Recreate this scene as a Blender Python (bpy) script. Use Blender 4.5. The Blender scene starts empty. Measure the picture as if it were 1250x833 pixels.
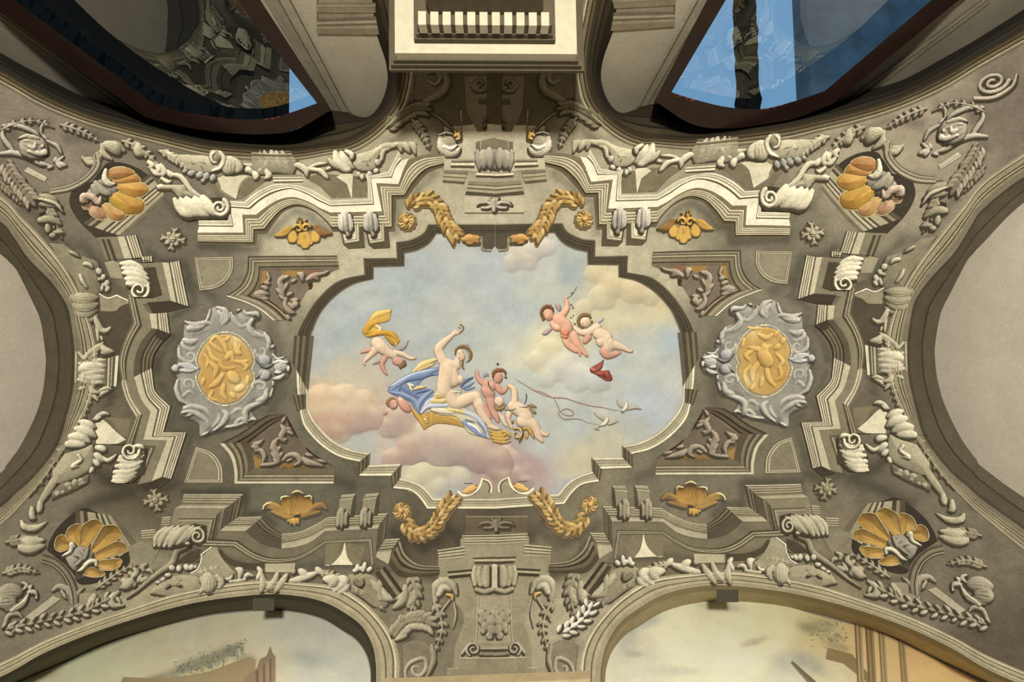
# A frescoed ceiling (painted trompe-l'oeil stucco) seen from below.
# The fresco's lights and darks are paint that the painter put there: they are pigment of low
# plaster reliefs that lie on the real vault surface, other light comes from unseen lamps. Some shade of cornice and arches is coloured in too.
import bpy, math, random
import numpy as np
from mathutils import Matrix, Vector
from mathutils.geometry import delaunay_2d_cdt

random.seed(7)
RNG = np.random.default_rng(11)
scene = bpy.context.scene
COL = scene.collection

# ------------------------------------------------------------------ camera
F = 600.0                              # focal length in pixels of the 1250 wide frame
CXI, CYI = 625.0, 416.5
ZEN = (605.0, 446.0)                   # where the zenith falls
_z = np.array([(ZEN[0]-CXI)/F, -(ZEN[1]-CYI)/F, -1.0]); _z /= np.linalg.norm(_z)
_x = np.array([1.0, 0.0157, 0.0]); _x -= _z*_x.dot(_z); _x /= np.linalg.norm(_x)
_y = np.cross(_z, _x)
ROT = np.array([_x, _y, _z])           # camera axes -> world axes
cam_data = bpy.data.cameras.new('camera')
cam = bpy.data.objects.new('camera', cam_data); COL.objects.link(cam)
cam_data.sensor_width = 36.0; cam_data.sensor_fit = 'HORIZONTAL'
cam_data.lens = 36.0*F/1250.0
cam_data.clip_start = 0.02
cam.matrix_world = Matrix([list(ROT[i])+[0.0] for i in range(3)]+[[0,0,0,1]])
scene.camera = cam

# ------------------------------------------------------------------ sky, lamps, exposure
world = bpy.data.worlds.new('evening_sky'); scene.world = world
world.use_nodes = True
bg = world.node_tree.nodes['Background']
bg.inputs[0].default_value = (0.20, 0.40, 0.64, 1); bg.inputs[1].default_value = 1.0
scene.view_settings.view_transform = 'Standard'
scene.view_settings.look = 'None'
scene.view_settings.gamma = 1.0
scene.view_settings.use_curve_mapping = False
scene.view_settings.exposure = 0.12
def lamp(name, loc, size, power, colour=(1.0, 0.985, 0.965), size_y=None):
    l = bpy.data.lights.new(name, 'AREA'); l.energy = power; l.color = colour
    l.shape = 'RECTANGLE'; l.size = size; l.size_y = size_y or size
    o = bpy.data.objects.new(name, l); COL.objects.link(o)
    o.location = loc; o.rotation_euler = (math.pi, 0, 0)      # area lights near the floor, pointing up
    return o
lamp('unseen_uplight', (0.02, -1.0, -1.2), 0.20, 330)
lamp('unseen_uplight', (-1.6, 0.6, -1.2), 0.8, 10)  # unseen fill light, added to brighten the left side
lamp('unseen_uplight', (1.6, 0.6, -1.2), 0.8, 18)  # unseen fill light, added to brighten the right side

# ------------------------------------------------------------------ geometry of the place
DX, DY, HZ, NE = 3.5, 2.1, 4.2, 3.0    # the vault: a cloister vault, |x/DX|^n+|y/DY|^n+|z/HZ|^n = 1
WX, WY = 3.15, 1.95                    # the room's wall planes
def rays(px, py):
    px = np.asarray(px, float); py = np.asarray(py, float)
    c = np.stack([(px-CXI)/F, -(py-CYI)/F, -np.ones_like(px)], -1)
    return c @ ROT.T
def vault(px, py, h=0.0):
    d = rays(px, py)
    t = (np.abs(d[..., 0]/DX)**NE+np.abs(d[..., 1]/DY)**NE+np.abs(d[..., 2]/HZ)**NE)**(-1/NE)
    p = d*t[..., None]
    n = np.stack([np.sign(p[..., 0])*np.abs(p[..., 0]/DX)**(NE-1)/DX,
                  np.sign(p[..., 1])*np.abs(p[..., 1]/DY)**(NE-1)/DY,
                  np.abs(p[..., 2]/HZ)**(NE-1)/HZ], -1)
    n /= np.linalg.norm(n, axis=-1, keepdims=True)
    dn = d/np.linalg.norm(d, axis=-1, keepdims=True)
    # the relief stands proud of the vault by h, measured along the line of sight of the tracing
    return p-dn*(np.asarray(h)[..., None] if np.ndim(h) else h)
def plane(axis, val):
    def f(px, py, h=0.0):
        d = rays(px, py)
        t = val/d[..., axis]
        p = d*t[..., None]
        p[..., axis] -= np.sign(val)*h
        return p
    f.mir = (lambda: plane(axis, -val) if axis == 0 else f)
    return f
vault.mir = lambda: vault
def tiltplane(h=0.0, a=20.0):
    """the casements are hinged below and lean into the room at the top"""
    ca, sa = math.cos(math.radians(a)), math.sin(math.radians(a))
    def f(px, py, hh=0.0):
        d = rays(px, py); c = -1.70*ca-3.2*sa+h
        return d*(c/(d[..., 1]*ca-d[..., 2]*sa))[..., None]
    f.mir = lambda: f
    return f
W_LEFT, W_FRONT, W_BACK = plane(0, -WX), plane(1, WY), plane(1, -WY)

# mirror map of the (nearly symmetric) composition, fitted to measured pairs of points
PAIRS = [(275,450,933,440),(367,283,838,275),(361,620,844,608),(490,575,723,567),(211,292,990,284),
 (190,612,1007,598),(139,237,1060,231),(110,668,1085,652),(23,833,1192,828),(128,786,1088,777),
 (256,750,955,740),(205,179,1003,160),(102,151,1103,131),(0,102,1205,78),(256,191,952,170),
 (25,338,1173,333),(25,544,1173,535),(56,443,1141,430),(0,310,1199,295),(0,578,1199,571),
 (443,315,768,312),(361,747,847,737),(453,833,737,833),(0,648,1205,640),(604,283,604,283),
 (604,610,604,610),(500,107,706,105),(361,414,849,410),(231,374,973,365),(209,585,993,572),
 (296,603,911,592),(483,295,727,293),(240,272,969,265),(604,0,604,0),(604,833,604,833),(604,446,604,446),
 (50,300,1155,290),(50,620,1152,612)]
_P = np.array(PAIRS, float)
def _basis(x, y):
    x = (np.asarray(x, float)-604)/500; y = (np.asarray(y, float)-446)/400
    return np.stack([np.ones_like(x), x, y, x*y, x*x, y*y, x*x*y, x*y*y], -1)
_MX = np.linalg.lstsq(_basis(_P[:, 0], _P[:, 1]), _P[:, 2], rcond=None)[0]
_MY = np.linalg.lstsq(_basis(_P[:, 0], _P[:, 1]), _P[:, 3], rcond=None)[0]
def _kern(x, y):
    x = np.asarray(x, float)[..., None]; y = np.asarray(y, float)[..., None]
    return np.exp(-((x-_P[:, 0])**2+(y-_P[:, 1])**2)/(2*85.0**2))
_RB = np.linalg.solve(_kern(_P[:, 0], _P[:, 1])+.12*np.eye(len(_P)),
    _P[:, 2:]-np.stack([_basis(_P[:, 0], _P[:, 1]) @ _MX, _basis(_P[:, 0], _P[:, 1]) @ _MY], 1))
def MIR(x, y):
    b = _basis(x, y); k = _kern(x, y)
    return b @ _MX+k @ _RB[:, 0], b @ _MY+k @ _RB[:, 1]

# ------------------------------------------------------------------ colour
def lin(c):
    if isinstance(c, str):
        c = c.lstrip('#'); c = [int(c[i:i+2], 16)/255 for i in (0, 2, 4)]
    c = np.asarray(c, float)
    return np.where(c <= 0.04045, c/12.92, ((np.maximum(c, 0)+0.055)/1.055)**2.4)
def vnoise(x, y, seed=0):
    r = np.random.default_rng(seed); g = r.random((64, 64))
    xi = np.floor(x).astype(int); yi = np.floor(y).astype(int)
    fx = x-xi; fy = y-yi; fx = fx*fx*(3-2*fx); fy = fy*fy*(3-2*fy)
    a = g[yi % 64, xi % 64]; b = g[yi % 64, (xi+1) % 64]; c = g[(yi+1) % 64, xi % 64]; d = g[(yi+1) % 64, (xi+1) % 64]
    return (a*(1-fx)+b*fx)*(1-fy)+(c*(1-fx)+d*fx)*fy
def fbm(x, y, s, seed=0, o=4):
    v = 0; a = .5; t = 0
    for k in range(o):
        v = v+a*vnoise(x/s*2**k+17*k, y/s*2**k+5*k, seed+k); t += a; a *= .55
    return v/t-.5

def paint_material(name, rough=0.85, amount=0.15, scale=9.0, bump=0.12, spec=0.2):
    m = bpy.data.materials.new(name); m.use_nodes = True
    nt = m.node_tree; N = nt.nodes; L = nt.links
    b = N['Principled BSDF']; b.inputs['Roughness'].default_value = rough
    b.inputs['Specular IOR Level'].default_value = spec
    at = N.new('ShaderNodeAttribute'); at.attribute_name = 'Col'
    geo = N.new('ShaderNodeNewGeometry')
    n1 = N.new('ShaderNodeTexNoise'); n1.inputs['Scale'].default_value = scale; n1.inputs['Detail'].default_value = 8; n1.inputs['Roughness'].default_value = .65
    n2 = N.new('ShaderNodeTexNoise'); n2.inputs['Scale'].default_value = 95; n2.inputs['Detail'].default_value = 3
    L.new(geo.outputs['Position'], n1.inputs['Vector']); L.new(geo.outputs['Position'], n2.inputs['Vector'])
    r1 = N.new('ShaderNodeMapRange'); r1.inputs[1].default_value = .3; r1.inputs[2].default_value = .7
    r1.inputs[3].default_value = 1-amount; r1.inputs[4].default_value = 1+amount
    r2 = N.new('ShaderNodeMapRange'); r2.inputs[1].default_value = .3; r2.inputs[2].default_value = .7
    r2.inputs[3].default_value = 1-amount*.7; r2.inputs[4].default_value = 1+amount*.7
    L.new(n1.outputs[0], r1.inputs[0]); L.new(n2.outputs[0], r2.inputs[0])
    mu = N.new('ShaderNodeMath'); mu.operation = 'MULTIPLY'; L.new(r1.outputs[0], mu.inputs[0]); L.new(r2.outputs[0], mu.inputs[1])
    n3 = N.new('ShaderNodeTexNoise'); n3.inputs['Scale'].default_value = 32; n3.inputs['Detail'].default_value = 6; n3.inputs['Roughness'].default_value = .7
    n3.inputs['Distortion'].default_value = 1.2
    L.new(geo.outputs['Position'], n3.inputs['Vector'])
    r3 = N.new('ShaderNodeMapRange'); r3.inputs[1].default_value = .3; r3.inputs[2].default_value = .7
    r3.inputs[3].default_value = 1-amount*.9; r3.inputs[4].default_value = 1+amount*.9
    L.new(n3.outputs[0], r3.inputs[0])
    mu2 = N.new('ShaderNodeMath'); mu2.operation = 'MULTIPLY'; L.new(mu.outputs[0], mu2.inputs[0]); L.new(r3.outputs[0], mu2.inputs[1]); mu = mu2
    vm = N.new('ShaderNodeVectorMath'); vm.operation = 'SCALE'
    L.new(at.outputs['Color'], vm.inputs[0]); L.new(mu.outputs[0], vm.inputs['Scale'])
    L.new(vm.outputs[0], b.inputs['Base Color'])
    bp = N.new('ShaderNodeBump'); bp.inputs['Strength'].default_value = bump; bp.inputs['Distance'].default_value = .004
    L.new(n2.outputs[0], bp.inputs['Height']); L.new(bp.outputs[0], b.inputs['Normal'])
    return m
FRESCO = paint_material('fresco_plaster')
GILT = paint_material('gilded_fresco', rough=.6, amount=.08, scale=14, spec=.3)
SKYM = paint_material('fresco_sky', amount=.05, scale=6)
PLASTER = paint_material('wall_plaster', amount=.08, scale=4, bump=.25)
STUCCO = paint_material('white_painted_moulding', rough=.55, amount=.05, spec=.4)
def plain(name, colour, rough=.4, spec=.5, scale=20, amt=.2):
    m = bpy.data.materials.new(name); m.use_nodes = True; N = m.node_tree.nodes; L = m.node_tree.links
    b = N['Principled BSDF']; b.inputs['Roughness'].default_value = rough; b.inputs['Specular IOR Level'].default_value = spec
    n = N.new('ShaderNodeTexNoise'); n.inputs['Scale'].default_value = scale; n.inputs['Detail'].default_value = 5
    g = N.new('ShaderNodeNewGeometry'); L.new(g.outputs['Position'], n.inputs['Vector'])
    c = N.new('ShaderNodeValToRGB'); a = lin(colour)
    c.color_ramp.elements[0].position = .3; c.color_ramp.elements[1].position = .7
    c.color_ramp.elements[0].color = (*(a*(1-amt)), 1); c.color_ramp.elements[1].color = (*(a*(1+amt)), 1)
    L.new(n.outputs[0], c.inputs[0]); L.new(c.outputs[0], b.inputs['Base Color'])
    return m
BEAD = plain('red_mahogany_bead', '#6b3323', .3, .5, 12)
WOOD = plain('mahogany_window_wood', '#1e100b', .35, .5, 12)

# ------------------------------------------------------------------ meshes
# A Part keeps its vertices in traced coordinates (x, y, height in metres, projection) so that the
# matching piece of the other half of the symmetric ceiling can be built from the same trace.
class Part:
    def __init__(s, name, mat=None, label=None, kind=None):
        s.name, s.mat, s.label, s.kind = name, mat or FRESCO, label, kind
        s.P, s.Q, s.C, s.n = [], [], [], 0            # (xy, h, proj) blocks, faces, colours
        s.subs = []
    def add(s, xy, h, faces, col, proj=vault):
        xy = np.asarray(xy, float).reshape(-1, 2); n = len(xy)
        h = np.broadcast_to(np.asarray(h, float), (n,)); col = np.broadcast_to(np.asarray(col, float), (n, 3))
        s.P.append((xy, h, proj)); s.C.append(col)
        f = np.asarray(faces, int)
        if f.shape[1] == 3: f = np.concatenate([f, -np.ones((len(f), 1), int)], 1)
        f = np.where(f >= 0, f+s.n, -1)
        s.Q.append(f); s.n += n
        return s
    def sub(s, p): s.subs.append(p); return p
    def world(s, mirror):
        out = []
        for xy, h, proj in s.P:
            if callable(proj):
                x, y = xy[:, 0], xy[:, 1]
                pr = proj
                if mirror: x, y = MIR(x, y); pr = proj.mir()
                out.append(pr(x, y, h))
            else:                                      # two edges: proj = (projA, projB, t)
                pa, pb, t, ab = proj
                xa, ya, xb, yb = ab[:, 0], ab[:, 1], ab[:, 2], ab[:, 3]
                if mirror: xa, ya = MIR(xa, ya); xb, yb = MIR(xb, yb); pa = pa.mir(); pb = pb.mir()
                out.append(pa(xa, ya, h)*(1-t)[:, None]+pb(xb, yb, h)*t[:, None])
        return np.concatenate(out)
def build_mesh(name, V, Fq, C, mat, smooth=True):
    me = bpy.data.meshes.new(name)
    Fq = np.asarray(Fq); tri = Fq[:, 3] < 0
    tot = np.where(tri, 3, 4); loops = Fq[Fq >= 0]
    me.vertices.add(len(V)); me.vertices.foreach_set('co', np.ascontiguousarray(V, np.float32).ravel())
    me.loops.add(len(loops)); me.loops.foreach_set('vertex_index', loops.astype(np.int32))
    me.polygons.add(len(Fq))
    st = np.concatenate([[0], np.cumsum(tot)[:-1]])
    me.polygons.foreach_set('loop_start', st.astype(np.int32))
    me.polygons.foreach_set('loop_total', tot.astype(np.int32))
    if smooth: me.polygons.foreach_set('use_smooth', np.ones(len(Fq), bool))
    me.update(calc_edges=True)
    ca = me.color_attributes.new('Col', 'FLOAT_COLOR', 'POINT')
    cc = np.ones((len(V), 4), np.float32); cc[:, :3] = np.clip(C, 0, 1)
    ca.data.foreach_set('color', cc.ravel())
    me.materials.append(mat)
    return me
def make(part, parent, mirror=False, origin=None):
    V = part.world(mirror); Fq = np.concatenate(part.Q); C = np.concatenate(part.C)
    # orient faces towards the room
    if len(Fq):
        a, b, c = V[Fq[:, 0]], V[Fq[:, 1]], V[Fq[:, 2]]
        nn = np.cross(b-a, c-a); flip = (nn*a).sum(1) > 0
        f4 = flip & (Fq[:, 3] >= 0); f3 = flip & (Fq[:, 3] < 0)
        Fq = Fq.copy()
        Fq[f4] = Fq[f4][:, ::-1]
        t = Fq[f3]; t[:, [0, 2]] = t[:, [2, 0]]; Fq[f3] = t
    o0 = V.mean(0) if origin is None else origin
    me = build_mesh(part.name, V-o0, Fq, C, part.mat)
    o = bpy.data.objects.new(part.name, me); COL.objects.link(o)
    if parent is not None:
        o.parent = parent; o.location = Vector(o0)-parent['_o'] if False else Vector(o0-np.array(parent['org']))
    else: o.location = Vector(o0)
    o['org'] = [float(v) for v in o0]
    if part.label: o['label'] = part.label
    if part.kind: o['kind'] = part.kind
    for sp in part.subs: make(sp, o, mirror)
    return o
ALL = []
def pieces(p):
    """a relief whose strokes do not touch becomes one part for each separate piece"""
    if not getattr(p, 'split', False) or p.subs: return [p]
    xy, h, proj = p.P[0]; f = p.Q[0]; C = p.C[0]; n = len(xy)
    lab = np.arange(n)
    for _ in range(400):
        old = lab.copy(); m = lab[f].min(1)
        for k in range(4): np.minimum.at(lab, f[:, k], m)
        lab = lab[lab]
        if (lab == old).all(): break
    ids, inv, cnt = np.unique(lab, return_inverse=True, return_counts=True)
    inv = inv.ravel()
    big = [i for i in np.argsort(-cnt) if cnt[i] >= max(40, .04*n)]
    if len(big) < 2 or len(big) > 24: return [p]
    own = np.full(len(ids), big[0]); own[big] = big
    out = []
    for b in big:
        vm = own[inv] == b; rem = np.cumsum(vm)-1; fm = vm[f[:, 0]]
        q = Part(p.name, p.mat, p.label, p.kind); q.add(xy[vm], np.asarray(h)[vm], rem[f[fm]], C[vm], proj); out.append(q)
    return out
def put(parts, name, label=None, cat=None, group=None, mirror=False, kind=None):
    """one thing: a single mesh, or an Empty that parents its parts"""
    if isinstance(parts, Part): parts = [parts]
    parts = [q for p in parts for q in pieces(p)]
    if len(parts) == 1 and not parts[0].subs:
        parts[0].name = name; o = make(parts[0], None, mirror)
    else:
        c = np.concatenate([p.world(mirror) for p in parts if p.P]).mean(0)
        o = bpy.data.objects.new(name, None); COL.objects.link(o); o.location = Vector(c); o.empty_display_size = .05
        o['org'] = [float(v) for v in c]
        for p in parts: make(p, o, mirror)
    if label: o['label'] = label
    if cat: o['category'] = cat
    if group: o['group'] = group
    if kind: o['kind'] = kind
    ALL.append(o)
    return o
def both(parts, name, ll, lr, cat=None, group=None, kind=None):
    return put(parts, name, ll, cat, group, False, kind), put(parts, name, lr, cat, group, True, kind)

# ------------------------------------------------------------------ tracing helpers
def tile(x0, y0, w):
    s = 1250.0/w
    return lambda x, y: (x0+x/s, y0+y/s)
ID = lambda x, y: (x, y)
def pts(s, t=ID):
    """'x,y x,y ~x,y' -> control points; ~ marks points the curve runs smoothly through"""
    P, S = [], []
    for w in s.split():
        sm = w[0] == '~'; w = w.lstrip('~'); v = [float(q) for q in w.split(',')]
        x, y = t(v[0], v[1]); P.append([x, y]+v[2:]); S.append(sm)
    return P, S
def dens(P, S, step=6.0, ref=None):
    """dense polyline from control points. returns array and parameter list (seg, t)"""
    P = np.array(P, float); out = []; par = []
    n = len(P)
    for i in range(n-1):
        a, b = P[i], P[i+1]
        sm = S[i] or S[i+1]
        L = math.hypot(*(b-a)[:2]) if ref is None else ref[i]
        k = max(1, int(math.ceil(L/step))); k = max(k, 4) if sm else k
        p0 = P[i-1] if (i > 0 and S[i]) else a-(b-a)
        p3 = P[i+2] if (i+2 < n and S[i+1]) else b+(b-a)
        for j in range(k):
            t = j/k
            if sm:
                q = .5*((2*a)+(-p0+b)*t+(2*p0-5*a+4*b-p3)*t*t+(-p0+3*a-3*b+p3)*t**3)
            else: q = a+(b-a)*t
            out.append(q); par.append(i+t)
    out.append(P[-1]); par.append(n-1)
    return np.array(out), par
def curve(s, t=ID, step=4.0):
    P, S = pts(s, t); return dens(P, S, step)[0]
TONE = [1.0]                          # tone of a fresco zone; also paints in the cornice's cast shadow
def loft(part, A, B, bands, h0=.004, pa=vault, pb=None, step=6.0, sub=3, t=ID, hb=None):
    """surface between two traced edges, divided in painted fillets. bands: [(end_fraction, colour, height)]"""
    pb = pb or pa
    P1, S1 = pts(A, t) if isinstance(A, str) else A
    P2, S2 = pts(B, t) if isinstance(B, str) else B
    assert len(P1) == len(P2), (len(P1), len(P2), A)
    S = [a or b for a, b in zip(S1, S2)]
    ref = [max(math.dist(P1[i][:2], P1[i+1][:2]), math.dist(P2[i][:2], P2[i+1][:2])) for i in range(len(P1)-1)]
    a = dens(P1, S, step, ref)[0]; b = dens(P2, S, step, ref)[0]
    n = len(a); f0 = 0.0; hprev = 0
    for band in bands:
        f1, c = band[0], lin(band[1]); hh = band[2] if len(band) > 2 else 0.0
        wid = np.linalg.norm(b-a, axis=1).max()*(f1-f0)
        k = max(1, int(math.ceil(wid/8.0)))
        fr = np.linspace(f0, f1, k+1)
        xy = np.concatenate([a*(1-f)+b*f for f in fr])
        T = np.concatenate([np.full(n, f) for f in fr])
        ab = np.concatenate([np.concatenate([a, b], 1) for f in fr])
        faces = []
        for r in range(k):
            i = np.arange(n-1)+r*n
            faces.append(np.stack([i, i+1, i+1+n, i+n], 1))
        tone = 1+.10*fbm(xy[:, 0], xy[:, 1], 9.0, 3)
        cols = c[None, :]*tone[:, None]*TONE[0]
        proj = pa if pa is pb else (pa, pb, T, ab)
        part.add(xy, h0+hh, np.concatenate(faces), cols, proj)
        f0 = f1
    return part
def inside(poly, x, y):
    poly = np.asarray(poly); r = np.zeros(np.shape(x), bool); n = len(poly)
    for i in range(n):
        x1, y1 = poly[i][:2]; x2, y2 = poly[(i+1) % n][:2]
        if y1 == y2: continue
        c = ((y1 > y) != (y2 > y)) & (x < (x2-x1)*(y-y1)/(y2-y1)+x1)
        r ^= c
    return r
def poly(part, P, col, h=.003, proj=vault, spacing=7.0, holes=(), t=ID, noise=.10):
    """flat painted field with the exact traced outline"""
    if isinstance(P, str): P = curve(P, t, 5.0)
    P = np.asarray(P)[:, :2]
    if np.allclose(P[0], P[-1]): P = P[:-1]
    loops = [P]+[np.asarray(q)[:, :2] for q in holes]
    V = []; E = []
    for lp in loops:
        k = len(V); n = len(lp)
        V += [Vector((float(a), float(b))) for a, b in lp]
        E += [(k+i, k+(i+1) % n) for i in range(n)]
    x0, y0 = P.min(0); x1, y1 = P.max(0)
    gx, gy = np.meshgrid(np.arange(x0+spacing/2, x1, spacing), np.arange(y0+spacing/2, y1, spacing))
    m = inside(P, gx, gy)
    for q in loops[1:]: m &= ~inside(q, gx, gy)
    V += [Vector((float(a), float(b))) for a, b in zip(gx[m], gy[m])]
    r = delaunay_2d_cdt(V, E, [], 0, 1e-4)
    v = np.array([[p.x, p.y] for p in r[0]]); f = np.array([q for q in r[2] if len(q) == 3])
    c = v[f].mean(1); ok = inside(P, c[:, 0], c[:, 1])
    for q in loops[1:]: ok &= ~inside(q, c[:, 0], c[:, 1])
    f = f[ok]
    if isinstance(col, (str, tuple, list)) : cc = TONE[0]*lin(col)[None, :]*(1+noise*fbm(v[:, 0], v[:, 1], 14., 8))[:, None]
    elif callable(col): cc = col(v[:, 0], v[:, 1])
    part.add(v, h, f, cc, proj)
    return part

# ------------------------------------------------------------------ the painter: modelled ornament
class Relief:
    """raster height field built of tapered strokes; turned into one mesh per part"""
    def __init__(s, x0, y0, x1, y1, res=1.0, t=ID, light=(-.45, -.65, .62), sc=1.0, proj=vault):
        a = t(x0, y0); b = t(x1, y1)
        s.x0, s.y0 = a; s.res = res; s.t = t
        s.nx = int((b[0]-a[0])/res)+2; s.ny = int((b[1]-a[1])/res)+2
        s.X, s.Y = np.meshgrid(s.x0+np.arange(s.nx)*res, s.y0+np.arange(s.ny)*res)
        s.H = np.full((s.ny, s.nx), -1e3); s.C = np.zeros((s.ny, s.nx, 3)); s.K = np.ones((s.ny, s.nx))
        s.L = np.array(light)/np.linalg.norm(light); s.cur = '#cfc6a8'; s.proj = proj
        s.scale = (b[0]-a[0])/max(1e-6, (x1-x0))       # px per traced unit, for radii
        s.fat = 1.48; s.vein = .42; s.taper = True
    def _win(s, x0, y0, x1, y1):
        i0 = max(0, int((x0-s.x0)/s.res)); i1 = min(s.nx, int((x1-s.x0)/s.res)+2)
        j0 = max(0, int((y0-s.y0)/s.res)); j1 = min(s.ny, int((y1-s.y0)/s.res)+2)
        return (slice(j0, j1), slice(i0, i1)) if i1 > i0 and j1 > j0 else None
    def _merge(s, w, h, m, col, smooth):
        H = s.H[w]; C = s.C[w]
        if smooth > 0:
            e = np.isfinite(H) & (H > -100)
            k = smooth; d = np.where(e, h-H, 99.)
            q = np.clip(.5+.5*d/k, 0, 1)
            hn = np.where(e, H*(1-q)+h*q+k*q*(1-q), h)
            Hn = np.where(m, hn, H); 
            C[m] = C[m]*(1-q[m][:, None])+col*q[m][:, None]
            s.H[w] = Hn; s.C[w] = C
        else:
            mm = m & (h > H)
            H[mm] = h[mm]; C[mm] = col; s.H[w] = H; s.C[w] = C
    def line(s, P, col=None, hk=.8, base=0.0, smooth=0.0, sq=.5):
        """P rows: x, y, radius (frame px)"""
        col = lin(s.cur if col is None else col) if col is None or isinstance(col, str) else np.asarray(col)
        P = np.asarray(P, float)
        for i in range(len(P)-1):
            ax, ay, ar = P[i][:3]; bx, by, br = P[i+1][:3]
            R = max(ar, br)
            w = s._win(min(ax, bx)-R, min(ay, by)-R, max(ax, bx)+R, max(ay, by)+R)
            if w is None: continue
            X = s.X[w]; Y = s.Y[w]
            dx, dy = bx-ax, by-ay; L2 = dx*dx+dy*dy+1e-9
            u = np.clip(((X-ax)*dx+(Y-ay)*dy)/L2, 0, 1)
            d = np.hypot(X-ax-u*dx, Y-ay-u*dy); r = ar+(br-ar)*u
            q = d/np.maximum(r, .05); m = q < 1
            if not m.any(): continue
            h = base+hk*r*np.power(np.clip(1-q*q, 0, 1), sq)
            if s.vein and R > 1.9:
                sg = ((X-ax)*dy-(Y-ay)*dx)/math.sqrt(L2)/np.maximum(r, .05)
                h = h-s.vein*hk*np.minimum(r, 4.)*(.5-.5*np.cos(2*math.pi*(1.5 if R < 4.5 else 2.5)*sg+.0))*(1-q*q)
            s._merge(w, h, m, col, smooth)
    def st(s, txt, col=None, hk=.8, base=0.0, smooth=0.0, sq=.5):
        """strokes from text 'x,y,r ...' in traced units, always smooth; ';' separates strokes"""
        for one in txt.split(';'):
            one = one.strip()
            if not one: continue
            P, S = pts(one, s.t)
            P = [[p[0], p[1], p[2]*s.scale*s.fat] for p in P]
            if len(P) == 1: P = P+[[P[0][0]+.1, P[0][1], P[0][2]]]
            q = dens(P, [True]*len(P), 4.0)[0]
            if s.taper and len(q) > 3 and len(P) > 1:
                u = np.linspace(0, 1, len(q)); q[:, 2] *= (1-.62*u**5)*(1-.30*(1-u)**5)
            s.line(q, col, hk, base, smooth, sq)
        return s
    def spiral(s, cx, cy, r0, r1, a0, turns, w0, w1, col=None, hk=.9, base=1.0, yk=1.0, ang=0):
        """from radius r0 (outer) to r1, starting angle a0 degrees (x right, y down), traced units"""
        n = int(abs(turns)*18)+4; P = []
        for i in range(n+1):
            u = i/n; a = math.radians(a0)+u*turns*2*math.pi; r = r0+(r1-r0)*u
            ex, ey = r*math.cos(a), r*math.sin(a)*yk
            c, q = math.cos(math.radians(ang)), math.sin(math.radians(ang))
            x, y = s.t(cx+ex*c-ey*q, cy+ex*q+ey*c)
            P.append([x, y, (w0+(w1-w0)*u)*s.scale])
        s.line(P, col, hk, base); return s
    def plate(s, P, h=1.0, bev=1.5, col=None, t=None, step=5.0):
        """flat field with bevelled edge"""
        col = lin(col or s.cur)
        if isinstance(P, str): P = curve(P, s.t, step)
        P = np.asarray(P)[:, :2]
        w = s._win(P[:, 0].min(), P[:, 1].min(), P[:, 0].max(), P[:, 1].max())
        if w is None: return s
        X = s.X[w]; Y = s.Y[w]; m = inside(P, X, Y)
        D = np.full(X.shape, 99.)
        n = len(P)
        if bev > 0:
            for i in range(n):
                ax, ay = P[i]; bx, by = P[(i+1) % n]; dx, dy = bx-ax, by-ay; L2 = dx*dx+dy*dy
                if L2 < 1e-9: continue
                u = np.clip(((X-ax)*dx+(Y-ay)*dy)/L2, 0, 1)
                D = np.minimum(D, np.hypot(X-ax-u*dx, Y-ay-u*dy))
            hh = h*np.clip(D/bev, 0, 1)**.6
        else: hh = np.full(X.shape, h)
        s._merge(w, hh, m, col, 0); return s
    def dab(s, x, y, r, col, a=.8, rx=None, ang=0):
        """colour touch, traced units"""
        X0, Y0 = s.t(x, y); r = r*s.scale; rx = (rx*s.scale if rx else r)
        c, q = math.cos(math.radians(ang)), math.sin(math.radians(ang))
        dx = s.X-X0; dy = s.Y-Y0
        u = (dx*c+dy*q)/rx; v = (-dx*q+dy*c)/r
        g = np.exp(-(u*u+v*v))*a
        s.C = s.C*(1-g[..., None])+lin(col)*g[..., None]; return s
    def ink(s, txt, col, a=.8):
        """thin painted line on what is there"""
        for one in txt.split(';'):
            P, S = pts(one.strip(), s.t)
            q = dens([[p[0], p[1], p[2]*s.scale] for p in P], [True]*len(P), 3.0)[0]
            for i in range(len(q)-1):
                ax, ay, ar = q[i]; bx, by, br = q[i+1]; R = max(ar, br)+1
                w = s._win(min(ax, bx)-R, min(ay, by)-R, max(ax, bx)+R, max(ay, by)+R)
                if w is None: continue
                X = s.X[w]; Y = s.Y[w]; dx, dy = bx-ax, by-ay; L2 = dx*dx+dy*dy+1e-9
                u = np.clip(((X-ax)*dx+(Y-ay)*dy)/L2, 0, 1)
                d = np.hypot(X-ax-u*dx, Y-ay-u*dy)
                g = np.clip(1.2-d/ar, 0, 1)*a
                s.C[w] = s.C[w]*(1-g[..., None])+lin(col)*g[..., None]
        return s
    def leaf(s, x, y, ang, L, W, bend=0.0, col=None, base=0.0, hk=.8, rib=True):
        """one pointed leaf"""
        P = []; a = math.radians(ang); cx, cy = x, y
        n = 6
        for i in range(n+1):
            u = i/n
            w = W*math.sin(math.pi*min(1, u*.92+.08))**.8
            X, Y = s.t(cx, cy); P.append([X, Y, max(.3, w*s.scale)])
            cx += L/n*math.cos(a); cy += L/n*math.sin(a); a += math.radians(bend)/n
        s.line(P, col, hk, base)
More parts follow.
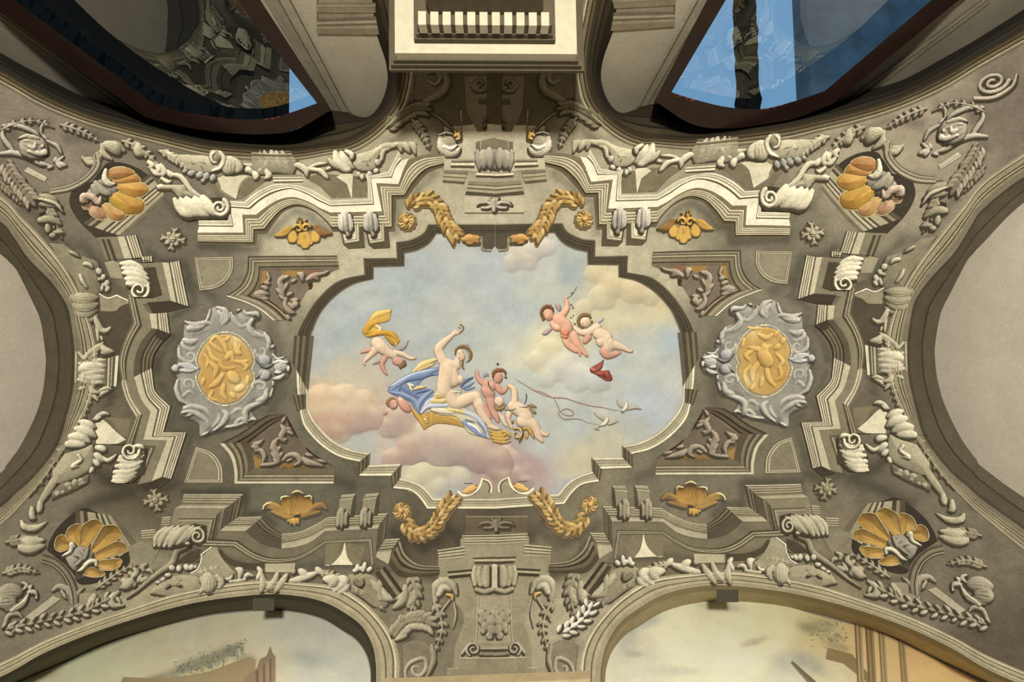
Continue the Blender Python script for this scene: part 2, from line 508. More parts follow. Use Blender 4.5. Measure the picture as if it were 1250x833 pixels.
    def acanthus(s, txt, W, n=5, col=None, base=.5, tip=.35, spread=55, curl=35, side=0, hk=.8):
        """acanthus leaf along a midrib given as text points x,y"""
        P, S = pts(txt, ID)
        q = dens([p[:2] for p in P], [True]*len(P), 2.0)[0]
        d = np.concatenate([[0], np.cumsum(np.hypot(*np.diff(q, axis=0).T))]); L = d[-1]
        for k in range(n):
            u = (k+.3)/n*.92
            i = min(len(q)-2, int(np.searchsorted(d, u*L))); tx, ty = q[i+1]-q[i]
            a = math.degrees(math.atan2(ty, tx))
            w = W*(1-(1-tip)*u)*(.75+.25*math.sin(3.1*u))
            for sd in ((-1, 1) if side == 0 else (side,)):
                s.leaf(q[i][0], q[i][1], a+sd*spread, w, w*.26, -sd*curl*-1*-1, col, base-.1*k*.5, hk)
        Q = [[*s.t(a, b), max(.6, W*.16*(1-.6*j/len(q)))*s.scale] for j, (a, b) in enumerate(q)]
        s.line(Q, col, hk, base+.6); return s
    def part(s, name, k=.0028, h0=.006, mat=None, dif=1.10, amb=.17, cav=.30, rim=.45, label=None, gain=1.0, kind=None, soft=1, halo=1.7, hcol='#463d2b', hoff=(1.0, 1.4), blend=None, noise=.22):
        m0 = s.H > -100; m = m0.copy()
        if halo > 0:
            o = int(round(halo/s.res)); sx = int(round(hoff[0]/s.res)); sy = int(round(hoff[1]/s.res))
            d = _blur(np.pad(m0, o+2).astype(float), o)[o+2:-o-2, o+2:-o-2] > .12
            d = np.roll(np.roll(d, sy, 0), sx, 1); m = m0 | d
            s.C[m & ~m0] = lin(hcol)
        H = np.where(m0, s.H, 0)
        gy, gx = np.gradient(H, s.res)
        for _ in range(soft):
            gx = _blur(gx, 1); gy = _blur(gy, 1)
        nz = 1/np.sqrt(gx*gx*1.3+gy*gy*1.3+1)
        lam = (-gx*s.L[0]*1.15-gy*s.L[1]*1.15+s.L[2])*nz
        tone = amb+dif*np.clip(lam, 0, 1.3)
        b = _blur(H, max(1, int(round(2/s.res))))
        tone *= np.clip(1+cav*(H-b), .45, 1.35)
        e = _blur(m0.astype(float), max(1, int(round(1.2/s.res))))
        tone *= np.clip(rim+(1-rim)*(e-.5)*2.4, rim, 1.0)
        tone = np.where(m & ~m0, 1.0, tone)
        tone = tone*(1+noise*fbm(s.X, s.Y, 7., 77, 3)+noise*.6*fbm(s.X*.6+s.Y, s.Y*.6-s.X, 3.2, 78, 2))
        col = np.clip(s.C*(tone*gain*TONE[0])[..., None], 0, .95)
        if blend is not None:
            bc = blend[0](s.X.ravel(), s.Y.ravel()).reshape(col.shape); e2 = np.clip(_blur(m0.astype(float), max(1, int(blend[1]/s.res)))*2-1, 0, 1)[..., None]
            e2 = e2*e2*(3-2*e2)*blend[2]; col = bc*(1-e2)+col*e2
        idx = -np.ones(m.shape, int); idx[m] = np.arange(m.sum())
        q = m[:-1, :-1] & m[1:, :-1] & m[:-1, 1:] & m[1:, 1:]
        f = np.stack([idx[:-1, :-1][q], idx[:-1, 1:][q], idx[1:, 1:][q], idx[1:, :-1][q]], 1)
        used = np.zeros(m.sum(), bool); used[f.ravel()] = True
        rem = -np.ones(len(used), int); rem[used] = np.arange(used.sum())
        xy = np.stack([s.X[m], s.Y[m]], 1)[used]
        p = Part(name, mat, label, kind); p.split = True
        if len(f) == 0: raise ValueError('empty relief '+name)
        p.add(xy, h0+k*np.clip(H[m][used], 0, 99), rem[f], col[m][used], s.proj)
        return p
def _blur(a, r):
    for ax in (0, 1):
        c = np.cumsum(np.pad(a, [(r+1, r) if i == ax else (0, 0) for i in (0, 1)], mode='edge'), axis=ax)
        n = a.shape[ax]; w = 2*r+1
        a = (np.take(c, np.arange(w, w+n), ax)-np.take(c, np.arange(0, n), ax))/w
    return a
# ------------------------------------------------------------------ the vault
BASE = '''30,170,9c907a 90,200,9d917a 60,300,817862 130,330,857d68 250,310,7f7762 200,290,7b735f 260,370,817a65 215,330,766e58
250,540,7a735c 330,480,7d765f 340,400,928970 400,310,b5ab8c 450,300,b9b092 520,240,b3a98a 600,265,b8af93 700,240,b1a789 760,290,b8ae90
900,300,8c846c 980,310,857d66 880,390,8a826a 880,480,827a62 960,550,7d765f 1020,450,857d66 350,270,c2b99a 430,590,6d6853 350,600,77725c
600,640,5c5240 520,650,665d48 260,590,6f6852 170,590,6a6049 60,640,8a8068 30,720,8d836a 150,730,a59b7c 300,700,8a8266 500,740,948a6e
560,770,8c8268 640,780,a59b7e 700,740,b0a688 690,690,8a8064 800,690,8a7f62 950,690,9a8e70 1050,700,9d9072 1150,720,8a7f68 1220,780,6f6450
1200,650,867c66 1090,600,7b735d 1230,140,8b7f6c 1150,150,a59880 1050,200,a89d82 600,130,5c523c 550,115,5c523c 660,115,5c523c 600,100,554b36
480,190,b0a586 730,190,b0a586 390,565,7d765f 820,560,857d66 170,450,6f6752 1040,440,827a63 390,330,b0a789 810,330,b0a789'''
_b = [w.split(',') for w in BASE.split()]  # top centre points are darkened to paint in the cornice's cast shadow
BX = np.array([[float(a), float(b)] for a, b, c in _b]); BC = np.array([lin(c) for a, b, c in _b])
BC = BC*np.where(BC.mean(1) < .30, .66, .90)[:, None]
def idw(X, C, x, y, pw=3.2, soft=12.):
    d = (x[..., None]-X[:, 0])**2+(y[..., None]-X[:, 1])**2+soft**2
    w = d**(-pw/2); w /= w.sum(-1, keepdims=True)
    return w @ C
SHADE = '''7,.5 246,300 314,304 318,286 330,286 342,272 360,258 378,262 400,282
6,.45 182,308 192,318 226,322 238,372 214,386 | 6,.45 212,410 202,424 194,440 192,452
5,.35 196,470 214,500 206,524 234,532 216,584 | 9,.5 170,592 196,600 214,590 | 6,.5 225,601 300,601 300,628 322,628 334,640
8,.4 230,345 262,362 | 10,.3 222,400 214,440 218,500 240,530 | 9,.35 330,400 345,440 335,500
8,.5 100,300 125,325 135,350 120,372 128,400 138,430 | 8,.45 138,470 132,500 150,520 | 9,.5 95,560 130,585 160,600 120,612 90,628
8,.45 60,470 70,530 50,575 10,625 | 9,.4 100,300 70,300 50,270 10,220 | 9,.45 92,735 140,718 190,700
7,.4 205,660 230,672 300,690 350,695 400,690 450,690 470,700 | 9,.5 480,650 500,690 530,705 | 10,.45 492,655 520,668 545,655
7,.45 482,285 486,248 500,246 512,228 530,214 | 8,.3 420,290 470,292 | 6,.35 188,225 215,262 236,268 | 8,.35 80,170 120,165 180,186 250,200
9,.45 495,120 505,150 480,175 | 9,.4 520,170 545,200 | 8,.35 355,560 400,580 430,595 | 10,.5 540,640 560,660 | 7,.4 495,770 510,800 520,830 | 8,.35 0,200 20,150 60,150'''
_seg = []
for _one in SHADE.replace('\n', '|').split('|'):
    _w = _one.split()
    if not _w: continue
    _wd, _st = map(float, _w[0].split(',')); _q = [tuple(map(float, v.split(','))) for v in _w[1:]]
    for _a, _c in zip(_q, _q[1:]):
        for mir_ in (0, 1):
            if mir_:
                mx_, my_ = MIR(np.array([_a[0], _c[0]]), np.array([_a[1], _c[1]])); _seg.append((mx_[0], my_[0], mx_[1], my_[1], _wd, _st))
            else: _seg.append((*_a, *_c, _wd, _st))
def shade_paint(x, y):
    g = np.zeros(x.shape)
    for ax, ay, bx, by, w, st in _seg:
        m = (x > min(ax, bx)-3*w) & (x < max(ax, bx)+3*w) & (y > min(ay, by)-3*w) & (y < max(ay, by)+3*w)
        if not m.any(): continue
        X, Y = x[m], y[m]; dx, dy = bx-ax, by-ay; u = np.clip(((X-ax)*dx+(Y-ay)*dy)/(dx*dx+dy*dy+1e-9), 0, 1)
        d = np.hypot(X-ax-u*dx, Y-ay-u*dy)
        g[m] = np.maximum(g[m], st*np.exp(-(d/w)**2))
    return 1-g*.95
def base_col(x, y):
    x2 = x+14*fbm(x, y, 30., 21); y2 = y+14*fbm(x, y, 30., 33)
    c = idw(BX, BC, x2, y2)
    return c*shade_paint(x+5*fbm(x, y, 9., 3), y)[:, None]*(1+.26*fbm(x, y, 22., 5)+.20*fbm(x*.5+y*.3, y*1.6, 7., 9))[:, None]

OPEN_L_OUT = '~-150,150 ~-60,203 ~0,238 ~25.6,264 ~51,290 ~77,323 ~97,359 ~110,395 ~118,430 ~118,458 ~111,488 ~97,516 ~79,548 ~51,587 ~25.6,617 ~0,642 ~-60,690 ~-150,740'
OPEN_L_IN = '~-150,190 ~-60,232 ~0,270 ~17,290 ~35,316 ~64,346 ~82,374 ~88,402 ~91,430 ~91,452 ~89,478 ~82,507 ~70,545 ~42,582 ~20,602 ~0,620 ~-60,662 ~-150,710'
WALL_L_IN = '~-150,225 ~-60,262 ~0,310 ~11,320 ~20.5,330.6 ~38.4,366 ~48.6,389 ~53,413 ~55.8,436 ~55.5,450 ~52.5,476 ~43.5,507 ~25.6,543 ~14,560 ~7,569 ~0,578 ~-60,620 ~-150,660'
OPEN_T_OUT = '~-120,40 ~0,102 ~51,130.6 ~102,151 ~154,166 ~205,179 ~256,191 ~325,196 ~365,195 ~405,188 ~429,186 ~453,174 ~476,154 ~494,133 ~502,107 ~505,80 ~502,40 ~490,-20 ~460,-80'
OPEN_T_IN = '~-120,20 ~0,84 ~51,113 ~102,136 ~154,152 ~205,165 ~256,176 ~325,182 ~365,182 ~400,177 ~418,174 ~440,164 ~462,147 ~478,128 ~486,104 ~488,77 ~484,40 ~470,-20 ~440,-80'
OPEN_B_OUT = '~-100,850 ~0,809.5 ~51,784 ~102,763 ~154,745 ~205,727.5 ~256,716 ~320,708.5 ~361,711 ~407,715 ~430,725 ~453,743 ~476,771 ~486.6,799 ~487,833 ~482,900'
OPEN_B_IN = '~-100,868 ~0,827 ~51,799 ~102,777 ~154,759 ~205,744 ~256,733 ~320,726 ~361,727.5 ~394.5,735 ~420,748 ~441,764 ~453,784 ~458,804 ~459,833 ~455,900'
WALL_B_IN = '~-100,900 ~0,844 ~23,833 ~77,809 ~128,786 ~192,766 ~256,750.6 ~320,744.7 ~361,747 ~394.5,755.7 ~420,771 ~434,780 ~445,794 ~451,809.5 ~453,833 ~450,900'
def closed(s): return curve(s, ID, 6.0)
holes = []
for s, extra in ((OPEN_L_IN, [(-400, 710), (-400, 190)]), (OPEN_T_IN, [(440, -300), (-300, -300), (-300, -70)]), (OPEN_B_IN, [(455, 1200), (-300, 1200), (-300, 960)])):
    q = closed(s)
    holes.append(np.concatenate([q, np.array(extra, float)]))
    mx, my = MIR(q[:, 0], q[:, 1])
    ex = [(1205-a, b) for a, b in extra]
    holes.append(np.concatenate([np.stack([mx, my], 1), np.array(ex, float)]))
gx = np.arange(-330, 1580, 3.0); gy = np.arange(-330, 1200, 3.0)
X, Y = np.meshgrid(gx, gy)
bad = np.zeros(X.shape, bool)
for q in holes: bad |= inside(q, X, Y)
idx = np.arange(X.size).reshape(X.shape)
ok = ~(bad[:-1, :-1] | bad[1:, :-1] | bad[:-1, 1:] | bad[1:, 1:])
f = np.stack([idx[:-1, :-1][ok], idx[:-1, 1:][ok], idx[1:, 1:][ok], idx[1:, :-1][ok]], 1)
used = np.zeros(X.size, bool); used[f.ravel()] = True; rem = np.cumsum(used)-1
xs, ys = X.ravel()[used], Y.ravel()[used]
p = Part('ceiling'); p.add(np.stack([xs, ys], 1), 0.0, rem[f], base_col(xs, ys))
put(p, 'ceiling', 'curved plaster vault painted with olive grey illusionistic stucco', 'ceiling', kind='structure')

# ------------------------------------------------------------------ walls below and in the lunettes, floor
def flat(name, corners, colour, mat, label=None, holes3=None):
    me = bpy.data.meshes.new(name); me.from_pydata([tuple(c) for c in corners], [], [(0, 1, 2, 3)]); me.update()
    ca = me.color_attributes.new('Col', 'FLOAT_COLOR', 'POINT')
    for d in ca.data: d.color = (*lin(colour), 1)
    me.materials.append(mat); o = bpy.data.objects.new(name, me); COL.objects.link(o); o['kind'] = 'structure'
    if label: o['label'] = label
    return o
ZF = -1.6
flat('floor', [(-3.4, -2.3, ZF), (3.4, -2.3, ZF), (3.4, 2.3, ZF), (-3.4, 2.3, ZF)], '#5c4a38', PLASTER)
flat('wall_left', [(-WX, -2.3, 1.9), (-WX, 2.3, 1.9), (-WX, 2.3, 4.6), (-WX, -2.3, 4.6)], '#c6b9a2', PLASTER, 'pale bare plaster of the lunette in the left arch')
flat('wall_right', [(WX, -2.3, 1.9), (WX, 2.3, 1.9), (WX, 2.3, 4.6), (WX, -2.3, 4.6)], '#c4b9a2', PLASTER, 'pale bare plaster of the lunette in the right arch')
flat('wall_front', [(-3.4, WY, 1.9), (3.4, WY, 1.9), (3.4, WY, 4.6), (-3.4, WY, 4.6)], '#b9b19c', PLASTER, 'plaster end wall of the two painted lower lunettes')

for nm, c in (('wall_left', [(-WX, -2.3, ZF), (-WX, 2.3, ZF), (-WX, 2.3, 1.9), (-WX, -2.3, 1.9)]), ('wall_right', [(WX, -2.3, ZF), (WX, 2.3, ZF), (WX, 2.3, 1.9), (WX, -2.3, 1.9)]),
              ('wall_front', [(-3.4, WY, ZF), (3.4, WY, ZF), (3.4, WY, 1.9), (-3.4, WY, 1.9)])):
    flat(nm, c, '#5d4c3a', PLASTER)                     # unseen lower walls, made dark to cut bounced light
flat('ceiling', [(-3.7, -WY-.02, 4.65), (3.7, -WY-.02, 4.65), (3.7, 2.3, 4.65), (-3.7, 2.3, 4.65)], '#8f866c', PLASTER)   # masonry over the vault
# back wall with the two window openings (world plane y = -WY), cut in traced coordinates
GLASS_L = '-150,-126 18,0 189.5,128 ~230,138 ~275,144.5 ~320,145.5 ~350,139 387,126 310,28 290,0 190,-160'
FRAME_L = '-170,-118 0,15 177,143 ~225,155 ~275,162 ~320,164 ~361,158 404.7,134 321,5 318,0 215,-160'
GLASS_R = '1360,-150 1137,0 1007,111 ~968,124 ~930,133 ~889,131 ~850,122 819.7,112.6 886,0 980,-160'
FRAME_R = '1390,-142 1170.6,0 1016,127 ~972,144 ~930,152 ~885,157 ~843,151 799,123 863,0 957,-160'
def wallplane(h):      # a plane parallel to the back wall, h metres inside the room
    return plane(1, -(WY-h))
p = Part('wall_back', PLASTER)
hl = curve(FRAME_L, ID, 6.0); hr = curve(FRAME_R, ID, 6.0)
W0 = plane(1, -WY)
def wb_col(x, y):
    c = np.broadcast_to(lin('#aaa187'), (len(x), 3)).copy()
    return c*(1+.2*fbm(x, y, 30., 4)+.12*fbm(x, y*4, 12., 6))[:, None]
poly(p, [(-260, -170), (1500, -170), (1500, 300), (-260, 300)], wb_col, 0.0, W0, 14., [hl, hr])
put(p, 'wall_back', 'beige plaster wall around the two tall windows', 'wall', kind='structure')
# wall continues down to the floor outside the picture
flat('wall_back', [(-3.4, -WY, ZF), (3.4, -WY, ZF), (3.4, -WY, 1.55), (-3.4, -WY, 1.55)], '#5d4c3a', PLASTER)

# ------------------------------------------------------------------ windows
glass = bpy.data.materials.new('window_glass'); glass.use_nodes = True
N = glass.node_tree.nodes; L = glass.node_tree.links; N.clear()
out = N.new('ShaderNodeOutputMaterial'); mx = N.new('ShaderNodeMixShader'); gl = N.new('ShaderNodeBsdfGlossy'); tr = N.new('ShaderNodeBsdfTransparent')
lw = N.new('ShaderNodeLayerWeight'); lw.inputs[0].default_value = .35
mr = N.new('ShaderNodeMapRange'); mr.inputs[3].default_value = .17; mr.inputs[4].default_value = .30
nz = N.new('ShaderNodeTexNoise'); nz.inputs['Scale'].default_value = 2.2; bp = N.new('ShaderNodeBump'); bp.inputs['Strength'].default_value = .06; bp.inputs['Distance'].default_value = .05
gl.inputs['Roughness'].default_value = .0; gl.inputs['Color'].default_value = (.8, .82, .78, 1); tr.inputs['Color'].default_value = (.82, .88, .9, 1)
L.new(nz.outputs[0], bp.inputs['Height']); L.new(bp.outputs[0], gl.inputs['Normal'])
L.new(lw.outputs['Facing'], mr.inputs[0]); L.new(mr.outputs[0], mx.inputs[0]); L.new(tr.outputs[0], mx.inputs[1]); L.new(gl.outputs[0], mx.inputs[2]); L.new(mx.outputs[0], out.inputs[0])
OUTSIDE = plain('dark_outside_wall', '#12110d', .9, .1, 3, .4)
OUTSIDE_MID = plain('grey_outside_wall', '#7b8284', .9, .1, 3, .3)
def window(name, G, Fr, label, right):
    g = pts(G); f = pts(Fr)
    fr = Part('window_frame', WOOD, 'reddish brown mahogany frame')
    pi, po = tiltplane(.03), tiltplane(.05)
    loft(fr, f, g, [(1.0, '#54281f')], 0, po, pi, 10.)
    loft(fr, f, f, [(1.0, '#3a1a14')], 0, po, plane(1, -(WY+.01)), 10.)
    loft(fr, g, g, [(1.0, '#2a120e')], 0, pi, tiltplane(-.05), 10.)
    inner = Part('glazing_bead', BEAD, 'thin red bead along the glass')
    sh = lambda k: ([[a[0]+(b[0]-a[0])*k, a[1]+(b[1]-a[1])*k] for a, b in zip(g[0], f[0])], g[1])
    loft(inner, g, sh(.16), [(1, '#7a3a26')], .012, pi, tiltplane(.033), 10.)
    pane = Part('pane', glass, 'tall glass pane reflecting the vault')
    poly(pane, curve(G, ID, 12.), '#ffffff', 0, tiltplane(-.02), 40.)
    o = put([fr, inner, pane], name, label, None, kind='structure')
    return o
def window2(name, *a):
    o = window(name, *a)
    if 'category' in o: del o['category']
window2('window_1', GLASS_L, FRAME_L, 'dark window with red-brown frame at the upper left, reflecting the painted vault', False)
window2('window_2', GLASS_R, FRAME_R, 'window with red-brown frame at the upper right showing blue evening sky', True)

# what stands outside the windows: houses across the courtyard
def box(name, lo, hi, mat, label=None, cat=None, group=None, parent=None, kind=None):
    import bmesh
    bm = bmesh.new(); bmesh.ops.create_cube(bm, size=1.0)
    for v in bm.verts: v.co = Vector((v.co.x*(hi[0]-lo[0]), v.co.y*(hi[1]-lo[1]), v.co.z*(hi[2]-lo[2])))
    me = bpy.data.meshes.new(name); bm.to_mesh(me); bm.free(); me.materials.append(mat)
    o = bpy.data.objects.new(name, me); COL.objects.link(o); o.location = [(a+b)/2 for a, b in zip(lo, hi)]
    if parent is not None: o.parent = parent; o.location = Vector(o.location)-parent.location
    if label: o['label'] = label
    if cat: o['category'] = cat
    if group: o['group'] = group
    if kind: o['kind'] = kind
    return o
def lathe(name, prof, loc, mat, seg=24):
    V = []; Fc = []
    for r, z in prof:
        for k in range(seg): a = 2*math.pi*k/seg; V.append((r*math.cos(a), r*math.sin(a), z))
    for i in range(len(prof)-1):
        for k in range(seg): Fc.append((i*seg+k, i*seg+(k+1) % seg, (i+1)*seg+(k+1) % seg, (i+1)*seg+k))
    me = bpy.data.meshes.new(name); me.from_pydata(V, [], Fc); me.update(); me.materials.append(mat)
    o = bpy.data.objects.new(name, me); COL.objects.link(o); o.location = loc; return o
def outside_at(px, py, yw):          # world point on plane y = -yw seen at pixel
    return plane(1, -yw)(np.array([px]), np.array([py]))[0]
ZR = 6.0
def x_at(px): d = rays(np.array([px]), np.array([70.]))[0]; return d[0]/d[2]*ZR
box('courtyard_roof', (-11, -8, ZR), (x_at(341), -2.5, ZR+.3), OUTSIDE, 'dark eaves outside, filling most of the left window', 'eaves')
box('courtyard_roof', (x_at(372), -8, ZR+.6), (x_at(640), -2.5, ZR+.9), OUTSIDE, 'dark eaves right of the blue strip of sky in the left window', 'eaves')
box('courtyard_roof', (x_at(988), -8, ZR), (14, -2.5, ZR+.3), OUTSIDE_MID, 'grey eaves outside in the right part of the right window', 'eaves')
prof = []; rr = np.random.default_rng(4)
for k in range(60): prof.append((.12+.022*rr.random()+(.03 if k % 9 == 0 else 0), k*.1))
o = lathe('roof_beam', prof, (x_at(911), -2.4, ZR), OUTSIDE); o.rotation_euler = (math.pi/2, 0, 0)
o['label'] = 'dark rough beam crossing the blue sky in the right window'; o['category'] = 'beam'

# ------------------------------------------------------------------ arches round the lunettes
def arch(part, out_s, in_s, tones):
    loft(part, out_s, in_s, tones, .004)
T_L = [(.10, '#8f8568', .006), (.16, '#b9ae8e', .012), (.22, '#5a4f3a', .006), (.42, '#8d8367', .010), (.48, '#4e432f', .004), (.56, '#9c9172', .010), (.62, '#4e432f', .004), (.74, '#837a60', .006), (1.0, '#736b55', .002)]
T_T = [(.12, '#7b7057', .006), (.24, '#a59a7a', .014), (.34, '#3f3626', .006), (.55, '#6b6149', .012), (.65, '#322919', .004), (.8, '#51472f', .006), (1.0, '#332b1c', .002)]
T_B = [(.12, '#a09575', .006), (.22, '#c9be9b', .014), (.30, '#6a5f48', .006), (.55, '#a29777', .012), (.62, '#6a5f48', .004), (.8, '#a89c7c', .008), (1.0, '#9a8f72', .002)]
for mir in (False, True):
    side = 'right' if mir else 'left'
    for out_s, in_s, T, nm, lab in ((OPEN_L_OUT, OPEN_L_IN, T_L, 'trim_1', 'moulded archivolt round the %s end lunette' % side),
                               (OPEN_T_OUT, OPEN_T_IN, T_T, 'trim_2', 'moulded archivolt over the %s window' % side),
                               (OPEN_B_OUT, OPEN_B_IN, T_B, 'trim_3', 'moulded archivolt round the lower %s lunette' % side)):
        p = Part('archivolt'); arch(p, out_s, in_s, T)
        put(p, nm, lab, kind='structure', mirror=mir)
# soffits between vault edge and wall
def soffit(inn, wall, pw, colour, nm, lab, mir, bands=None):
    p = Part('soffit')
    loft(p, inn, wall, bands or [(.15, colour), (1.0, colour)], 0.0, vault, pw, 6.0)
    return put(p, nm, lab, kind='structure', mirror=mir)
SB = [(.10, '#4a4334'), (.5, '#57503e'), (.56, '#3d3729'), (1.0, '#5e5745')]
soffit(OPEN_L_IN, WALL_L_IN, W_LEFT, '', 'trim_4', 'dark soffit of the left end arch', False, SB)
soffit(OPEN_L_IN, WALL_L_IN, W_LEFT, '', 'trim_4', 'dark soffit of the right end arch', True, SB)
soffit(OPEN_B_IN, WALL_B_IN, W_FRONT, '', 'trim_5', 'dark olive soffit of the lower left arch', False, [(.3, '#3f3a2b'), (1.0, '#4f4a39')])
soffit(OPEN_B_IN, WALL_B_IN, W_FRONT, '', 'trim_5', 'light brown soffit of the lower right arch', True, [(.3, '#8a7d60'), (1.0, '#9f9070')])  # lighter brown paints in the light falling on this arch
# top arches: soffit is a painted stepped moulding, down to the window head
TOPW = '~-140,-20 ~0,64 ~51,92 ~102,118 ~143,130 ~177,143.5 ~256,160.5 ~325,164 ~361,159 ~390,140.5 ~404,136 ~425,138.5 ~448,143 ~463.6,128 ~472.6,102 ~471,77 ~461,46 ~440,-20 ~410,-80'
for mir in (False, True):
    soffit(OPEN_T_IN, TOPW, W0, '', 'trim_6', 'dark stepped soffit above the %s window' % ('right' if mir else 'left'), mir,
           [(.10, '#2f2818'), (.25, '#3f3622'), (.32, '#1a140b'), (.55, '#342b1b'), (.6, '#171209'), (1.0, '#282012')])  # shade under the window arches is put into these dark browns
# painted blocks of stone either side of the door cornice and grey strip along the jambs, on the back wall
for mir in (False, True):
    sd = 'right' if mir else 'left'
    p = Part('painted_block')
    loft(p, '386,-60 387,40', '500,-60 500,38', [(.02, '#6b6350'), (1, '#8b8168')], .004, W0)
    loft(p, '387,22 480,18', '387,40 480,41', [(.2, '#6f6550'), (.35, '#a3987c'), (.5, '#6f6550'), (.65, '#9a8f74'), (1., '#85795f')], .007, W0)
    loft(p, '387,2 480,2', '387,14 480,14', [(.2, '#7b715a'), (.35, '#988d72'), (.5, '#7b715a'), (1., '#85795f')], .007, W0)
    put(p, 'painted_stone_block', 'grey painted stone block beside the %s window, left of the white cornice' % sd if not mir else 'grey painted stone block beside the right window, right of the white cornice', 'stone block', mirror=mir)
    p = Part('painted_border')
    loft(p, '318,-10 405,134', '356,-10 430,137', [(.08, '#9a9078'), (.42, '#8f866c'), (.48, '#625a47'), (.8, '#9a9177'), (.86, '#5f5744'), (1., '#a39a80')], .005, W0)
    put(p, 'painted_window_border', 'grey painted border along the inner jamb of the %s window, towards the cornice' % sd, 'border', mirror=mir)
    p = Part('painted_border')
    loft(p, '0,16 177,143', '0,28 164,147', [(.2, '#8a8068'), (.5, '#b0a688'), (.6, '#6b614c'), (1., '#a89e82')], .005, W0)
    put(p, 'painted_window_border', 'grey painted border along the outer jamb of the %s window, towards the corner' % sd, 'border', mirror=mir)

# ------------------------------------------------------------------ floor level door cornice, real carved stone between the windows
def cornice():
    root = bpy.data.objects.new('door_cornice', None); COL.objects.link(root)
    zc = 2.2; DZ = .25
    f = lambda px, py, z: rays(np.array([px]), np.array([py]))[0]/rays(np.array([px]), np.array([py]))[0][2]*z
    root.location = (0, -1.6, zc)
    root['label'] = 'white moulded stone cornice with dentils between the two windows'; root['category'] = 'cornice'
    STN = plain('pale_painted_stone', '#9c9277', .6, .3, 25, .08); STS = plain('painted_shade_stone', '#443b29', .7, .2, 30, .12)  # darker stone colour paints in the shade on the front members
    def step(nm, px0, px1, pyf, z0, z1, mat, lab=None):
        z0 += DZ; z1 += DZ
        a = f(px0, pyf, z0); b = f(px1, pyf, z0)
        cx = (a[0]+b[0])/2; yf = (a[1]+b[1])/2
        return box(nm, (a[0], -1.97, z0), (b[0], yf, z1), mat, lab, None, None, root)
    # from the wall outwards and upwards: bed mould, dentil band, cavetto, soffit slab, crowning fillets
    Y = lambda py, z: -(446-py)/600*z
    def slab_(nm, px0, px1, py0, z0, z1, mat, lab=None):
        y = Y(py0, z0); a = f(px0, py0, z0)[0]; b_ = f(px1, py0, z0)[0]
        return box(nm, (a, -1.97, z0), (b_, y, z1), mat, lab, None, None, root)
    def sl(nm, px0, px1, yy, z0, z1, mat, lab=None):
        py = 446-yy/z0*600; a = f(px0, py, z0)[0]; b_ = f(px1, py, z0)[0]
        return box(nm, (a, -1.97, z0), (b_, -yy, z1), mat, lab, None, None, root)
    sl('bed_mould', 518, 664, 1.62, 2.05, 2.21, STS)
    sl('dentil_band', 509, 674, 1.572, 2.20, 2.262, STS, 'shaded band behind the dentils')
    n = 11
    for k in range(n):
        x0 = 509+(k+.10)*(674-509)/n; x1 = 509+(k+.74)*(674-509)/n
        a = f(x0, 20, 2.185); b = f(x1, 20, 2.185)
        box('dentil', (a[0], -1.622, 2.182), (b[0], -1.558, 2.24), STN, None, None, None, root)
    sl('cavetto', 508, 675, 1.566, 2.258, 2.295, STS)
    sl('cavetto', 505, 678, 1.560, 2.285, 2.325, STS)
    sl('corona', 482, 704, 1.5125, 2.318, 2.372, STN, 'broad pale corona slab')
    sl('fillet', 480, 706, 1.507, 2.366, 2.40, STS)
    sl('crown_mould', 477, 710, 1.501, 2.395, 2.43, STS)
    sl('top_fillet', 475, 713, 1.494, 2.425, 2.445, STS)
cornice()
# thin stone ledge over the door of the opposite wall, just entering the frame
root = bpy.data.objects.new('door_ledge', None); COL.objects.link(root)
a = rays(np.array([470]), np.array([828.5]))[0]; a = a/a[2]*2.36; b = rays(np.array([718]), np.array([828.5]))[0]; b = b/b[2]*2.36
root.location = (0, a[1], 2.3); root['label'] = 'thin beige stone ledge at the bottom edge below the grey pedestal'; root['category'] = 'ledge'
box('ledge_slab', (a[0], a[1], 2.3), (b[0], WY+.02, 2.36), plain('ledge_stone', '#a8946e', .6, .3, 20, .1), None, None, None, root)
box('ledge_fillet', (a[0]+.03, a[1]+.03, 2.24), (b[0]-.03, WY+.02, 2.3), STUCCO if False else plain('ledge_stone_dark', '#8a7a5c', .6, .3, 20, .1), None, None, None, root)

# ------------------------------------------------------------------ painted landscape murals in the lower lunettes and stains on the end walls
def mural(dabs, base, inpoly, name, label, pw, extra=None, mat=SKYM, seed=1, ax=1.0):
    q = curve(inpoly, ID, 6.0)
    x0, y0 = q.min(0); x1, y1 = q.max(0)
    B = [w.split(',') for w in base.split()]
    bx = np.array([[float(a), float(b)] for a, b, c in B]); bc = np.array([lin(c) for a, b, c in B])*np.array([1.85, 1.78, 1.6])
    def colf(x, y):
        w = 10*fbm(x, y, 40., seed); c = idw(bx, bc, x+w, y+w, 3., 14.)
        c = c*(1+.14*fbm(x, y, 18., seed+3)+.10*fbm(x, y, 5., seed+5))[:, None]
        for d in dabs.split():
            a = d.split(','); dx, dy, rx, ry, ang = map(float, a[:5]); al = float(a[6])
            ca, sa = math.cos(math.radians(ang)), math.sin(math.radians(ang))
            u = ((x-dx)*ca+(y-dy)*sa)/rx; v = (-(x-dx)*sa+(y-dy)*ca)/ry
            g = np.exp(-(u*u+v*v)**1.5)*al*(1+.8*fbm(x, y, 5., seed+7)); g = np.clip(g, 0, 1)
            c = c*(1-g[:, None])+lin(a[5])*g[:, None]
        return c
    p = Part('mural', mat); poly(p, q, colf, .004, pw, 3.0)
    return p, name, label
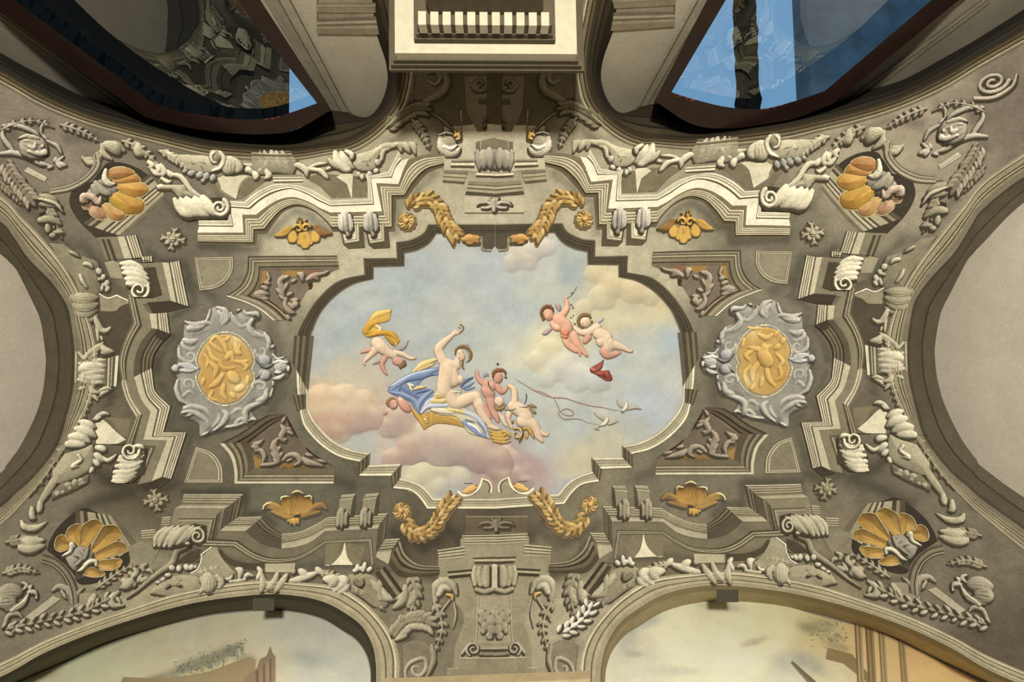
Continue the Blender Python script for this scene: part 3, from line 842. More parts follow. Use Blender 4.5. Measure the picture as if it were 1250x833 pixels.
MUR_L = '~-60,893 ~0,857 ~23,836 ~77,811 ~128,788 ~192,768 ~256,753 ~320,747 ~361,749 ~394.5,758 ~420,773 ~434,783 ~444,796 ~450,812 ~452,835 449,893'
p, n_, l_ = mural('265,803,26,8,-25,6d7560,.7 285,792,12,4,-20,6d7560,.6 235,812,20,7,-20,7a8068,.5 215,822,30,6,-15,8d8c72,.5 300,806,14,7,0,8a8a70,.5 190,829,24,4,-10,8f8e75,.5 60,826,20,4,-20,c9c09c,.5 378,805,30,12,10,aeb2a2,.4',
  '80,820,cfc7a6 150,800,c9c3a6 230,775,bfbda6 300,765,c6c1a8 350,775,b9bbae 400,790,b6b9ae 430,815,b4b7aa 380,820,b3b7ab 300,830,c5b48c 250,830,bdb08c 190,790,c4bea2 340,800,c1bca5', MUR_L, '', '', W_FRONT)
ruin = Part('ruined_tower', SKYM, 'pinkish ruined tower at the right of the bushes')
poly(ruin, curve('296,900 298,829 312,820 318,806 325,803 330,790 333,800 336,803 336,900'), '#b29a7c', .008, W_FRONT, 5.)
loft(ruin, '312,822 314,900', '336,803 336,900', [(.15, '#8f775c'), (.35, '#b89f80'), (.5, '#9a8264'), (.7, '#c0a888'), (.8, '#94795f'), (1., '#b79d80')], .011, W_FRONT)
bush = Part('bush', SKYM, 'grey green bush behind the ruin')
r = Relief(205, 780, 312, 833, .8, sc=1, proj=W_FRONT)
rr = np.random.default_rng(5)
for k in range(150):
    u = rr.random(); cx, cy = 218+u*80, 822-u*30+rr.normal()*6
    r.leaf(cx, cy, rr.random()*360, 5+rr.random()*5, 1.1, 20, ['#8f957c', '#a0a184', '#b3b294', '#888f76'][k % 4])
bush = r.part('bush', .0006, .006, SKYM, label='grey green bushes on the slope', rim=.95, cav=.05, dif=.3, amb=.8, halo=0, gain=1.25)
slope = Part('hill', SKYM, 'yellowish sloping ground')
poly(slope, curve('120,900 150,828 ~200,829 ~250,822 ~290,808 303,803 312,806 312,900'), '#c2ad80', .005, W_FRONT, 5.)
put([p, slope, ruin, bush], 'landscape_mural', 'pale landscape mural with grey bushes and a ruined tower in the lower left lunette', 'mural')
MUR_R = '~1262,893 ~1225,857 ~1192,832 ~1133,802 ~1073,773 ~1007,755 ~940,737 ~868,733 ~843,735 ~804,745 ~773.6,760 ~752,780 ~744,795 ~739,812 ~738,835 741,893'
p, _, _ = mural('790,760,25,8,-20,a9b2b2,.5 765,785,12,20,10,aab0b5,.45 880,742,26,5,5,a9aaa0,.55 775,800,12,4,0,9c9c8c,.5 920,785,20,5,-15,9f9f8c,.5 1000,765,20,8,0,9e9a7e,.5 990,812,26,10,30,a2aaa6,.5 985,768,14,6,20,97916f,.5 1022,790,18,8,20,98906c,.5 830,820,30,6,0,c9cab6,.5 960,810,20,14,0,b9c0b8,.4',
  '780,800,b3b4a6 830,770,c8c9b5 870,750,c2c2ad 900,800,cfceb6 940,770,c8c6ac 1000,780,b4ac88 1050,790,c4ad80 1100,800,c4aa7c 1150,820,c6ac7c 1020,820,bdb79c 960,830,b6b8aa', MUR_R, '', '', W_FRONT, seed=12)
colm = []
for (x0, x1, x2, x3, y0, c1, c2) in ((1043, 1052, 1050, 1058, 762, '#c7b184', '#8f7a50'), (1056, 1066, 1064, 1074, 765, '#b39c6e', '#8b744c'), (1072, 1080, 1080, 1088, 768, '#cdb88c', '#9c865a'), (1096, 1104, 1106, 1114, 776, '#c2aa7c', '#a08a60')):
    q = Part('painted_column', SKYM, None)
    loft(q, '%g,%g %g,900' % (x0, y0, x2), '%g,%g %g,900' % (x1, y0+2, x3), [(.2, c2), (.55, c1), (.7, c2), (1., c1)], .008, W_FRONT)
    colm.append(q)
beam = Part('roof_beam', SKYM, 'broken grey roof beam')
loft(beam, '965,811 990,840', '968,809 1003,840', [(.3, '#9a927c'), (1, '#837a63')], .008, W_FRONT)
roof = Part('painted_entablature', SKYM, 'ochre entablature on the columns')
poly(roof, curve('1010,792 1040,800 1062,826 1060,836 1030,812 1008,806'), '#a89468', .006, W_FRONT, 5.)
r = Relief(985, 755, 1045, 805, .8, proj=W_FRONT)
for k in range(110):
    cx, cy = 1008+rr.normal()*14, 774+rr.normal()*8
    r.leaf(cx, cy, rr.random()*360, 5+rr.random()*5, 1.1, 20, ['#a9a580', '#b9b08a', '#9c9a78', '#c4bb94'][k % 4])
put([p, *colm, beam, roof, r.part('ivy', .0006, .007, SKYM, label='brownish foliage on the ruin', rim=.95, cav=.05, dif=.3, amb=.8, halo=0, gain=1.25)],
    'landscape_mural', 'pale sky mural with an ochre ruined colonnade in the lower right lunette', 'mural')

# ------------------------------------------------------------------ the central sky picture and its moulded frame
FR_OUT_T = '604,273.5 522.5,273.5 ~516,284.5 ~499.5,292.7 483,295 484,314.7 443,315 444.4,335 ~412.4,343 ~387,365 ~367.6,394.6 360,413'
FR_IN_T = '604,286 533,286 ~524,298 ~510,306 494,310 494,325.5 456.4,326.7 456.4,341 ~433,347 ~412,360 ~392,382 378.5,413'
FR_OUT_B = '360,413 ~359,428 ~360,443 ~361,458 ~362.5,480 ~366,505 ~371.5,522.6 ~389.4,543 ~412.4,558 438,564.5 437,582 476.4,582 479,597 ~499.5,599.5 ~511,608 521,622 604,622'
FR_IN_B = '381.5,413 ~379,428 ~377.5,443 ~376.5,461 ~376,480 ~377,499.6 ~387,517.5 ~407,538 ~430,549 452,553 451,567.5 490.5,566 489,583 ~504.6,588 ~518,595 530,608.4 604,608.4'
left_in = np.concatenate([curve('604,286 561,286'), curve(FR_IN_T), curve(FR_IN_B)])
mx_, my_ = MIR(left_in[:, 0], left_in[:, 1])
sky_poly = np.concatenate([left_in, np.stack([mx_, my_], 1)[::-1]])
keep = [0]
for i in range(1, len(sky_poly)):
    if math.dist(sky_poly[i], sky_poly[keep[-1]]) > 1.0: keep.append(i)
sky_poly = sky_poly[keep]
SKY = '''450,375,b3b7ad 520,330,adb1a7 600,310,b2b5aa 650,318,c6c0ae 560,305,bdb9aa 700,330,a8afa7 740,345,cfc091 762,347,d6c491 790,372,d1bf90 822,365,c5b890 735,388,cfc294 715,400,cfc596
820,420,adb5b2 835,450,c0bdb4 790,480,b6bbb9 745,440,b5bbb8 700,455,c6c7ba 672,428,d9cfa2 655,440,cfc8a8 640,460,b7bbb0 600,400,b3b6ac 560,375,b6b4a5 500,350,aab0a8 500,450,adb1a8 420,400,a9b1ad
400,430,abb1ac 390,455,b0b4ad 720,560,cebd90 690,578,cabd98 750,550,cbbf99 770,530,b6b6a6 700,520,b2b6ab 690,600,a8aaa9 660,545,b9bab0 800,510,b4b9b8 385,488,d2b48a 400,495,d2ae86 425,505,cfa98a 440,478,d3c29c
393,512,cfb48e 455,495,c9ae92 470,548,c0b29f 437,527,adb0ab 430,545,b2b3ab 478,520,bfa692 515,585,d4c89e 540,575,cfc59f 500,575,cdc29e 560,592,b3b3a8 590,575,b79f8d 610,565,b19382 640,572,b8978a 650,590,bba090
620,590,a98c7e 590,330,b2b5ac 610,350,b3b5aa 545,420,afb3aa 640,380,b2b6ad 640,500,b4b8ad 415,465,c3b8a0 400,475,cdb893'''
_s = [w.split(',') for w in SKY.split()]
SX = np.array([[float(a), float(b)] for a, b, c in _s]); SC = np.array([lin(c) for a, b, c in _s])
SC = (SC*.80+SC.mean(1, keepdims=True)*.20)*np.array([.81, .83, .82])
def sky_col(x, y):
    w1 = 26*fbm(x, y, 42., 41); w2 = 26*fbm(x, y, 42., 52)
    c = idw(SX, SC, x+w1, y+w2, 3.4, 9.)
    t = fbm(x+y*.4, y*1.6, 26., 61, 5); t2 = fbm(x, y, 8., 71, 4)
    t3 = fbm(x*1.6, y*.8, 3.4, 91, 3)
    c = c*(1+.24*t+.15*t2+.10*t3)[:, None]
    warm = np.clip(fbm(x*.8, y*1.3, 60., 81, 4)*.8, -.10, .10)[:, None]
    c = c*(1+warm*np.array([.35, .2, -.25]))
    return c
p = Part('sky', SKYM); poly(p, sky_poly, sky_col, .002, vault, 2.4)
put(p, 'painted_sky', 'pale blue painted sky with yellow and rose clouds in the central picture field', 'sky painting')
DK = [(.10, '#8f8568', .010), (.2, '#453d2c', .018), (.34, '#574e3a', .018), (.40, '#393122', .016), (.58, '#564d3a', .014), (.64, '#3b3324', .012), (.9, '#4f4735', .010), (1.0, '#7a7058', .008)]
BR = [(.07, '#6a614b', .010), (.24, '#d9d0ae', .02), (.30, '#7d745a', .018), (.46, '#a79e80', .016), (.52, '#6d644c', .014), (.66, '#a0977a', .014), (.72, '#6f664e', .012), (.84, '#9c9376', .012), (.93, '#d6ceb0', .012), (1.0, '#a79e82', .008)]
for mir in (False, True):
    sd = 'right' if mir else 'left'
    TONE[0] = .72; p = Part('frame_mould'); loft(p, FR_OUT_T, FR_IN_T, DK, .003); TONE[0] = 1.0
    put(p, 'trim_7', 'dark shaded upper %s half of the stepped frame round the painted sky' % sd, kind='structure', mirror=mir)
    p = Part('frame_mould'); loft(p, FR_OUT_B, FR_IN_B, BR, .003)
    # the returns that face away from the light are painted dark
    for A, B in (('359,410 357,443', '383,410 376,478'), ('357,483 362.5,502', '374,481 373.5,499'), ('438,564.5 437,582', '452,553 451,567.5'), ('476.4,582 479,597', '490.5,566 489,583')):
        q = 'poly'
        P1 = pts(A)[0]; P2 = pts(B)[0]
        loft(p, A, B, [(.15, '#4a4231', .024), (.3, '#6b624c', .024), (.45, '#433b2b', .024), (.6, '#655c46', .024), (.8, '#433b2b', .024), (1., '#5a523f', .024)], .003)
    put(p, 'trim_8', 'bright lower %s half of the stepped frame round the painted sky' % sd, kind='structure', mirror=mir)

# ------------------------------------------------------------------ painted entablatures
def ent_up(mir):
    sd = 'right' if mir else 'left'
    e0 = '242,298.6 313,299.5 314,286 326,285 ~337,269 ~348,257.6 ~365,252.5 ~384,259 ~399.6,273 406,283 482,283 484,243.5 496,242.5 ~507,228 ~522.5,211.5 542,203'
    e2 = '241,284 297,284 295.5,262 312.6,262 ~325.5,252 ~341,243.5 ~358,240.5 ~376,246 ~391,254 403.4,259.4 466,258 459,223.4 486,224.8 ~496,200 ~512,190 542,187.6'
    e2b = ' '.join(e2.split()[:14])+' ~499,193.4'
    e3 = '243,276.6 285,277 281,253.6 305.4,255.5 ~318,245 ~334,236 ~355,231 ~374,237 ~387.6,245 403.4,252 456.7,250 453,217.6 478.3,217 ~483,204.6 ~490,196'
    e5 = '242,269.4 279.4,269.4 273.7,245 298,246.4 ~312.6,235 ~332.7,225.5 ~351.6,225 ~373,229 ~387.6,235.6 403.4,245 450,242.8 448,215.4 474,209.7 ~482.6,193 ~487,185'
    a = Part('cornice'); b = Part('fascia', label='bright cream fascia'); c = Part('crown_mould')
    loft(a, e0, e2, [(.14, '#5f553f', .002), (.26, '#4d442f', .004), (.34, '#b0a585', .03), (.42, '#7c7256', .028), (.5, '#c4b997', .03), (.56, '#6f654b', .028), (.66, '#b9ae8c', .03), (.72, '#6b6148', .026), (.78, '#d8cfae', .028), (1., '#75694f', .02)], .004)
    loft(b, e2b, e3, [(.06, '#efe7ca', .02), (1., '#e3dbbd', .02)], .004)
    loft(c, e3, e5, [(.12, '#6b6047', .022), (.2, '#5d533d', .03), (.45, '#e6debf', .034), (.55, '#75694f', .03), (.72, '#d9d0af', .03), (.8, '#85795d', .026), (1., '#e3dbbc', .022)], .004)
    put([a, b, c], 'trim_9', 'bright stepped entablature arching over the upper %s gilt palmette' % sd, kind='structure', mirror=mir)
def ent_side(mir):
    sd = 'right' if mir else 'left'
    up = dict(
     e0='167,287 175.2,314 186.4,312.6 187,319.3 219.5,318.3 231,374.5', e2='151.8,288.8 161,315.4 171,314 172,320 205.8,321 215,369.4',
     e3='143.2,288.8 151.8,316 165,316 166,321 198,320.5 208.7,367.3')
    S = [(.10, '#4d442f', .03), (.2, '#d5ccac', .034), (.3, '#6a6048', .03), (.42, '#c9c09f', .034), (.5, '#6a6048', .03), (.62, '#bdb391', .034), (.7, '#5e543e', .03), (.85, '#cfc6a5', .034), (1., '#5e543e', .03)]
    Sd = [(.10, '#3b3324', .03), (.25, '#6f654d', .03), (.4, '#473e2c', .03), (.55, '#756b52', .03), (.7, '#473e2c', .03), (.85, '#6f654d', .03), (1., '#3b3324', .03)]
    a = Part('cornice')
    loft(a, '167,287 175.2,314', '151.8,288.8 161,315.4', S, .004)
    loft(a, '186.4,312.6 187,319.3', '171,314 172,320', S, .004)
    loft(a, '219.5,318.3 231,374.5', '205.8,321 215,369.4', S, .004)
    loft(a, '204.6,381.6 208,407.8', '191,383 192.4,401.8', S, .004)
    loft(a, '208,407.8 ~196.7,420.5 ~188,435 ~186,449.3', '192.4,401.8 ~179.4,420.5 ~172,437.8 ~171.5,456.5', Sd, .004)
    loft(a, '186,449.3 ~188,466.6 ~191,478.6 209,496 200.3,527.6 228.4,527.6 209.7,585.2', '171.5,456.5 ~174.4,469.4 ~179.4,485.8 192.4,501 185.2,533.4 212.6,533.4 197.4,582.3', S, .004)
    b = Part('fascia', label='cream painted fascia')
    C = [(1., '#c5bb99', .02)]; Cd = [(1., '#5b5340', .02)]
    loft(b, '151.8,288.8 161,315.4', '143.2,288.8 151.8,316', C, .004)
    loft(b, '205.8,321 215,369.4', '198,320.5 208.7,367.3', C, .004)
    loft(b, '191,383 192.4,401.8', '182.3,383 185.2,401', C, .004)
    loft(b, '192.4,401.8 ~179.4,420.5 ~172,437.8 ~171.5,456.5', '185.2,401 ~170.8,420.5 ~164.3,440.6 ~163.6,460.8', Cd, .004)
    loft(b, '171.5,456.5 ~174.4,469.4 ~179.4,485.8 192.4,501 185.2,533.4 212.6,533.4 197.4,582.3', '163.6,460.8 ~166.5,470 ~172,487 183.8,503 175,537 204,537.7 185,588', C, .004)
    c = Part('frieze', label='olive frieze face')
    Fz = [(1., '#857c62', .012)]
    loft(c, '143.2,288.8 151.8,316', '118,290 130,318', Fz, .004)
    loft(c, '198,320.5 208.7,367.3', '160,322 172,372', Fz, .004)
    loft(c, '182.3,383 185.2,401 ~170.8,420.5 ~164.3,440.6 ~163.6,460.8 ~166.5,470 ~172,487 183.8,503 175,537 204,537.7 185,588', '165,360 173.7,398 ~162,417.6 ~155,440.6 ~155,465 ~156.4,470 ~162,487.3 174.4,505.3 163.6,543.4 190,545 168,592', Fz, .004)
    d = Part('architrave_mould')
    D1 = [(.3, '#4f4632', .012), (.45, '#a2987a', .018), (.6, '#5d543e', .012), (.8, '#9b9173', .016), (1., '#6b624b', .01)]
    D2 = [(.2, '#8b8166', .012), (.45, '#d0c6a5', .018), (.6, '#6d634c', .012), (.85, '#c7bd9b', .016), (1., '#7b7159', .01)]
    loft(d, '165,360 173.7,398 ~162,417.6 ~155,440.6 ~155,465', '155,360 162,393 ~150.6,417.6 ~145,440.6 ~148.5,463.7', D1, .004)
    loft(d, '155,465 ~156.4,470 ~162,487.3 174.4,505.3', '148.5,463.7 ~147.8,470 ~153.5,488.7 165,509.6', D2, .004)
    loft(d, '174.4,505.3 163.6,543.4', '165,509.6 150.6,546', D1, .004)
    for k, (x, w) in enumerate(((127, 3), (134, 4))):
        loft(d, '%g,292 %g,318' % (x, x+9), '%g,292 %g,318' % (x-w, x+9-w), [(1., '#4d442f', .014)], .005)
    loft(d, '176,327 190,326 196,361 185,363', '176,330 187,329 193,359 185,360', [(.5, '#5a503b', .016), (1., '#a2987b', .016)], .005)
    loft(d, '189,547 176,580', '184,547 172,580', [(.5, '#5a503b', .016), (1., '#a2987b', .016)], .005)
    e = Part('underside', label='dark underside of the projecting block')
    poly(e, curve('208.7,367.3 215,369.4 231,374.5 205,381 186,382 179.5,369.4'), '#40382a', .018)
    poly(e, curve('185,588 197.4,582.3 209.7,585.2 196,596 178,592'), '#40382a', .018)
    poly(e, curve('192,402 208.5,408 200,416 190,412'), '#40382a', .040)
    g = Part('sunk_ground', label='dark sunk ground behind the architrave')
    poly(g, curve('120,372 140,366 157,362 162,392 ~152,416 ~145,440 ~148,462 130,470 124,440 122,400'), '#524937', .003)
    poly(g, curve('122,500 150,492 164,510 155,538 140,540 128,520'), '#6b624d', .003)
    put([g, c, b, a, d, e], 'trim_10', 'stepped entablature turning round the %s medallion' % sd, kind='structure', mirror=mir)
def ent_low(mir):
    sd = 'right' if mir else 'left'
    e0 = '224.2,603.8 296.9,603.8 290.4,632 320,630.8 ~331.6,643.4 ~343.8,652 ~360.4,650.6 ~379,644 400,632 473.4,626.9 469.8,659 488,657.7'
    e2 = '221.3,616.8 280.3,617.5 275,642.7 307.7,642 ~320,652 ~343.8,663.5 ~360.4,660.7 ~379,655 397,645 463.4,640.6 460.5,674 478,672'
    e3 = '213.4,620.7 274,620.7 268.4,648.5 299.8,648.5 ~318,663.6 ~343.8,670 ~360.4,668 ~379,662 397,648.5 461,645.6 458.3,680 474,689'
    e4 = '230,657 289.7,660 ~310,673.7 ~331.6,681 ~360.4,679.4 ~379,670.8 396.4,660 454,656.4 457,690'
    e5 = '248,668 284,668 ~310,683.8 ~331.6,688 ~360.4,685 ~379,676.6 397.8,663.6 449.7,662 452.6,690'
    S = [(.10, '#cfc5a3', .03), (.18, '#5e543e', .03), (.32, '#b0a685', .034), (.4, '#5e543e', .03), (.54, '#aaa080', .034), (.62, '#5e543e', .03), (.78, '#a69c7c', .034), (.86, '#5e543e', .03), (1., '#8d8368', .03)]
    Sd = [(.15, '#4f4632', .03), (.3, '#7b7158', .03), (.42, '#453c2a', .03), (.58, '#6f654c', .03), (.7, '#453c2a', .03), (1., '#5b523d', .03)]
    cut = lambda s, i, j: ' '.join(s.split()[i:j])
    a = Part('cornice'); b = Part('fascia', label='lighter painted fascia'); c = Part('frieze', label='olive frieze face'); d = Part('architrave_mould')
    for i, j, dark in ((0, 2, 0), (1, 3, 1), (2, 4, 0), (3, 6, 1), (5, 10, 0), (9, 11, 1), (10, 12, 0)):
        loft(a, cut(e0, i, j), cut(e2, i, j), Sd if dark else S, .004)
        loft(b, cut(e2, i, j), cut(e3, i, j), [(1., '#5a5240' if dark else '#bab08f', .02)], .004)
    loft(c, ' '.join(e3.split()[2:11]), '240,655 289.7,660 ~310,673.7 ~331.6,681 ~360.4,679.4 ~379,670.8 396.4,660 454,656.4 457,690', [(1., '#7a7158', .012)], .004)
    loft(d, e4, e5, [(.25, '#4f4632', .014), (.45, '#a99f80', .02), (.6, '#574d38', .014), (.8, '#a99f80', .02), (1., '#62583f', .012)], .004)
    loft(c, '213.4,620.7 274,620.7', '205,648 268,648.5', [(1., '#8d8469', .012)], .004)
    for A, B, hz in (('172,648 190,646.5', '174,661 189,660', 0), ('198,632 209,631', '196,645 207,644', 0)):
        loft(a, A, B, S, .006)
    loft(c, '171,661 193,660 198,645', '156,668 185,690 205,650', [(1., '#8f866b', .01)], .004)
    # recessed panel left of the console
    loft(d, '217,633 262,633 255,660', '219,637 256,637 251,660', [(.4, '#5a503b', .018), (1., '#a2987b', .018)], .006)
    loft(d, '264,630 258,659', '271,622 265,655', [(.4, '#4a4130', .02), (1., '#655c46', .018)], .006)
    # concave quarter at the pendentive
    loft(a, '488,659.7 ~494,676 ~509.7,689 536.6,691.7', '474,689 ~488,704 ~512,704 536.6,702', [(.12, '#9b9173', .02), (.25, '#4f4632', .02), (.4, '#857b60', .02), (.55, '#3f3626', .02), (.75, '#6b614a', .02), (1., '#4f4632', .02)], .004)
    loft(d, '470,692 492,722', '458,700 480,732', [(.3, '#3f3626', .014), (.6, '#8b8165', .014), (1., '#4a4130', .014)], .004)
    put([c, b, a, d], 'trim_11', 'shaded stepped entablature below the lower %s gilt palmette' % sd, kind='structure', mirror=mir)
for mir in (False, True):
    TONE[0] = 1.0; ent_up(mir); TONE[0] = .86; ent_side(mir); TONE[0] = .80; ent_low(mir)
TONE[0] = 1.0
# ------------------------------------------------------------------ ornaments (left half traced, right half mirrored)
Q1, Q2, Q3, Q4, Q5, Q6 = (tile(a, b, 180) for a, b in ((170, 160), (330, 160), (470, 130), (100, 260), (70, 360), (70, 470)))
S7, S8 = tile(150, 570, 180), tile(310, 570, 180)
U1, U2, U3, U4, U5, U6 = (tile(a, b, 180) for a, b in ((0, 130), (0, 240), (0, 570), (60, 610), (0, 680), (200, 650)))
U7, U8 = tile(300, 290, 157.6), tile(300, 500, 157.6)
B1, B2 = tile(460, 640, 289.6), tile(600, 640, 289.6)
B3, B4, B6 = tile(470, 560, 180), tile(460, 60, 180), tile(320, 230, 120.1)
T5, T6, T9 = tile(0, 200, 320), tile(310, 200, 320), tile(0, 410, 320)
G1, G2 = tile(200, 360, 160.5), tile(200, 440, 160.5)
CR, CR2, CR3, GY, SV, OL = '#ddd3b2', '#c6bc9b', '#a99f80', '#8f866d', '#b4b2a8', '#867d64'
GO, GO2, GO3 = '#ba9448', '#9c7634', '#68481e'

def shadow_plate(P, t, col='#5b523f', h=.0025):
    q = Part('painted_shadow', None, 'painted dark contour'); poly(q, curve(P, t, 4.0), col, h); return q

# --- gilt palmettes
def palmette_up():
    r = Relief(120, 330, 920, 780, .7, B6)
    D = '#7a5526'
    r.st('180,605,14 300,520,22 400,500,16;160,600,10 260,590,20 360,540,24;190,575,10 300,545,20 390,505,16;230,545,8 320,500,16 390,490,14', GO)
    r.st('880,575,10 790,560,26 690,500,20;800,600,16 730,560,26 650,500,18;780,520,10 700,490,18 640,480,14', '#8a6532')
    w = r.part('side_leaf', mat=GILT, label='spread gilded side leaves', dif=.8, amb=.4)
    r = Relief(310, 520, 740, 780, .7, B6, light=(-.2, .3, .8))
    r.st('400,560,30 385,620,44 380,655,42', GO, .5); r.st('650,560,30 668,610,46 680,650,42', GO, .5)
    r.st('530,560,40 540,630,64 545,680,66;545,700,50 548,738,16', '#b89248', .5)
    r.st('470,680,26 480,700,14;615,685,24 605,700,14', '#c4a25c', .5)
    r.ink('540,600,10 545,650,12;470,600,5 465,660,5;610,590,5 620,650,5;335,620,4 350,660,4', GO3, .35)
    l = r.part('lobe', mat=GILT, label='scalloped gilded lobes', dif=.7, amb=.5)
    r = Relief(390, 340, 640, 590, .7, B6)
    r.spiral(455, 520, 60, 12, 200, .9, 22, 14, GO, 1, 6); r.spiral(555, 510, 60, 12, -20, -.9, 22, 14, GO, 1, 6)
    r.st('480,450,12 450,400,10 470,360,6;500,470,10 490,400,9 480,360,5;540,450,12 545,415,9 575,400,6;470,440,10 430,405,5', '#a98040', 1, 4)
    r.st('500,460,8 505,530,14 510,560,8', '#8a5a20', 1, 4)
    c = r.part('scroll', mat=GILT, label='pair of gilded scrolls')
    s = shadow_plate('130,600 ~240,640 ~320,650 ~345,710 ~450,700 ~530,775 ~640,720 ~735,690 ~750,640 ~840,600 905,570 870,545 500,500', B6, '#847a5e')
    return [s, w, l, c]
def palmette_low():
    r = Relief(60, 190, 640, 510, .8, S8, light=(.2, .5, .7))
    r.st('330,400,14 360,330,50 375,260,46', GO2, .5); r.st('300,400,12 280,330,38 268,285,34', '#9f7a36', .5); r.st('400,400,12 440,330,36 460,280,32', '#9f7a36', .5)
    r.dab(372, 245, 40, '#5c3b14', .8); r.dab(265, 275, 28, '#5c3b14', .7); r.dab(462, 268, 26, '#5c3b14', .75)
    l = r.part('lobe', mat=GILT, label='hollow gilded lobes', dif=.8, amb=.4)
    r = Relief(60, 190, 640, 510, .8, S8)
    r.st('80,360,12 120,315,16 200,340,20 250,390,16 310,400,14;150,380,10 210,400,14 290,430,16 340,420,12;110,340,10 190,360,14 240,410,12', '#b38d46')
    r.st('610,350,12 570,315,14 500,345,18 450,390,16 390,400,14;560,380,10 480,400,14 400,425,16;590,335,8 520,350,12 440,400,12', '#a27c3a')
    r.st('335,400,14 345,345,10 330,290,8;370,400,12 400,350,10 415,290,8', '#8a5a20')
    r.st('320,225,7 370,206,8 425,230,7;230,290,6 235,260,7 285,252,6 310,260,5;430,255,6 480,250,7 492,290,6;75,365,6 90,325,7 150,300,6', '#ecd298', 1, 2)
    w = r.part('side_leaf', mat=GILT, label='curling gilded side leaves')
    r = Relief(260, 400, 420, 505, .8, S8)
    r.st('345,495,8 340,440,22;310,480,8 320,440,16;375,480,8 365,440,16;285,460,8 305,440,12', '#d9ab55')
    return [l, w, r.part('calyx', mat=GILT, label='small gilded calyx')]
both(palmette_up(), 'gilt_palmette', 'gilded winged palmette under the upper left entablature arch', 'gilded winged palmette under the upper right entablature arch', 'ornament', 'gilt palmettes beside the sky picture')
TONE[0] = .85; PL = palmette_low(); TONE[0] = 1.0
both(PL, 'gilt_palmette', 'gilded hollow palmette on dark olive ground at the lower left', 'gilded hollow palmette on dark olive ground at the lower right', 'ornament', 'gilt palmettes beside the sky picture')

# --- big scallop shells in dark niches
def shell(t, box_, lobes, mount, rims, niche, sA, sB, dark, light, pink=None, plate_=None, ink_=None, rimc='#d8c08c'):
    parts = []
    q = Part('niche', None, 'dark shadowed niche behind the shell'); poly(q, curve(niche, ID, 4.0), '#3d3629', .002)
    parts.append(q)
    q = Part('niche_mould', None, 'striped moulding crossing the niche')
    loft(q, sA, sB, [(.12, '#5a503c'), (.2, '#8f8569'), (.3, '#4a4130'), (.5, '#a89e7f'), (.56, '#4a4130'), (.62, '#b7ad8d'), (.68, '#5a503c'), (.75, '#b7ad8d'), (.8, '#5a503c'), (.9, '#a2987a'), (1., '#6f664f')], .004)
    parts.append(q)
    for k, L in enumerate(lobes):
        r = Relief(*box_, .6, t, light=light)
        q = curve(L, t, 3.0); wmin = min(np.ptp(q[:, 0]), np.ptp(q[:, 1]))
        r.plate(q, wmin*.30, wmin*.42, (pink[k] if pink else None) or GO)
        P_, _ = pts(L, ID); tip = np.array([p for p in P_ if True])[len(P_)//2]; base_ = np.array([P_[0], P_[-1]]).mean(0)
        r.dab(tip[0]*.80+base_[0]*.20, tip[1]*.80+base_[1]*.20, wmin/r.scale*.40, dark, .60)
        for s_ in (.3, .5, .7):
            a_ = np.array(P_[0])*(1-s_)+np.array(P_[-1])*s_; b_ = a_*.25+tip*.75
            r.ink('%g,%g,3 %g,%g,3 %g,%g,1.5' % (a_[0], a_[1], *(a_*.5+b_*.5), b_[0], b_[1]), dark, .35)
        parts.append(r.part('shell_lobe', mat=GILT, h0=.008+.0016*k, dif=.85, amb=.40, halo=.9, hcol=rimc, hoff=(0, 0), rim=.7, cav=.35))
    r = Relief(*box_, .8, t)
    if plate_: r.plate(plate_, 3, 8, '#a9a08c'); r.ink(ink_, '#5c5443', .8)
    for a, c in mount: r.st(a, c, 1, 4)
    parts.append(r.part('scroll_mount', h0=.018, label='pale grey stucco scroll holding the shell'))
    return parts
sh = shell(T5, (370, 10, 730, 290),
  ['385,190 395,160 430,155 455,180 ~450,205 ~430,215 ~400,215', '430,200 ~428,235 ~465,262 495,268 ~505,240 470,190', '470,185 ~500,235 ~535,268 ~575,272 ~597,250 ~590,225 520,190', '510,140 ~530,190 ~590,235 ~620,243 ~670,235 ~690,200 ~670,170 560,130',
   '545,115 ~600,150 ~650,160 ~695,145 ~708,115 ~660,85 570,95', '535,85 ~570,96 ~650,92 ~668,75 ~640,48 560,70', '515,40 ~540,20 ~600,18 ~642,45 ~600,70 ~545,76 515,65'],
  [('505,30,10 500,70,12 520,95,12 550,95,8', CR), ('455,90,12 490,130,14 530,150,12;440,105,10 470,150,12', '#a09880'), ('395,175,16 400,155,14 440,160,12 470,185,12 480,160,10', '#bda88e'), ('400,178,12 425,185,6', '#8c6a50')],
  '515,60,5 530,25,6 600,25,5 640,45,5 665,80,5;665,95,5 705,120,6 700,145,5;680,180,5 685,220,6 640,240,6;590,225,5 585,265,6 540,268,5 500,240,4;500,255,5 450,240,5',
  '125,205 ~131,199 ~145,198 ~163,203 ~180,213 194,228 199,238 150,289 120,293 ~98,272 ~86.5,254 ~85,241 ~92,228 ~112,222', '101,273 183,212', '150,289 202,240',
  '#8c5a2c', (-.3, -.3, .8), [ '#a58a76', '#ae9070', '#b5965e', '#b08c3c', '#b38c44', '#a87f42', '#9c7446'], plate_='400,150 ~450,90 ~500,70 ~550,100 ~550,140 ~500,170 ~450,190 ~410,175', ink_='440,110,5 480,130,5 450,150,5;490,100,4 510,120,4')
both(sh, 'scallop_shell', 'pink-gold scallop shell in the upper left corner niche', 'yellow gilded scallop shell in the upper right corner niche', 'shell', 'gilded scallop shells in the four corners')
TONE[0] = .80
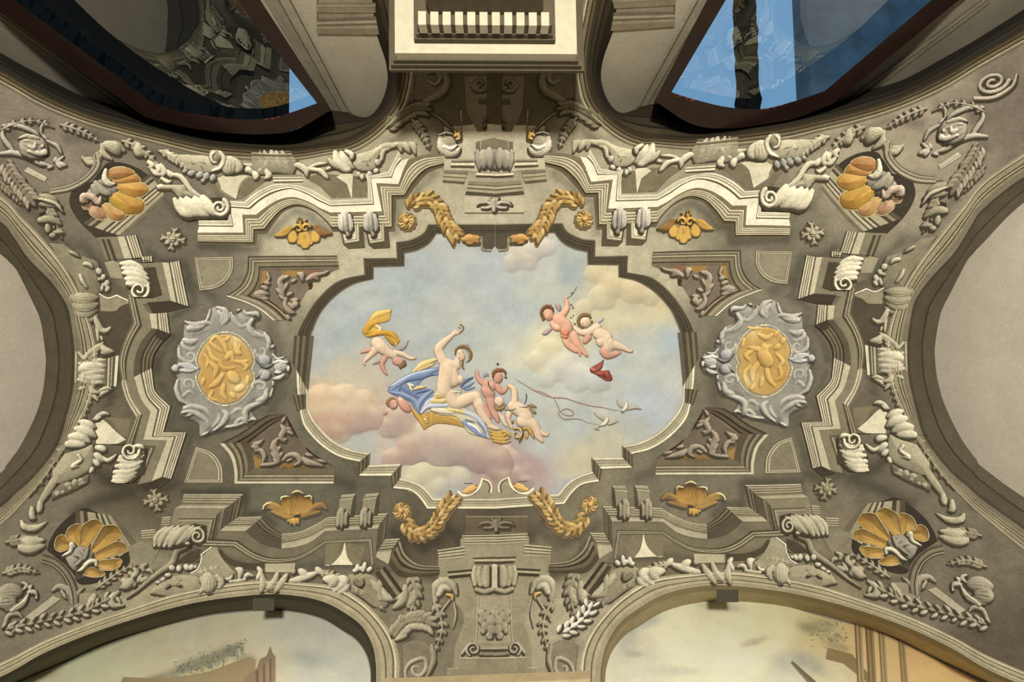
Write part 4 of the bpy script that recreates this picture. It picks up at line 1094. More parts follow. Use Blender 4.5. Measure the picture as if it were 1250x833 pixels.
sh = shell(U4, (30, 150, 690, 680),
  ['215,382 ~150,345 ~130,308 ~90,305 ~55,345 ~50,405 ~62,428 ~110,440 210,400', '215,380 ~150,340 ~142,295 ~165,245 ~215,213 ~268,215 ~276,245 240,392', '250,395 ~275,250 ~310,200 ~380,170 ~432,190 ~442,238 320,410',
   '345,430 ~445,250 ~485,222 ~560,222 ~603,270 ~598,322 370,462', '375,462 ~500,390 ~570,358 ~625,370 ~658,402 ~650,440 ~610,456 390,522', '400,525 ~500,510 ~606,508 ~600,560 ~540,596 ~450,596 410,570', '300,610 ~335,575 ~400,590 ~472,630 ~450,650 ~370,656 310,645'],
  [('215,400,14 190,380,16 180,440,14 110,480,14', CR), ('230,470,12 280,500,14 230,560,12;280,440,12 310,480,12 260,540,12;330,420,12 300,520,12', '#a09880'), ('400,560,14 395,525,14 340,530,14 280,590,14 240,610,12', CR)],
  '60,420,7 55,360,8 90,310,7 145,295,7;150,270,7 190,215,8 270,220,7;300,215,7 400,175,8 440,230,7;470,225,7 570,225,8 600,290,7 570,345,6;590,370,6 650,395,7 620,450,7;560,500,6 605,510,7 560,590,6;300,640,6 350,655,7 450,645,6',
  '57,672 ~61,660 ~69,646 ~80.6,634 ~93,624 105,620 138,634 166,662 157,672 ~158,688 ~144,700 ~127,709 ~109,714 ~96,713 ~90,702 80,690', '92,623 92,710', '140,630 170,666',
  '#6b4a20', (.35, .45, .75), plate_='140,500 ~210,410 ~280,395 ~350,420 ~375,470 ~340,520 ~270,560 ~220,600 ~170,560', ink_='200,480,5 250,500,5 210,540,5;260,440,5 300,470,5 250,520,5;310,430,5 330,470,5 290,510,5')
both(sh, 'scallop_shell', 'golden scallop shell in the lower left corner niche', 'golden scallop shell in the lower right corner niche', 'shell', 'gilded scallop shells in the four corners')

TONE[0] = 1.0
# --- medallions in silvery cartouches
def medallion(mir):
    r = Relief(60, 90, 1220, 1360, .8, G1)
    r.plate('195,280 ~300,275 380,260 ~410,190 440,130 ~510,108 ~600,140 ~680,190 ~760,150 ~880,170 ~920,220 ~860,260 ~870,320 ~980,355 ~1030,450 ~1060,520 ~1040,600 ~1150,590 ~1195,650 ~1190,740 ~1150,800 ~1050,790 ~1045,900 ~1000,1020 ~900,1040 ~830,1100 ~880,1180 ~800,1225 ~680,1250 ~560,1290 ~450,1320 ~345,1350 ~330,1230 ~200,1165 ~150,1140 ~180,1060 ~120,970 ~100,860 ~130,790 ~80,740 ~75,680 ~130,640 ~125,500 ~180,430 ~190,340', 4, 10, '#938f80')
    S = '''200,255,12 290,280,18 400,265,16 460,285,14;240,320,26 330,310,22 400,290,12;440,140,10 420,220,12 390,255,8;500,115,10 580,150,22 600,230,24 540,290,18;520,160,14 560,210,16 530,270,12
    640,170,12 660,230,18 740,300,16 820,260,14;700,150,12 730,140,10;760,150,12 790,180,12 880,180,20 910,220,14;840,240,20 810,300,20 860,370,22 960,400,22;960,370,14 1000,440,18 990,520,20
    190,430,20 260,450,22 330,420,18;170,460,18 200,500,16 260,520,12 310,490,10;140,520,14 160,600,18 240,640,16 300,630,12
    1010,500,12 1050,490,14;1040,570,10 1080,610,12 1150,590,10;1050,800,12 1100,790,16 1150,760,10;1040,830,10 1045,870,9;1035,900,8 1010,980,10
    130,820,16 120,900,18 160,1000,18 230,1040,14;190,960,16 240,920,14 290,940,12;190,1080,14 280,1060,18 400,1100,18 430,1150,14;170,1120,12 260,1110,16 360,1160,18 430,1220,16;230,1150,10 280,1130,10
    480,1290,10 560,1220,18 600,1140,22 540,1090,16;470,1250,14 520,1190,16 520,1130,14;420,1310,10 360,1340,10;640,1130,14 700,1090,16 760,1090,12
    780,1180,26 780,1100,22 860,1050,18 960,1020,14;840,1180,12 880,1190,12;680,1220,14 740,1180,16 800,1230,12;600,1260,12 700,1240,12 850,1180,8
    980,900,18 960,980,22 880,1010,18;250,300,8 330,340,10;650,200,14 700,250,12'''
    for one in S.split('\n'): r.st(one, '#aea997', .9, 3)
    r.spiral(925, 535, 60, 12, 180, -1.1, 18, 8, '#aea997', 1, 3); r.spiral(250, 585, 50, 10, 90, -1.2, 14, 8, '#b5b09e', 1, 3)
    r.spiral(915, 870, 75, 12, 160, 1.3, 20, 8, '#aba694', 1, 3, .7); r.spiral(230, 850, 60, 14, 30, -1.1, 14, 8, '#b0ab99', 1, 3)
    r.st('940,620,46 990,640,30', '#a6a39c', .7, 3); r.st('940,760,44 990,770,30', '#a6a39c', .7, 3)
    r.st('880,610,10 960,690,10 1040,660,8;880,790,8 950,720,8', '#77756d', .8, 6)
    r.ink('880,420,5 1000,470,6 1010,560,5;820,330,4 900,390,5;330,380,5 430,330,5;330,1080,5 440,1170,5;640,1160,4 600,1240,5;150,560,4 220,620,5', '#64645c', .6)
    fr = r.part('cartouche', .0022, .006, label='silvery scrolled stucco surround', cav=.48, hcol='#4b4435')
    r = Relief(980, 560, 1230, 830, .8, G1)
    r.st('1090,690,44 1150,670,36', '#b5b2a4', .6, 6); r.st('1040,650,12 1090,630,12 1140,640,14 1190,640,12;1190,690,12 1180,730,12;1060,740,12 1120,740,12', '#c9c6b6', 1, 8)
    r.dab(1075, 690, 8, '#6b6b62', .8); r.dab(1110, 690, 8, '#6b6b62', .8)
    mk = r.part('mask', .002, .012, label='small grotesque mask')
    r = Relief(60, 600, 380, 800, .8, G1)
    r.st('110,700,28;150,670,14 240,690,16 330,700,14;150,720,14 240,725,16 330,710,12;150,655,10 240,660,12 310,690,10', '#b3b1a6', .9, 4)
    tf = r.part('tassel', .002, .012, label='small shell at the outer end')
    # gilded relief
    r = Relief(280, 340, 890, 1070, .7, G1)
    P = []
    for k in range(72):
        a = 2*math.pi*k/72; x, y = 585+290*math.cos(a), 706+350*math.sin(a)
        if abs(math.sin(a)) < .22: x -= math.copysign(38*(1-abs(math.sin(a))/.22), math.cos(a))
        P.append(G1(x, y))
    r.plate(np.array(P), 3, 4, '#b48f46')
    g = '#c3a055'
    if not mir:
        F1_ = '''450,430,16 500,400,16 570,470,20 600,560,20;440,440,10 470,480,16 560,540,22;620,400,14 590,430,12 540,420,10;680,470,18 700,540,24 740,560,16;720,480,14 700,560,12;420,500,14 470,600,20 550,640,18
        600,600,26 640,560,22 660,640,20;650,630,14 750,640,16 810,620,12;440,640,20 500,700,24 480,780,18;520,640,16 580,700,18 680,690,16;740,650,16 790,680,16 760,720,14;380,560,12 420,620,12 400,700,12;640,760,44 700,820,40;560,760,20 500,840,22 430,880,20
        700,900,30 760,870,26;570,860,22 560,940,20 600,1000,16;460,920,18 440,980,16 520,1010,14;640,940,20 680,980,18;380,800,16 360,860,14;800,780,16 790,850,18'''
    else:
        F1_ = '''585,560,34 560,620,26;500,450,14 560,480,22 640,440,18;440,420,12 480,470,12;620,380,12 700,380,14 760,360,12;520,560,16 620,590,20 740,560,20;430,560,22 480,590,20;600,640,60 560,700,52 520,740,34;460,640,16 400,720,18 460,780,18
        700,600,18 760,640,20 720,700,16;640,720,26 700,800,26 700,900,22;560,780,22 540,880,20 470,960,16;430,760,16 420,860,16 480,900,14;720,740,16 780,820,16 760,920,16;600,860,18 620,960,18;380,500,20 410,540,18;780,480,14 800,560,16;680,930,14 720,980,14'''
    r.vein = 0; r.fat = 1.3
    for one in F1_.split('\n'): r.st(one, g, .42, 3.1, 1.2)
    r.dab(430, 880, 90, '#a8792c', .5); r.dab(600, 690, 60, '#a8792c', .45, 150)
    r.dab(720, 880, 80, '#dfc98a', .6); r.dab(680, 430, 60, '#dfc582', .5)
    go = r.part('gilt_relief', .0016, .011, GILT, label='gilded oval relief with small draped figures', cav=.34, dif=.8, amb=.42)
    r = Relief(250, 320, 920, 1090, .8, G1)
    r.line([[*p, 1.0] for p in P+[P[0]]], '#f0dfae', 1, 5)
    return [fr, go, mk, tf, r.part('gilt_rim', .001, .012, GILT, label='thin pale gilt rim')]
put(medallion(False), 'medallion', 'gilded oval relief medallion in a silvery scrolled cartouche left of the sky picture', 'medallion', 'gilt medallions')
put(medallion(True), 'medallion', 'gilded oval relief medallion in a silvery scrolled cartouche right of the sky picture', 'medallion', 'gilt medallions', mirror=True)

# --- rosettes
def rosette(cx, cy, rot, col):
    r = Relief(cx-22, cy-20, cx+22, cy+20, .6)
    for k in range(8):
        a = math.radians(rot+45*k); L = 14 if k % 2 == 0 else 12
        r.line([[cx+3*math.cos(a), cy+3*math.sin(a)*.9, 2.2], [cx+8*math.cos(a), cy+8*math.sin(a)*.9, 3.2 if k % 2 else 2.2], [cx+L*math.cos(a), cy+L*math.sin(a)*.9, 1.0]], col, .9, .5)
        if k % 2 == 0:
            for s_ in (-.22, .22):
                r.line([[cx+9*math.cos(a), cy+9*math.sin(a), 1.6], [cx+15*math.cos(a+s_), cy+15*math.sin(a+s_)*.9, 1.3]], col, .9, .3)
    leaves = r.part('petal', .003, .004, cav=.35)
    r = Relief(cx-8, cy-8, cx+8, cy+8, .5)
    r.line([[cx, cy, 4.4], [cx+.1, cy, 4.4]], col, 1.0, 1.5)
    b = r.part('boss', .003, .008)
    q = Part('painted_shadow', None, 'dark painted contour'); P = [(cx+1.5+17*math.cos(a/10*math.pi)*(1 if a % 2 else .7), cy+2+16*math.sin(a/10*math.pi)*(1 if a % 2 else .7)) for a in range(20)]
    poly(q, np.array(P), '#5c533f', .002)
    return [q, leaves, b]
both(rosette(211, 292, 10, '#a89e80'), 'rosette', 'grey eight-petalled rosette at the upper left between console and side entablature', 'grey eight-petalled rosette at the upper right between console and side entablature', 'rosette', 'painted rosettes')
both(rosette(190, 611, -10, '#9a9072'), 'rosette', 'olive eight-petalled rosette at the lower left beside the stepped block', 'olive eight-petalled rosette at the lower right beside the stepped block', 'rosette', 'painted rosettes')

# --- quarter-round sunk panels
def quarter(A, B, C, fill):
    q = Part('panel_mould'); loft(q, A, B, [(.2, '#5f5641', .006), (.45, '#b0a687', .012), (.7, '#6b624b', .006), (1., '#aaa082', .008)], .004)
    p = Part('sunk_field', None, 'plain olive field'); poly(p, curve(B, ID, 4.0), fill, .004)
    return [p, q]
both(quarter('237,314 285,313 ~284.5,330 ~276,345 ~262,353 243,355.5 237,314', '241,317.5 280,317 ~279.5,330 ~272,341 ~260,348 246.5,350.5 241,317.5', '', '#857c64'), 'quarter_panel', 'quarter-round sunk panel above the left medallion', 'quarter-round sunk panel above the right medallion', 'panel', 'quarter-round panels')
both(quarter('239,545 224,590 273,590 ~271,568 ~259,552 239,545', '241,550 230,586 266,586 ~265,570 ~255,556 241,550', '', '#7a725b'), 'quarter_panel', 'quarter-round sunk panel below the left medallion', 'quarter-round sunk panel below the right medallion', 'panel', 'quarter-round panels')

# --- brown spandrel panels with acanthus
def spandrel_up():
    f = Part('panel_field', None, 'brown painted field')
    poly(f, curve('160,315 905,305 ~700,400 ~570,560 ~480,720 425,800 ~330,700 ~200,610 85,560 ~125,490 ~150,410 160,315', U7, 4.), '#6f6352', .003)
    g = Part('gold_ground', GILT, 'ochre gold patches')
    poly(g, curve('160,322 230,322 ~215,400 ~180,450 140,450', U7, 4.), '#8b6a2c', .004)
    poly(g, curve('350,322 560,318 ~540,370 ~440,385 370,370', U7, 4.), '#8b6a2c', .004)
    poly(g, curve('560,318 720,318 ~690,345 ~600,370', U7, 4.), '#7a5034', .004)
    m = Part('panel_mould')
    A = '885,175 20,180 ~10,330 ~-60,470 -195,565 ~0,630 ~140,700 270,805'; B = '905,300 160,315 ~150,410 ~125,490 85,560 ~200,610 ~320,690 425,795'
    Z = [(.12, '#4a4231', .012), (.22, '#8b8167', .02), (.32, '#5d543f', .014), (.42, '#a1977a', .02), (.52, '#5d543f', .014), (.75, '#776d54', .012), (.85, '#3f3727', .01), (1., '#6b6049', .008)]
    for i, j in ((0, 2), (1, 5)): loft(m, ' '.join(A.split()[i:j]), ' '.join(B.split()[i:j]), Z, .003, t=U7)
    loft(m, ' '.join(A.split()[4:]), ' '.join(B.split()[4:]), [(.1, '#e0d7b8', .016), (.4, '#7b725a', .012), (.55, '#9a9074', .014), (.7, '#6b6049', .012), (.85, '#3f2c1a', .008), (1, '#8b8065', .006)], .003, t=U7)
    r = Relief(80, 300, 900, 810, .8, U7)
    c = '#a1917a'
    for a in ('210,350,16 225,400,10 190,440,12;180,430,12 230,450,16;150,470,12 215,500,18;100,545,22 150,540,24 220,550,16;90,560,14 180,590,16 220,600,10',
              '360,380,20 330,430,22 350,500,22 370,560,20;410,375,14 350,400,18;310,440,14 350,470,20;300,500,14 360,550,20;330,560,12 380,600,16;400,450,16 360,520,16;440,540,16 400,560,14',
              '500,350,12 540,360,22 550,420,18;480,410,12 440,430,12;740,350,14 660,370,22 590,410,22;800,325,10 740,355,14;700,400,12 640,390,16',
              '390,590,16 380,660,18 430,720,18 480,730,12;420,640,14 470,690,16;480,650,24;500,600,14 440,610,14;400,760,14 430,790,10'):
        r.st(a, c, .9, .5)
    a = r.part('acanthus_scroll', .003, .006, label='pale brown acanthus scrolls', cav=.35)
    d = Part('painted_shadow', None, 'dark reddish contour')
    loft(d, '130,470 ~215,400 215,330', '115,490 ~235,410 228,330', [(1., '#3d2514')], .0045, t=U7)
    loft(d, '85,565 ~250,640 370,740', '130,570 ~265,630 385,735', [(1., '#3d2514')], .0045, t=U7)
    loft(d, '365,600 ~370,690 430,745', '378,600 ~385,680 435,735', [(1., '#3d2514')], .0045, t=U7)
    loft(d, '600,440 ~640,430 600,510', '605,480 ~650,460 640,500', [(1., '#3d2514')], .0045, t=U7)
    loft(d, '440,610 ~500,595 545,600', '430,660 ~460,690 510,640', [(1., '#7b4a28')], .0045, t=U7)
    return [f, g, m, d, a]
def spandrel_low():
    TONE[0] = .88
    f = Part('panel_field', None, 'brown painted field')
    poly(f, curve('385,50 ~470,230 ~600,400 ~720,480 865,550 862,574 75,574 ~60,430 40,320 ~180,230 ~300,130 385,50', U8, 4.), '#6b5f4c', .003)
    g = Part('gold_ground', GILT, 'ochre gold patches')
    poly(g, curve('75,450 160,480 160,565 90,570', U8, 4.), '#8f6e2c', .004)
    poly(g, curve('340,520 ~440,510 530,530 700,560 600,570 330,572', U8, 4.), '#7d5c26', .004)
    m = Part('panel_mould')
    loft(m, '850,718 -110,718', '862,574 75,574', [(.14, '#d2c9a8', .018), (.22, '#5d543f', .012), (.34, '#948a6e', .018), (.44, '#5d543f', .012), (.56, '#a1977a', .018), (.64, '#5d543f', .012), (1., '#6b6149', .01)], .003, t=U8)
    loft(m, '-110,718 ~-110,600 ~-150,450 -250,330', '75,574 ~75,500 ~55,400 30,320', [(.15, '#c5bb99', .018), (.3, '#5d543f', .012), (.42, '#8b8167', .018), (.55, '#4f4632', .012), (.7, '#7b7158', .018), (1., '#574d39', .01)], .003, t=U8)
    loft(m, '-250,330 ~-60,235 ~110,115 200,60 385,42', '30,320 ~120,250 ~210,180 300,120 385,64', [(.15, '#3c3221', .012), (.5, '#5f5440', .018), (.65, '#2e2416', .01), (.9, '#5a4d39', .012), (1., '#2e2416', .01)], .003, t=U8)
    r = Relief(30, 50, 870, 590, .8, U8)
    c = '#a3937c'
    for a in ('385,60,10 350,130,16;340,150,12 370,200,20 340,270,22 380,320,16;430,190,14 390,180,12;400,210,12 460,240,14',
              '300,290,18 270,350,24 300,430,22 330,500,20;240,370,14 280,400,18;250,420,12 290,470,18;270,480,12 320,520,16;330,370,16 300,400,16;350,420,12 330,470,14;390,290,14 340,300,16',
              '80,330,16 120,330,18 170,290,12;70,360,20 120,370,20;90,400,14 150,400,18 180,460,18 160,520,14;150,540,14 250,530,14 330,510,14',
              '360,490,14 420,440,18 500,450,22 520,510,18 470,540,16;400,500,10 450,480,12;550,470,16 600,510,24 680,530,18 750,550,12;640,450,12 580,430,16;700,490,12 780,510,10'):
        r.st(a, c, .9, .5)
    a = r.part('acanthus_scroll', .003, .006, label='pale brown acanthus scrolls', cav=.35)
    d = Part('painted_shadow', None, 'dark reddish contour')
    loft(d, '385,60 ~430,180 500,280', '395,60 ~470,200 510,280', [(1., '#38220f')], .0045, t=U8)
    loft(d, '570,370 ~640,440 700,480', '590,370 ~660,430 860,560', [(1., '#38220f')], .0045, t=U8)
    loft(d, '160,545 ~260,550 ~330,545 360,520', '160,535 ~260,538 ~320,530 350,505', [(1., '#38220f')], .0045, t=U8)
    loft(d, '360,470 ~420,450 450,500', '360,495 ~410,500 440,520', [(1., '#38220f')], .0045, t=U8)
    loft(d, '90,410 ~130,400 160,430', '90,430 ~130,420 150,470', [(1., '#38220f')], .0045, t=U8)
    return [f, g, m, d, a]
both(spandrel_up(), 'spandrel_panel', 'brown corner panel with acanthus scrolls at the upper left of the sky picture', 'brown corner panel with acanthus scrolls at the upper right of the sky picture', 'panel', 'brown acanthus corner panels')
both(spandrel_low(), 'spandrel_panel', 'brown corner panel with acanthus scrolls at the lower left of the sky picture', 'brown corner panel with acanthus scrolls at the lower right of the sky picture', 'panel', 'brown acanthus corner panels')

TONE[0] = 1.0
# --- paired leaf brackets
def bracket_up(dx):
    f = lambda x, y: T6(x+dx, y)
    s = Part('shadow_side', None, 'dark painted side'); poly(s, curve('400,245 480,262 520,300 530,400 450,405 425,385', f, 4.), '#554c38', .02)
    b = Part('bracket_block'); poly(b, curve('400,240 468,240 470,280 500,292 502,372 435,380', f, 4.), '#c9bf9f', .028)
    loft(b, '488,285 490,358 430,368', '502,292 504,372 436,382', [(.3, '#7b7158', .008), (.6, '#ddd4b4', .01), (1., '#7b7158', .006)], .028, t=f)
    r = Relief(395, 225, 480, 360, .6, f)
    r.st('430,238,14 432,290,16 448,335,8;412,250,10 416,300,11 430,325,6;455,248,10 462,295,10 462,325,6;420,235,8 450,235,8', '#c4bda8', .9, 1)
    r.ink('424,250,2.5 430,320,2.5;442,250,2.5 450,320,2.5', '#6f664f', .8)
    r.st('448,340,9', '#8b8168', 1, 1)
    return [s, b, r.part('leaf', .004, .034, label='pale drooping leaf')]
def bracket_low(dx):
    TONE[0] = .86
    f = lambda x, y: S8(x+dx, y-dx*.03)
    s = Part('shadow_side', None, 'dark painted side'); poly(s, curve('835,260 865,230 850,420 800,520 700,520 720,300', f, 4.), '#4f4633', .036)
    b = Part('bracket_block'); poly(b, curve('725,285 838,270 800,500 700,500', f, 4.), '#8f866c', .04)
    loft(b, '722,290 838,275', '745,240 862,230', [(.3, '#aea485', .006), (.5, '#6b614a', .004), (.9, '#a09678', .008), (1., '#c7bd9c', .004)], .04, t=f)
    r = Relief(680, 340, 830, 545, .8, f)
    r.st('742,360,18 745,440,18 742,520,14;715,380,12 712,460,14 708,510,14;785,390,12 775,460,14 782,500,14;722,372,14 765,368,14', '#a69c80', .9, 1)
    r.ink('730,400,3 728,500,3;760,400,3 764,500,3', '#564c38', .8)
    return [s, b, r.part('leaf', .004, .046, label='grey hanging leaf')]
for k, w in ((0, 'outer'), (1, 'inner')):
    both(bracket_up(120*k), 'leaf_bracket', 'cream bracket with a hanging leaf, %s one of the upper left pair' % w, 'cream bracket with a hanging leaf, %s one of the upper right pair' % w, 'bracket', 'leaf brackets in pairs')
    both(bracket_low(200*k), 'leaf_bracket', 'olive bracket with a hanging leaf, %s one of the lower left pair' % w, 'olive bracket with a hanging leaf, %s one of the lower right pair' % w, 'bracket', 'leaf brackets in pairs')

TONE[0] = 1.0
# --- fluted scroll consoles
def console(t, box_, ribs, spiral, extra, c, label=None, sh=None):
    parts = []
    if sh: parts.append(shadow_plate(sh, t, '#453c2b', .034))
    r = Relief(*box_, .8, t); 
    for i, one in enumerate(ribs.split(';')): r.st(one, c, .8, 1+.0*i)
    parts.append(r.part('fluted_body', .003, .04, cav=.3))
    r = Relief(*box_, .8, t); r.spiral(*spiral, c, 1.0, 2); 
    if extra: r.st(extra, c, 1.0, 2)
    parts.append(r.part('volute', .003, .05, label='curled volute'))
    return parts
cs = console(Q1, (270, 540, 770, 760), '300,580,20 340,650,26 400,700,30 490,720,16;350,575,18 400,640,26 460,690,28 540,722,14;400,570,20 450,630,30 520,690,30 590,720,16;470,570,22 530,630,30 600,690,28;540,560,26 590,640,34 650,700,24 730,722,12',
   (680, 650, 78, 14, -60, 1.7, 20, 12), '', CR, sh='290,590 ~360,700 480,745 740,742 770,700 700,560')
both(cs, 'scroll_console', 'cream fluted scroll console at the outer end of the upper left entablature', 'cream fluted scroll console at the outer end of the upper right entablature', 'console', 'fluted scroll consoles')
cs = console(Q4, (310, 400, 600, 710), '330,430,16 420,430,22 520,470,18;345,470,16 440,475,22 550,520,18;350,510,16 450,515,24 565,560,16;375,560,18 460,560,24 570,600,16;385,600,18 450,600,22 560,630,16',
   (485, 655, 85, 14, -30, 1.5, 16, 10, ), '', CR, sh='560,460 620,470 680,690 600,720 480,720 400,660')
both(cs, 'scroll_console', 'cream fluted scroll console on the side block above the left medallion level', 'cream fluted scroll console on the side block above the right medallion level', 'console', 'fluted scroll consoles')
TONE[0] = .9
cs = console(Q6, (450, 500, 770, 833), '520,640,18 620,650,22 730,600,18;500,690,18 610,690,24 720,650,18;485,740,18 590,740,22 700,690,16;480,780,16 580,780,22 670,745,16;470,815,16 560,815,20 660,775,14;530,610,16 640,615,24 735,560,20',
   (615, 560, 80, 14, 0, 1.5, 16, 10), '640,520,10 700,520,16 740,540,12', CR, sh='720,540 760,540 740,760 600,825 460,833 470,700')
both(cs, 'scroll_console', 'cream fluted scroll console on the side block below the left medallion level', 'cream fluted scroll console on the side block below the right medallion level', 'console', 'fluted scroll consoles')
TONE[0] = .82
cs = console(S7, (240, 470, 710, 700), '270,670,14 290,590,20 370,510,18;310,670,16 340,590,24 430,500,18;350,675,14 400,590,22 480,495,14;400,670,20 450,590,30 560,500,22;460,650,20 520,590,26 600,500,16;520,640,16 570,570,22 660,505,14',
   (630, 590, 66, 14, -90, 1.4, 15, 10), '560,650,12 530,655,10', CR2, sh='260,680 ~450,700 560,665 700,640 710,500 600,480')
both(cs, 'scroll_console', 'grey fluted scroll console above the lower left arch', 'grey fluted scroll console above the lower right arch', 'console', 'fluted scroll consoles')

TONE[0] = 1.0
# ------------------------------------------------------------------ ornament along the arches and in the corners
def simple(t, box_, strokes, res=.8, plates=(), inks=(), dabs=(), nm='stucco_relief', **kw):
    r = Relief(*box_, res, t)
    for P, h, bev, c in plates: r.plate(P, h, bev, c)
    for a in strokes:
        txt, c = a[0], a[1]; r.st(txt, c, *(a[2:]))
    for txt, c, al in inks: r.ink(txt, c, al)
    for d in dabs: r.dab(*d)
    return r.part(nm, **kw)

# cream scroll body with bulbous shell tie, upper arch, outer side
both([simple(Q1, (150, 160, 760, 470), [('120,140,24 60,150,16 30,190,14', CR), ('170,160,14 260,200,18 330,260,16', CR),
        ('640,190,40 655,240,38', CR3, .6, 2), ('635,180,10 610,210,8 620,260,8 660,275,10', CR, 1, 6), ('690,180,14 720,240,16 690,310,14 620,340,12', CR, 1, 5)],
        plates=[('170,150 ~300,190 ~460,200 600,205 ~720,200 ~735,270 ~700,330 ~620,350 ~500,350 ~400,320 ~320,270 230,200 170,165', 3.5, 14, CR2)],
        inks=[('440,255,5 455,280,6 480,270,5;500,265,5 540,270,7 565,280,6;520,300,5 550,330,6', '#75694e', .9)], nm='scroll_body'),
      simple(Q1, (700, 180, 900, 380), [('760,240,36 770,300,52 745,340,24', CR2, .6), ('820,250,22 850,310,26 820,350,18', CR2, .7, 2)], nm='shell_tie', h0=.012),
      simple(Q1, (360, 310, 680, 450), [('380,340,16 400,335,10;430,360,22 470,350,16;500,380,22 530,360,18;560,400,20 580,360,18;620,410,20 630,375,16;540,420,14', '#aaa596')], nm='leaf_cluster', h0=.01)],
     'scroll_cartouche', 'cream scroll body with bulbous tie on the upper left arch, outer side', 'cream scroll body with bulbous tie on the upper right arch, outer side', 'scroll', 'scroll bodies along the arches')
both([simple(Q2, (700, 90, 1240, 360), [('940,250,14 960,170,12 1010,150,10;1030,130,16 1090,110,20 1110,170,16;1100,80,12 1150,130,18 1180,180,14;1150,80,14 1210,120,20 1230,190,18;1060,60,8 1100,40,8', CR2)],
        plates=[('690,240 ~720,200 ~850,160 ~960,100 1060,90 1040,150 ~960,160 ~910,230 ~900,300 ~850,335 ~770,335 ~700,300', 3, 12, CR2)],
        inks=[('780,260,6 830,255,6;820,280,8 830,300,7;850,240,6 840,260,6', '#75694e', .9)], nm='scroll_body'),
      simple(Q2, (480, 150, 730, 360), [('550,180,22 570,250,28 640,320,26 680,330,18;600,180,18 640,250,24 700,310,16', CR, .8), ('640,170,14 690,200,18 690,240,16', CR, 1, 5), ('500,240,16 530,280,14 590,320,12', CR2)], nm='shell_tie', h0=.014),
      simple(Q2, (730, 240, 960, 430), [('910,240,18 915,280,22;890,340,18 905,335,14;850,370,16 830,350,12;830,400,12 820,370,14;780,400,14 775,370,12;745,380,12 750,350,14', '#c8c0a8')], nm='leaf_cluster', h0=.01)],
     'scroll_cartouche', 'cream scroll body with bulbous tie on the upper left arch, inner side', 'cream scroll body with bulbous tie on the upper right arch, inner side', 'scroll', 'scroll bodies along the arches')
# pennants: pointed cream cloth tips between the scroll bodies and the entablature
def pennant(t, dark, light, hi=None, col='#d3c9a8', dcol='#766c53'):
    q = Part('shaded_recess', None, 'dark recess behind the tip'); poly(q, curve(dark, t, 4.), dcol, .004)
    p = Part('cream_tip'); poly(p, curve(light, t, 4.), col, .010)
    out = [q, p]
    if hi:
        h = Part('lit_edge', None, 'bright painted edge'); P, S = pts(hi, t); a = dens(P, S, 4.)[0]
        r = Relief(min(a[:, 0])-4, min(a[:, 1])-4, max(a[:, 0])+4, max(a[:, 1])+4, .6)
        r.line([[x, y, 1.3] for x, y in a[:, :2]], '#e9e0c4', .8, 1); out.append(r.part('lit_edge', .001, .012, label='bright painted edge', halo=0))
    return out
both(pennant(Q1, '560,440 640,430 690,520 800,575 ~860,470 ~930,400 1110,400 ~1000,480 ~880,570 760,590 660,560', '660,400 ~760,370 930,380 ~860,440 820,575 ~760,540 ~700,500 690,460'), 'pennant_tip', 'pointed cream cloth tip at the outer foot of the upper left arch', 'pointed cream cloth tip at the outer foot of the upper right arch', 'cloth tip', 'pointed cloth tips')
both(pennant(Q2, '300,400 ~420,360 520,370 700,380 830,400 820,560 520,570 ~420,470', '560,390 ~640,350 700,370 690,575 ~650,450'), 'pennant_tip', 'pointed cream cloth tip at the inner foot of the upper left arch', 'pointed cream cloth tip at the inner foot of the upper right arch', 'cloth tip', 'pointed cloth tips')
both(pennant(Q4, '230,590 380,640 420,760 250,833 60,833 160,690 200,600', '150,700 ~220,720 290,700 415,760 ~330,790 ~280,833 160,833', '150,690 ~220,725 295,700 415,757', '#8b8166', '#5d5441'), 'pennant_tip', 'olive cloth tip with bright edge on the upper part of the left arch', 'olive cloth tip with bright edge on the upper part of the right arch', 'cloth tip', 'pointed cloth tips')
both(pennant(Q6, '400,270 620,290 600,440 540,440 470,320', '330,500 320,330 ~390,300 ~500,400 580,465 ~500,500 ~410,500', None), 'pennant_tip', 'bright triangular cloth tip on the lower part of the left arch', 'bright triangular cloth tip on the lower part of the right arch', 'cloth tip', 'pointed cloth tips')
both(pennant(U6, '90,270 ~200,180 310,140 300,220 240,270;'.replace(';', '')+' 480,140 ~560,220 ~700,260 850,260 840,330 ~640,310 ~520,250', '210,360 ~290,310 325,200 440,100 ~480,200 ~560,300 610,340 500,400', '230,350 ~290,310 ~320,230 318,190 440,100', '#989073', '#483f2e'), 'pennant_tip', 'olive pointed cloth tip with bright edge over the lower left arch', 'olive pointed cloth tip with bright edge over the lower right arch', 'cloth tip', 'pointed cloth tips')
both(pennant(S8, '610,640 750,640 700,740 800,640 940,680 900,833 600,833', '590,833 ~650,833 ~740,740 770,630 ~790,760 ~840,833', None), 'pennant_tip', 'narrow cream cloth tip over the inner end of the lower left arch', 'narrow cream cloth tip over the inner end of the lower right arch', 'cloth tip', 'pointed cloth tips')

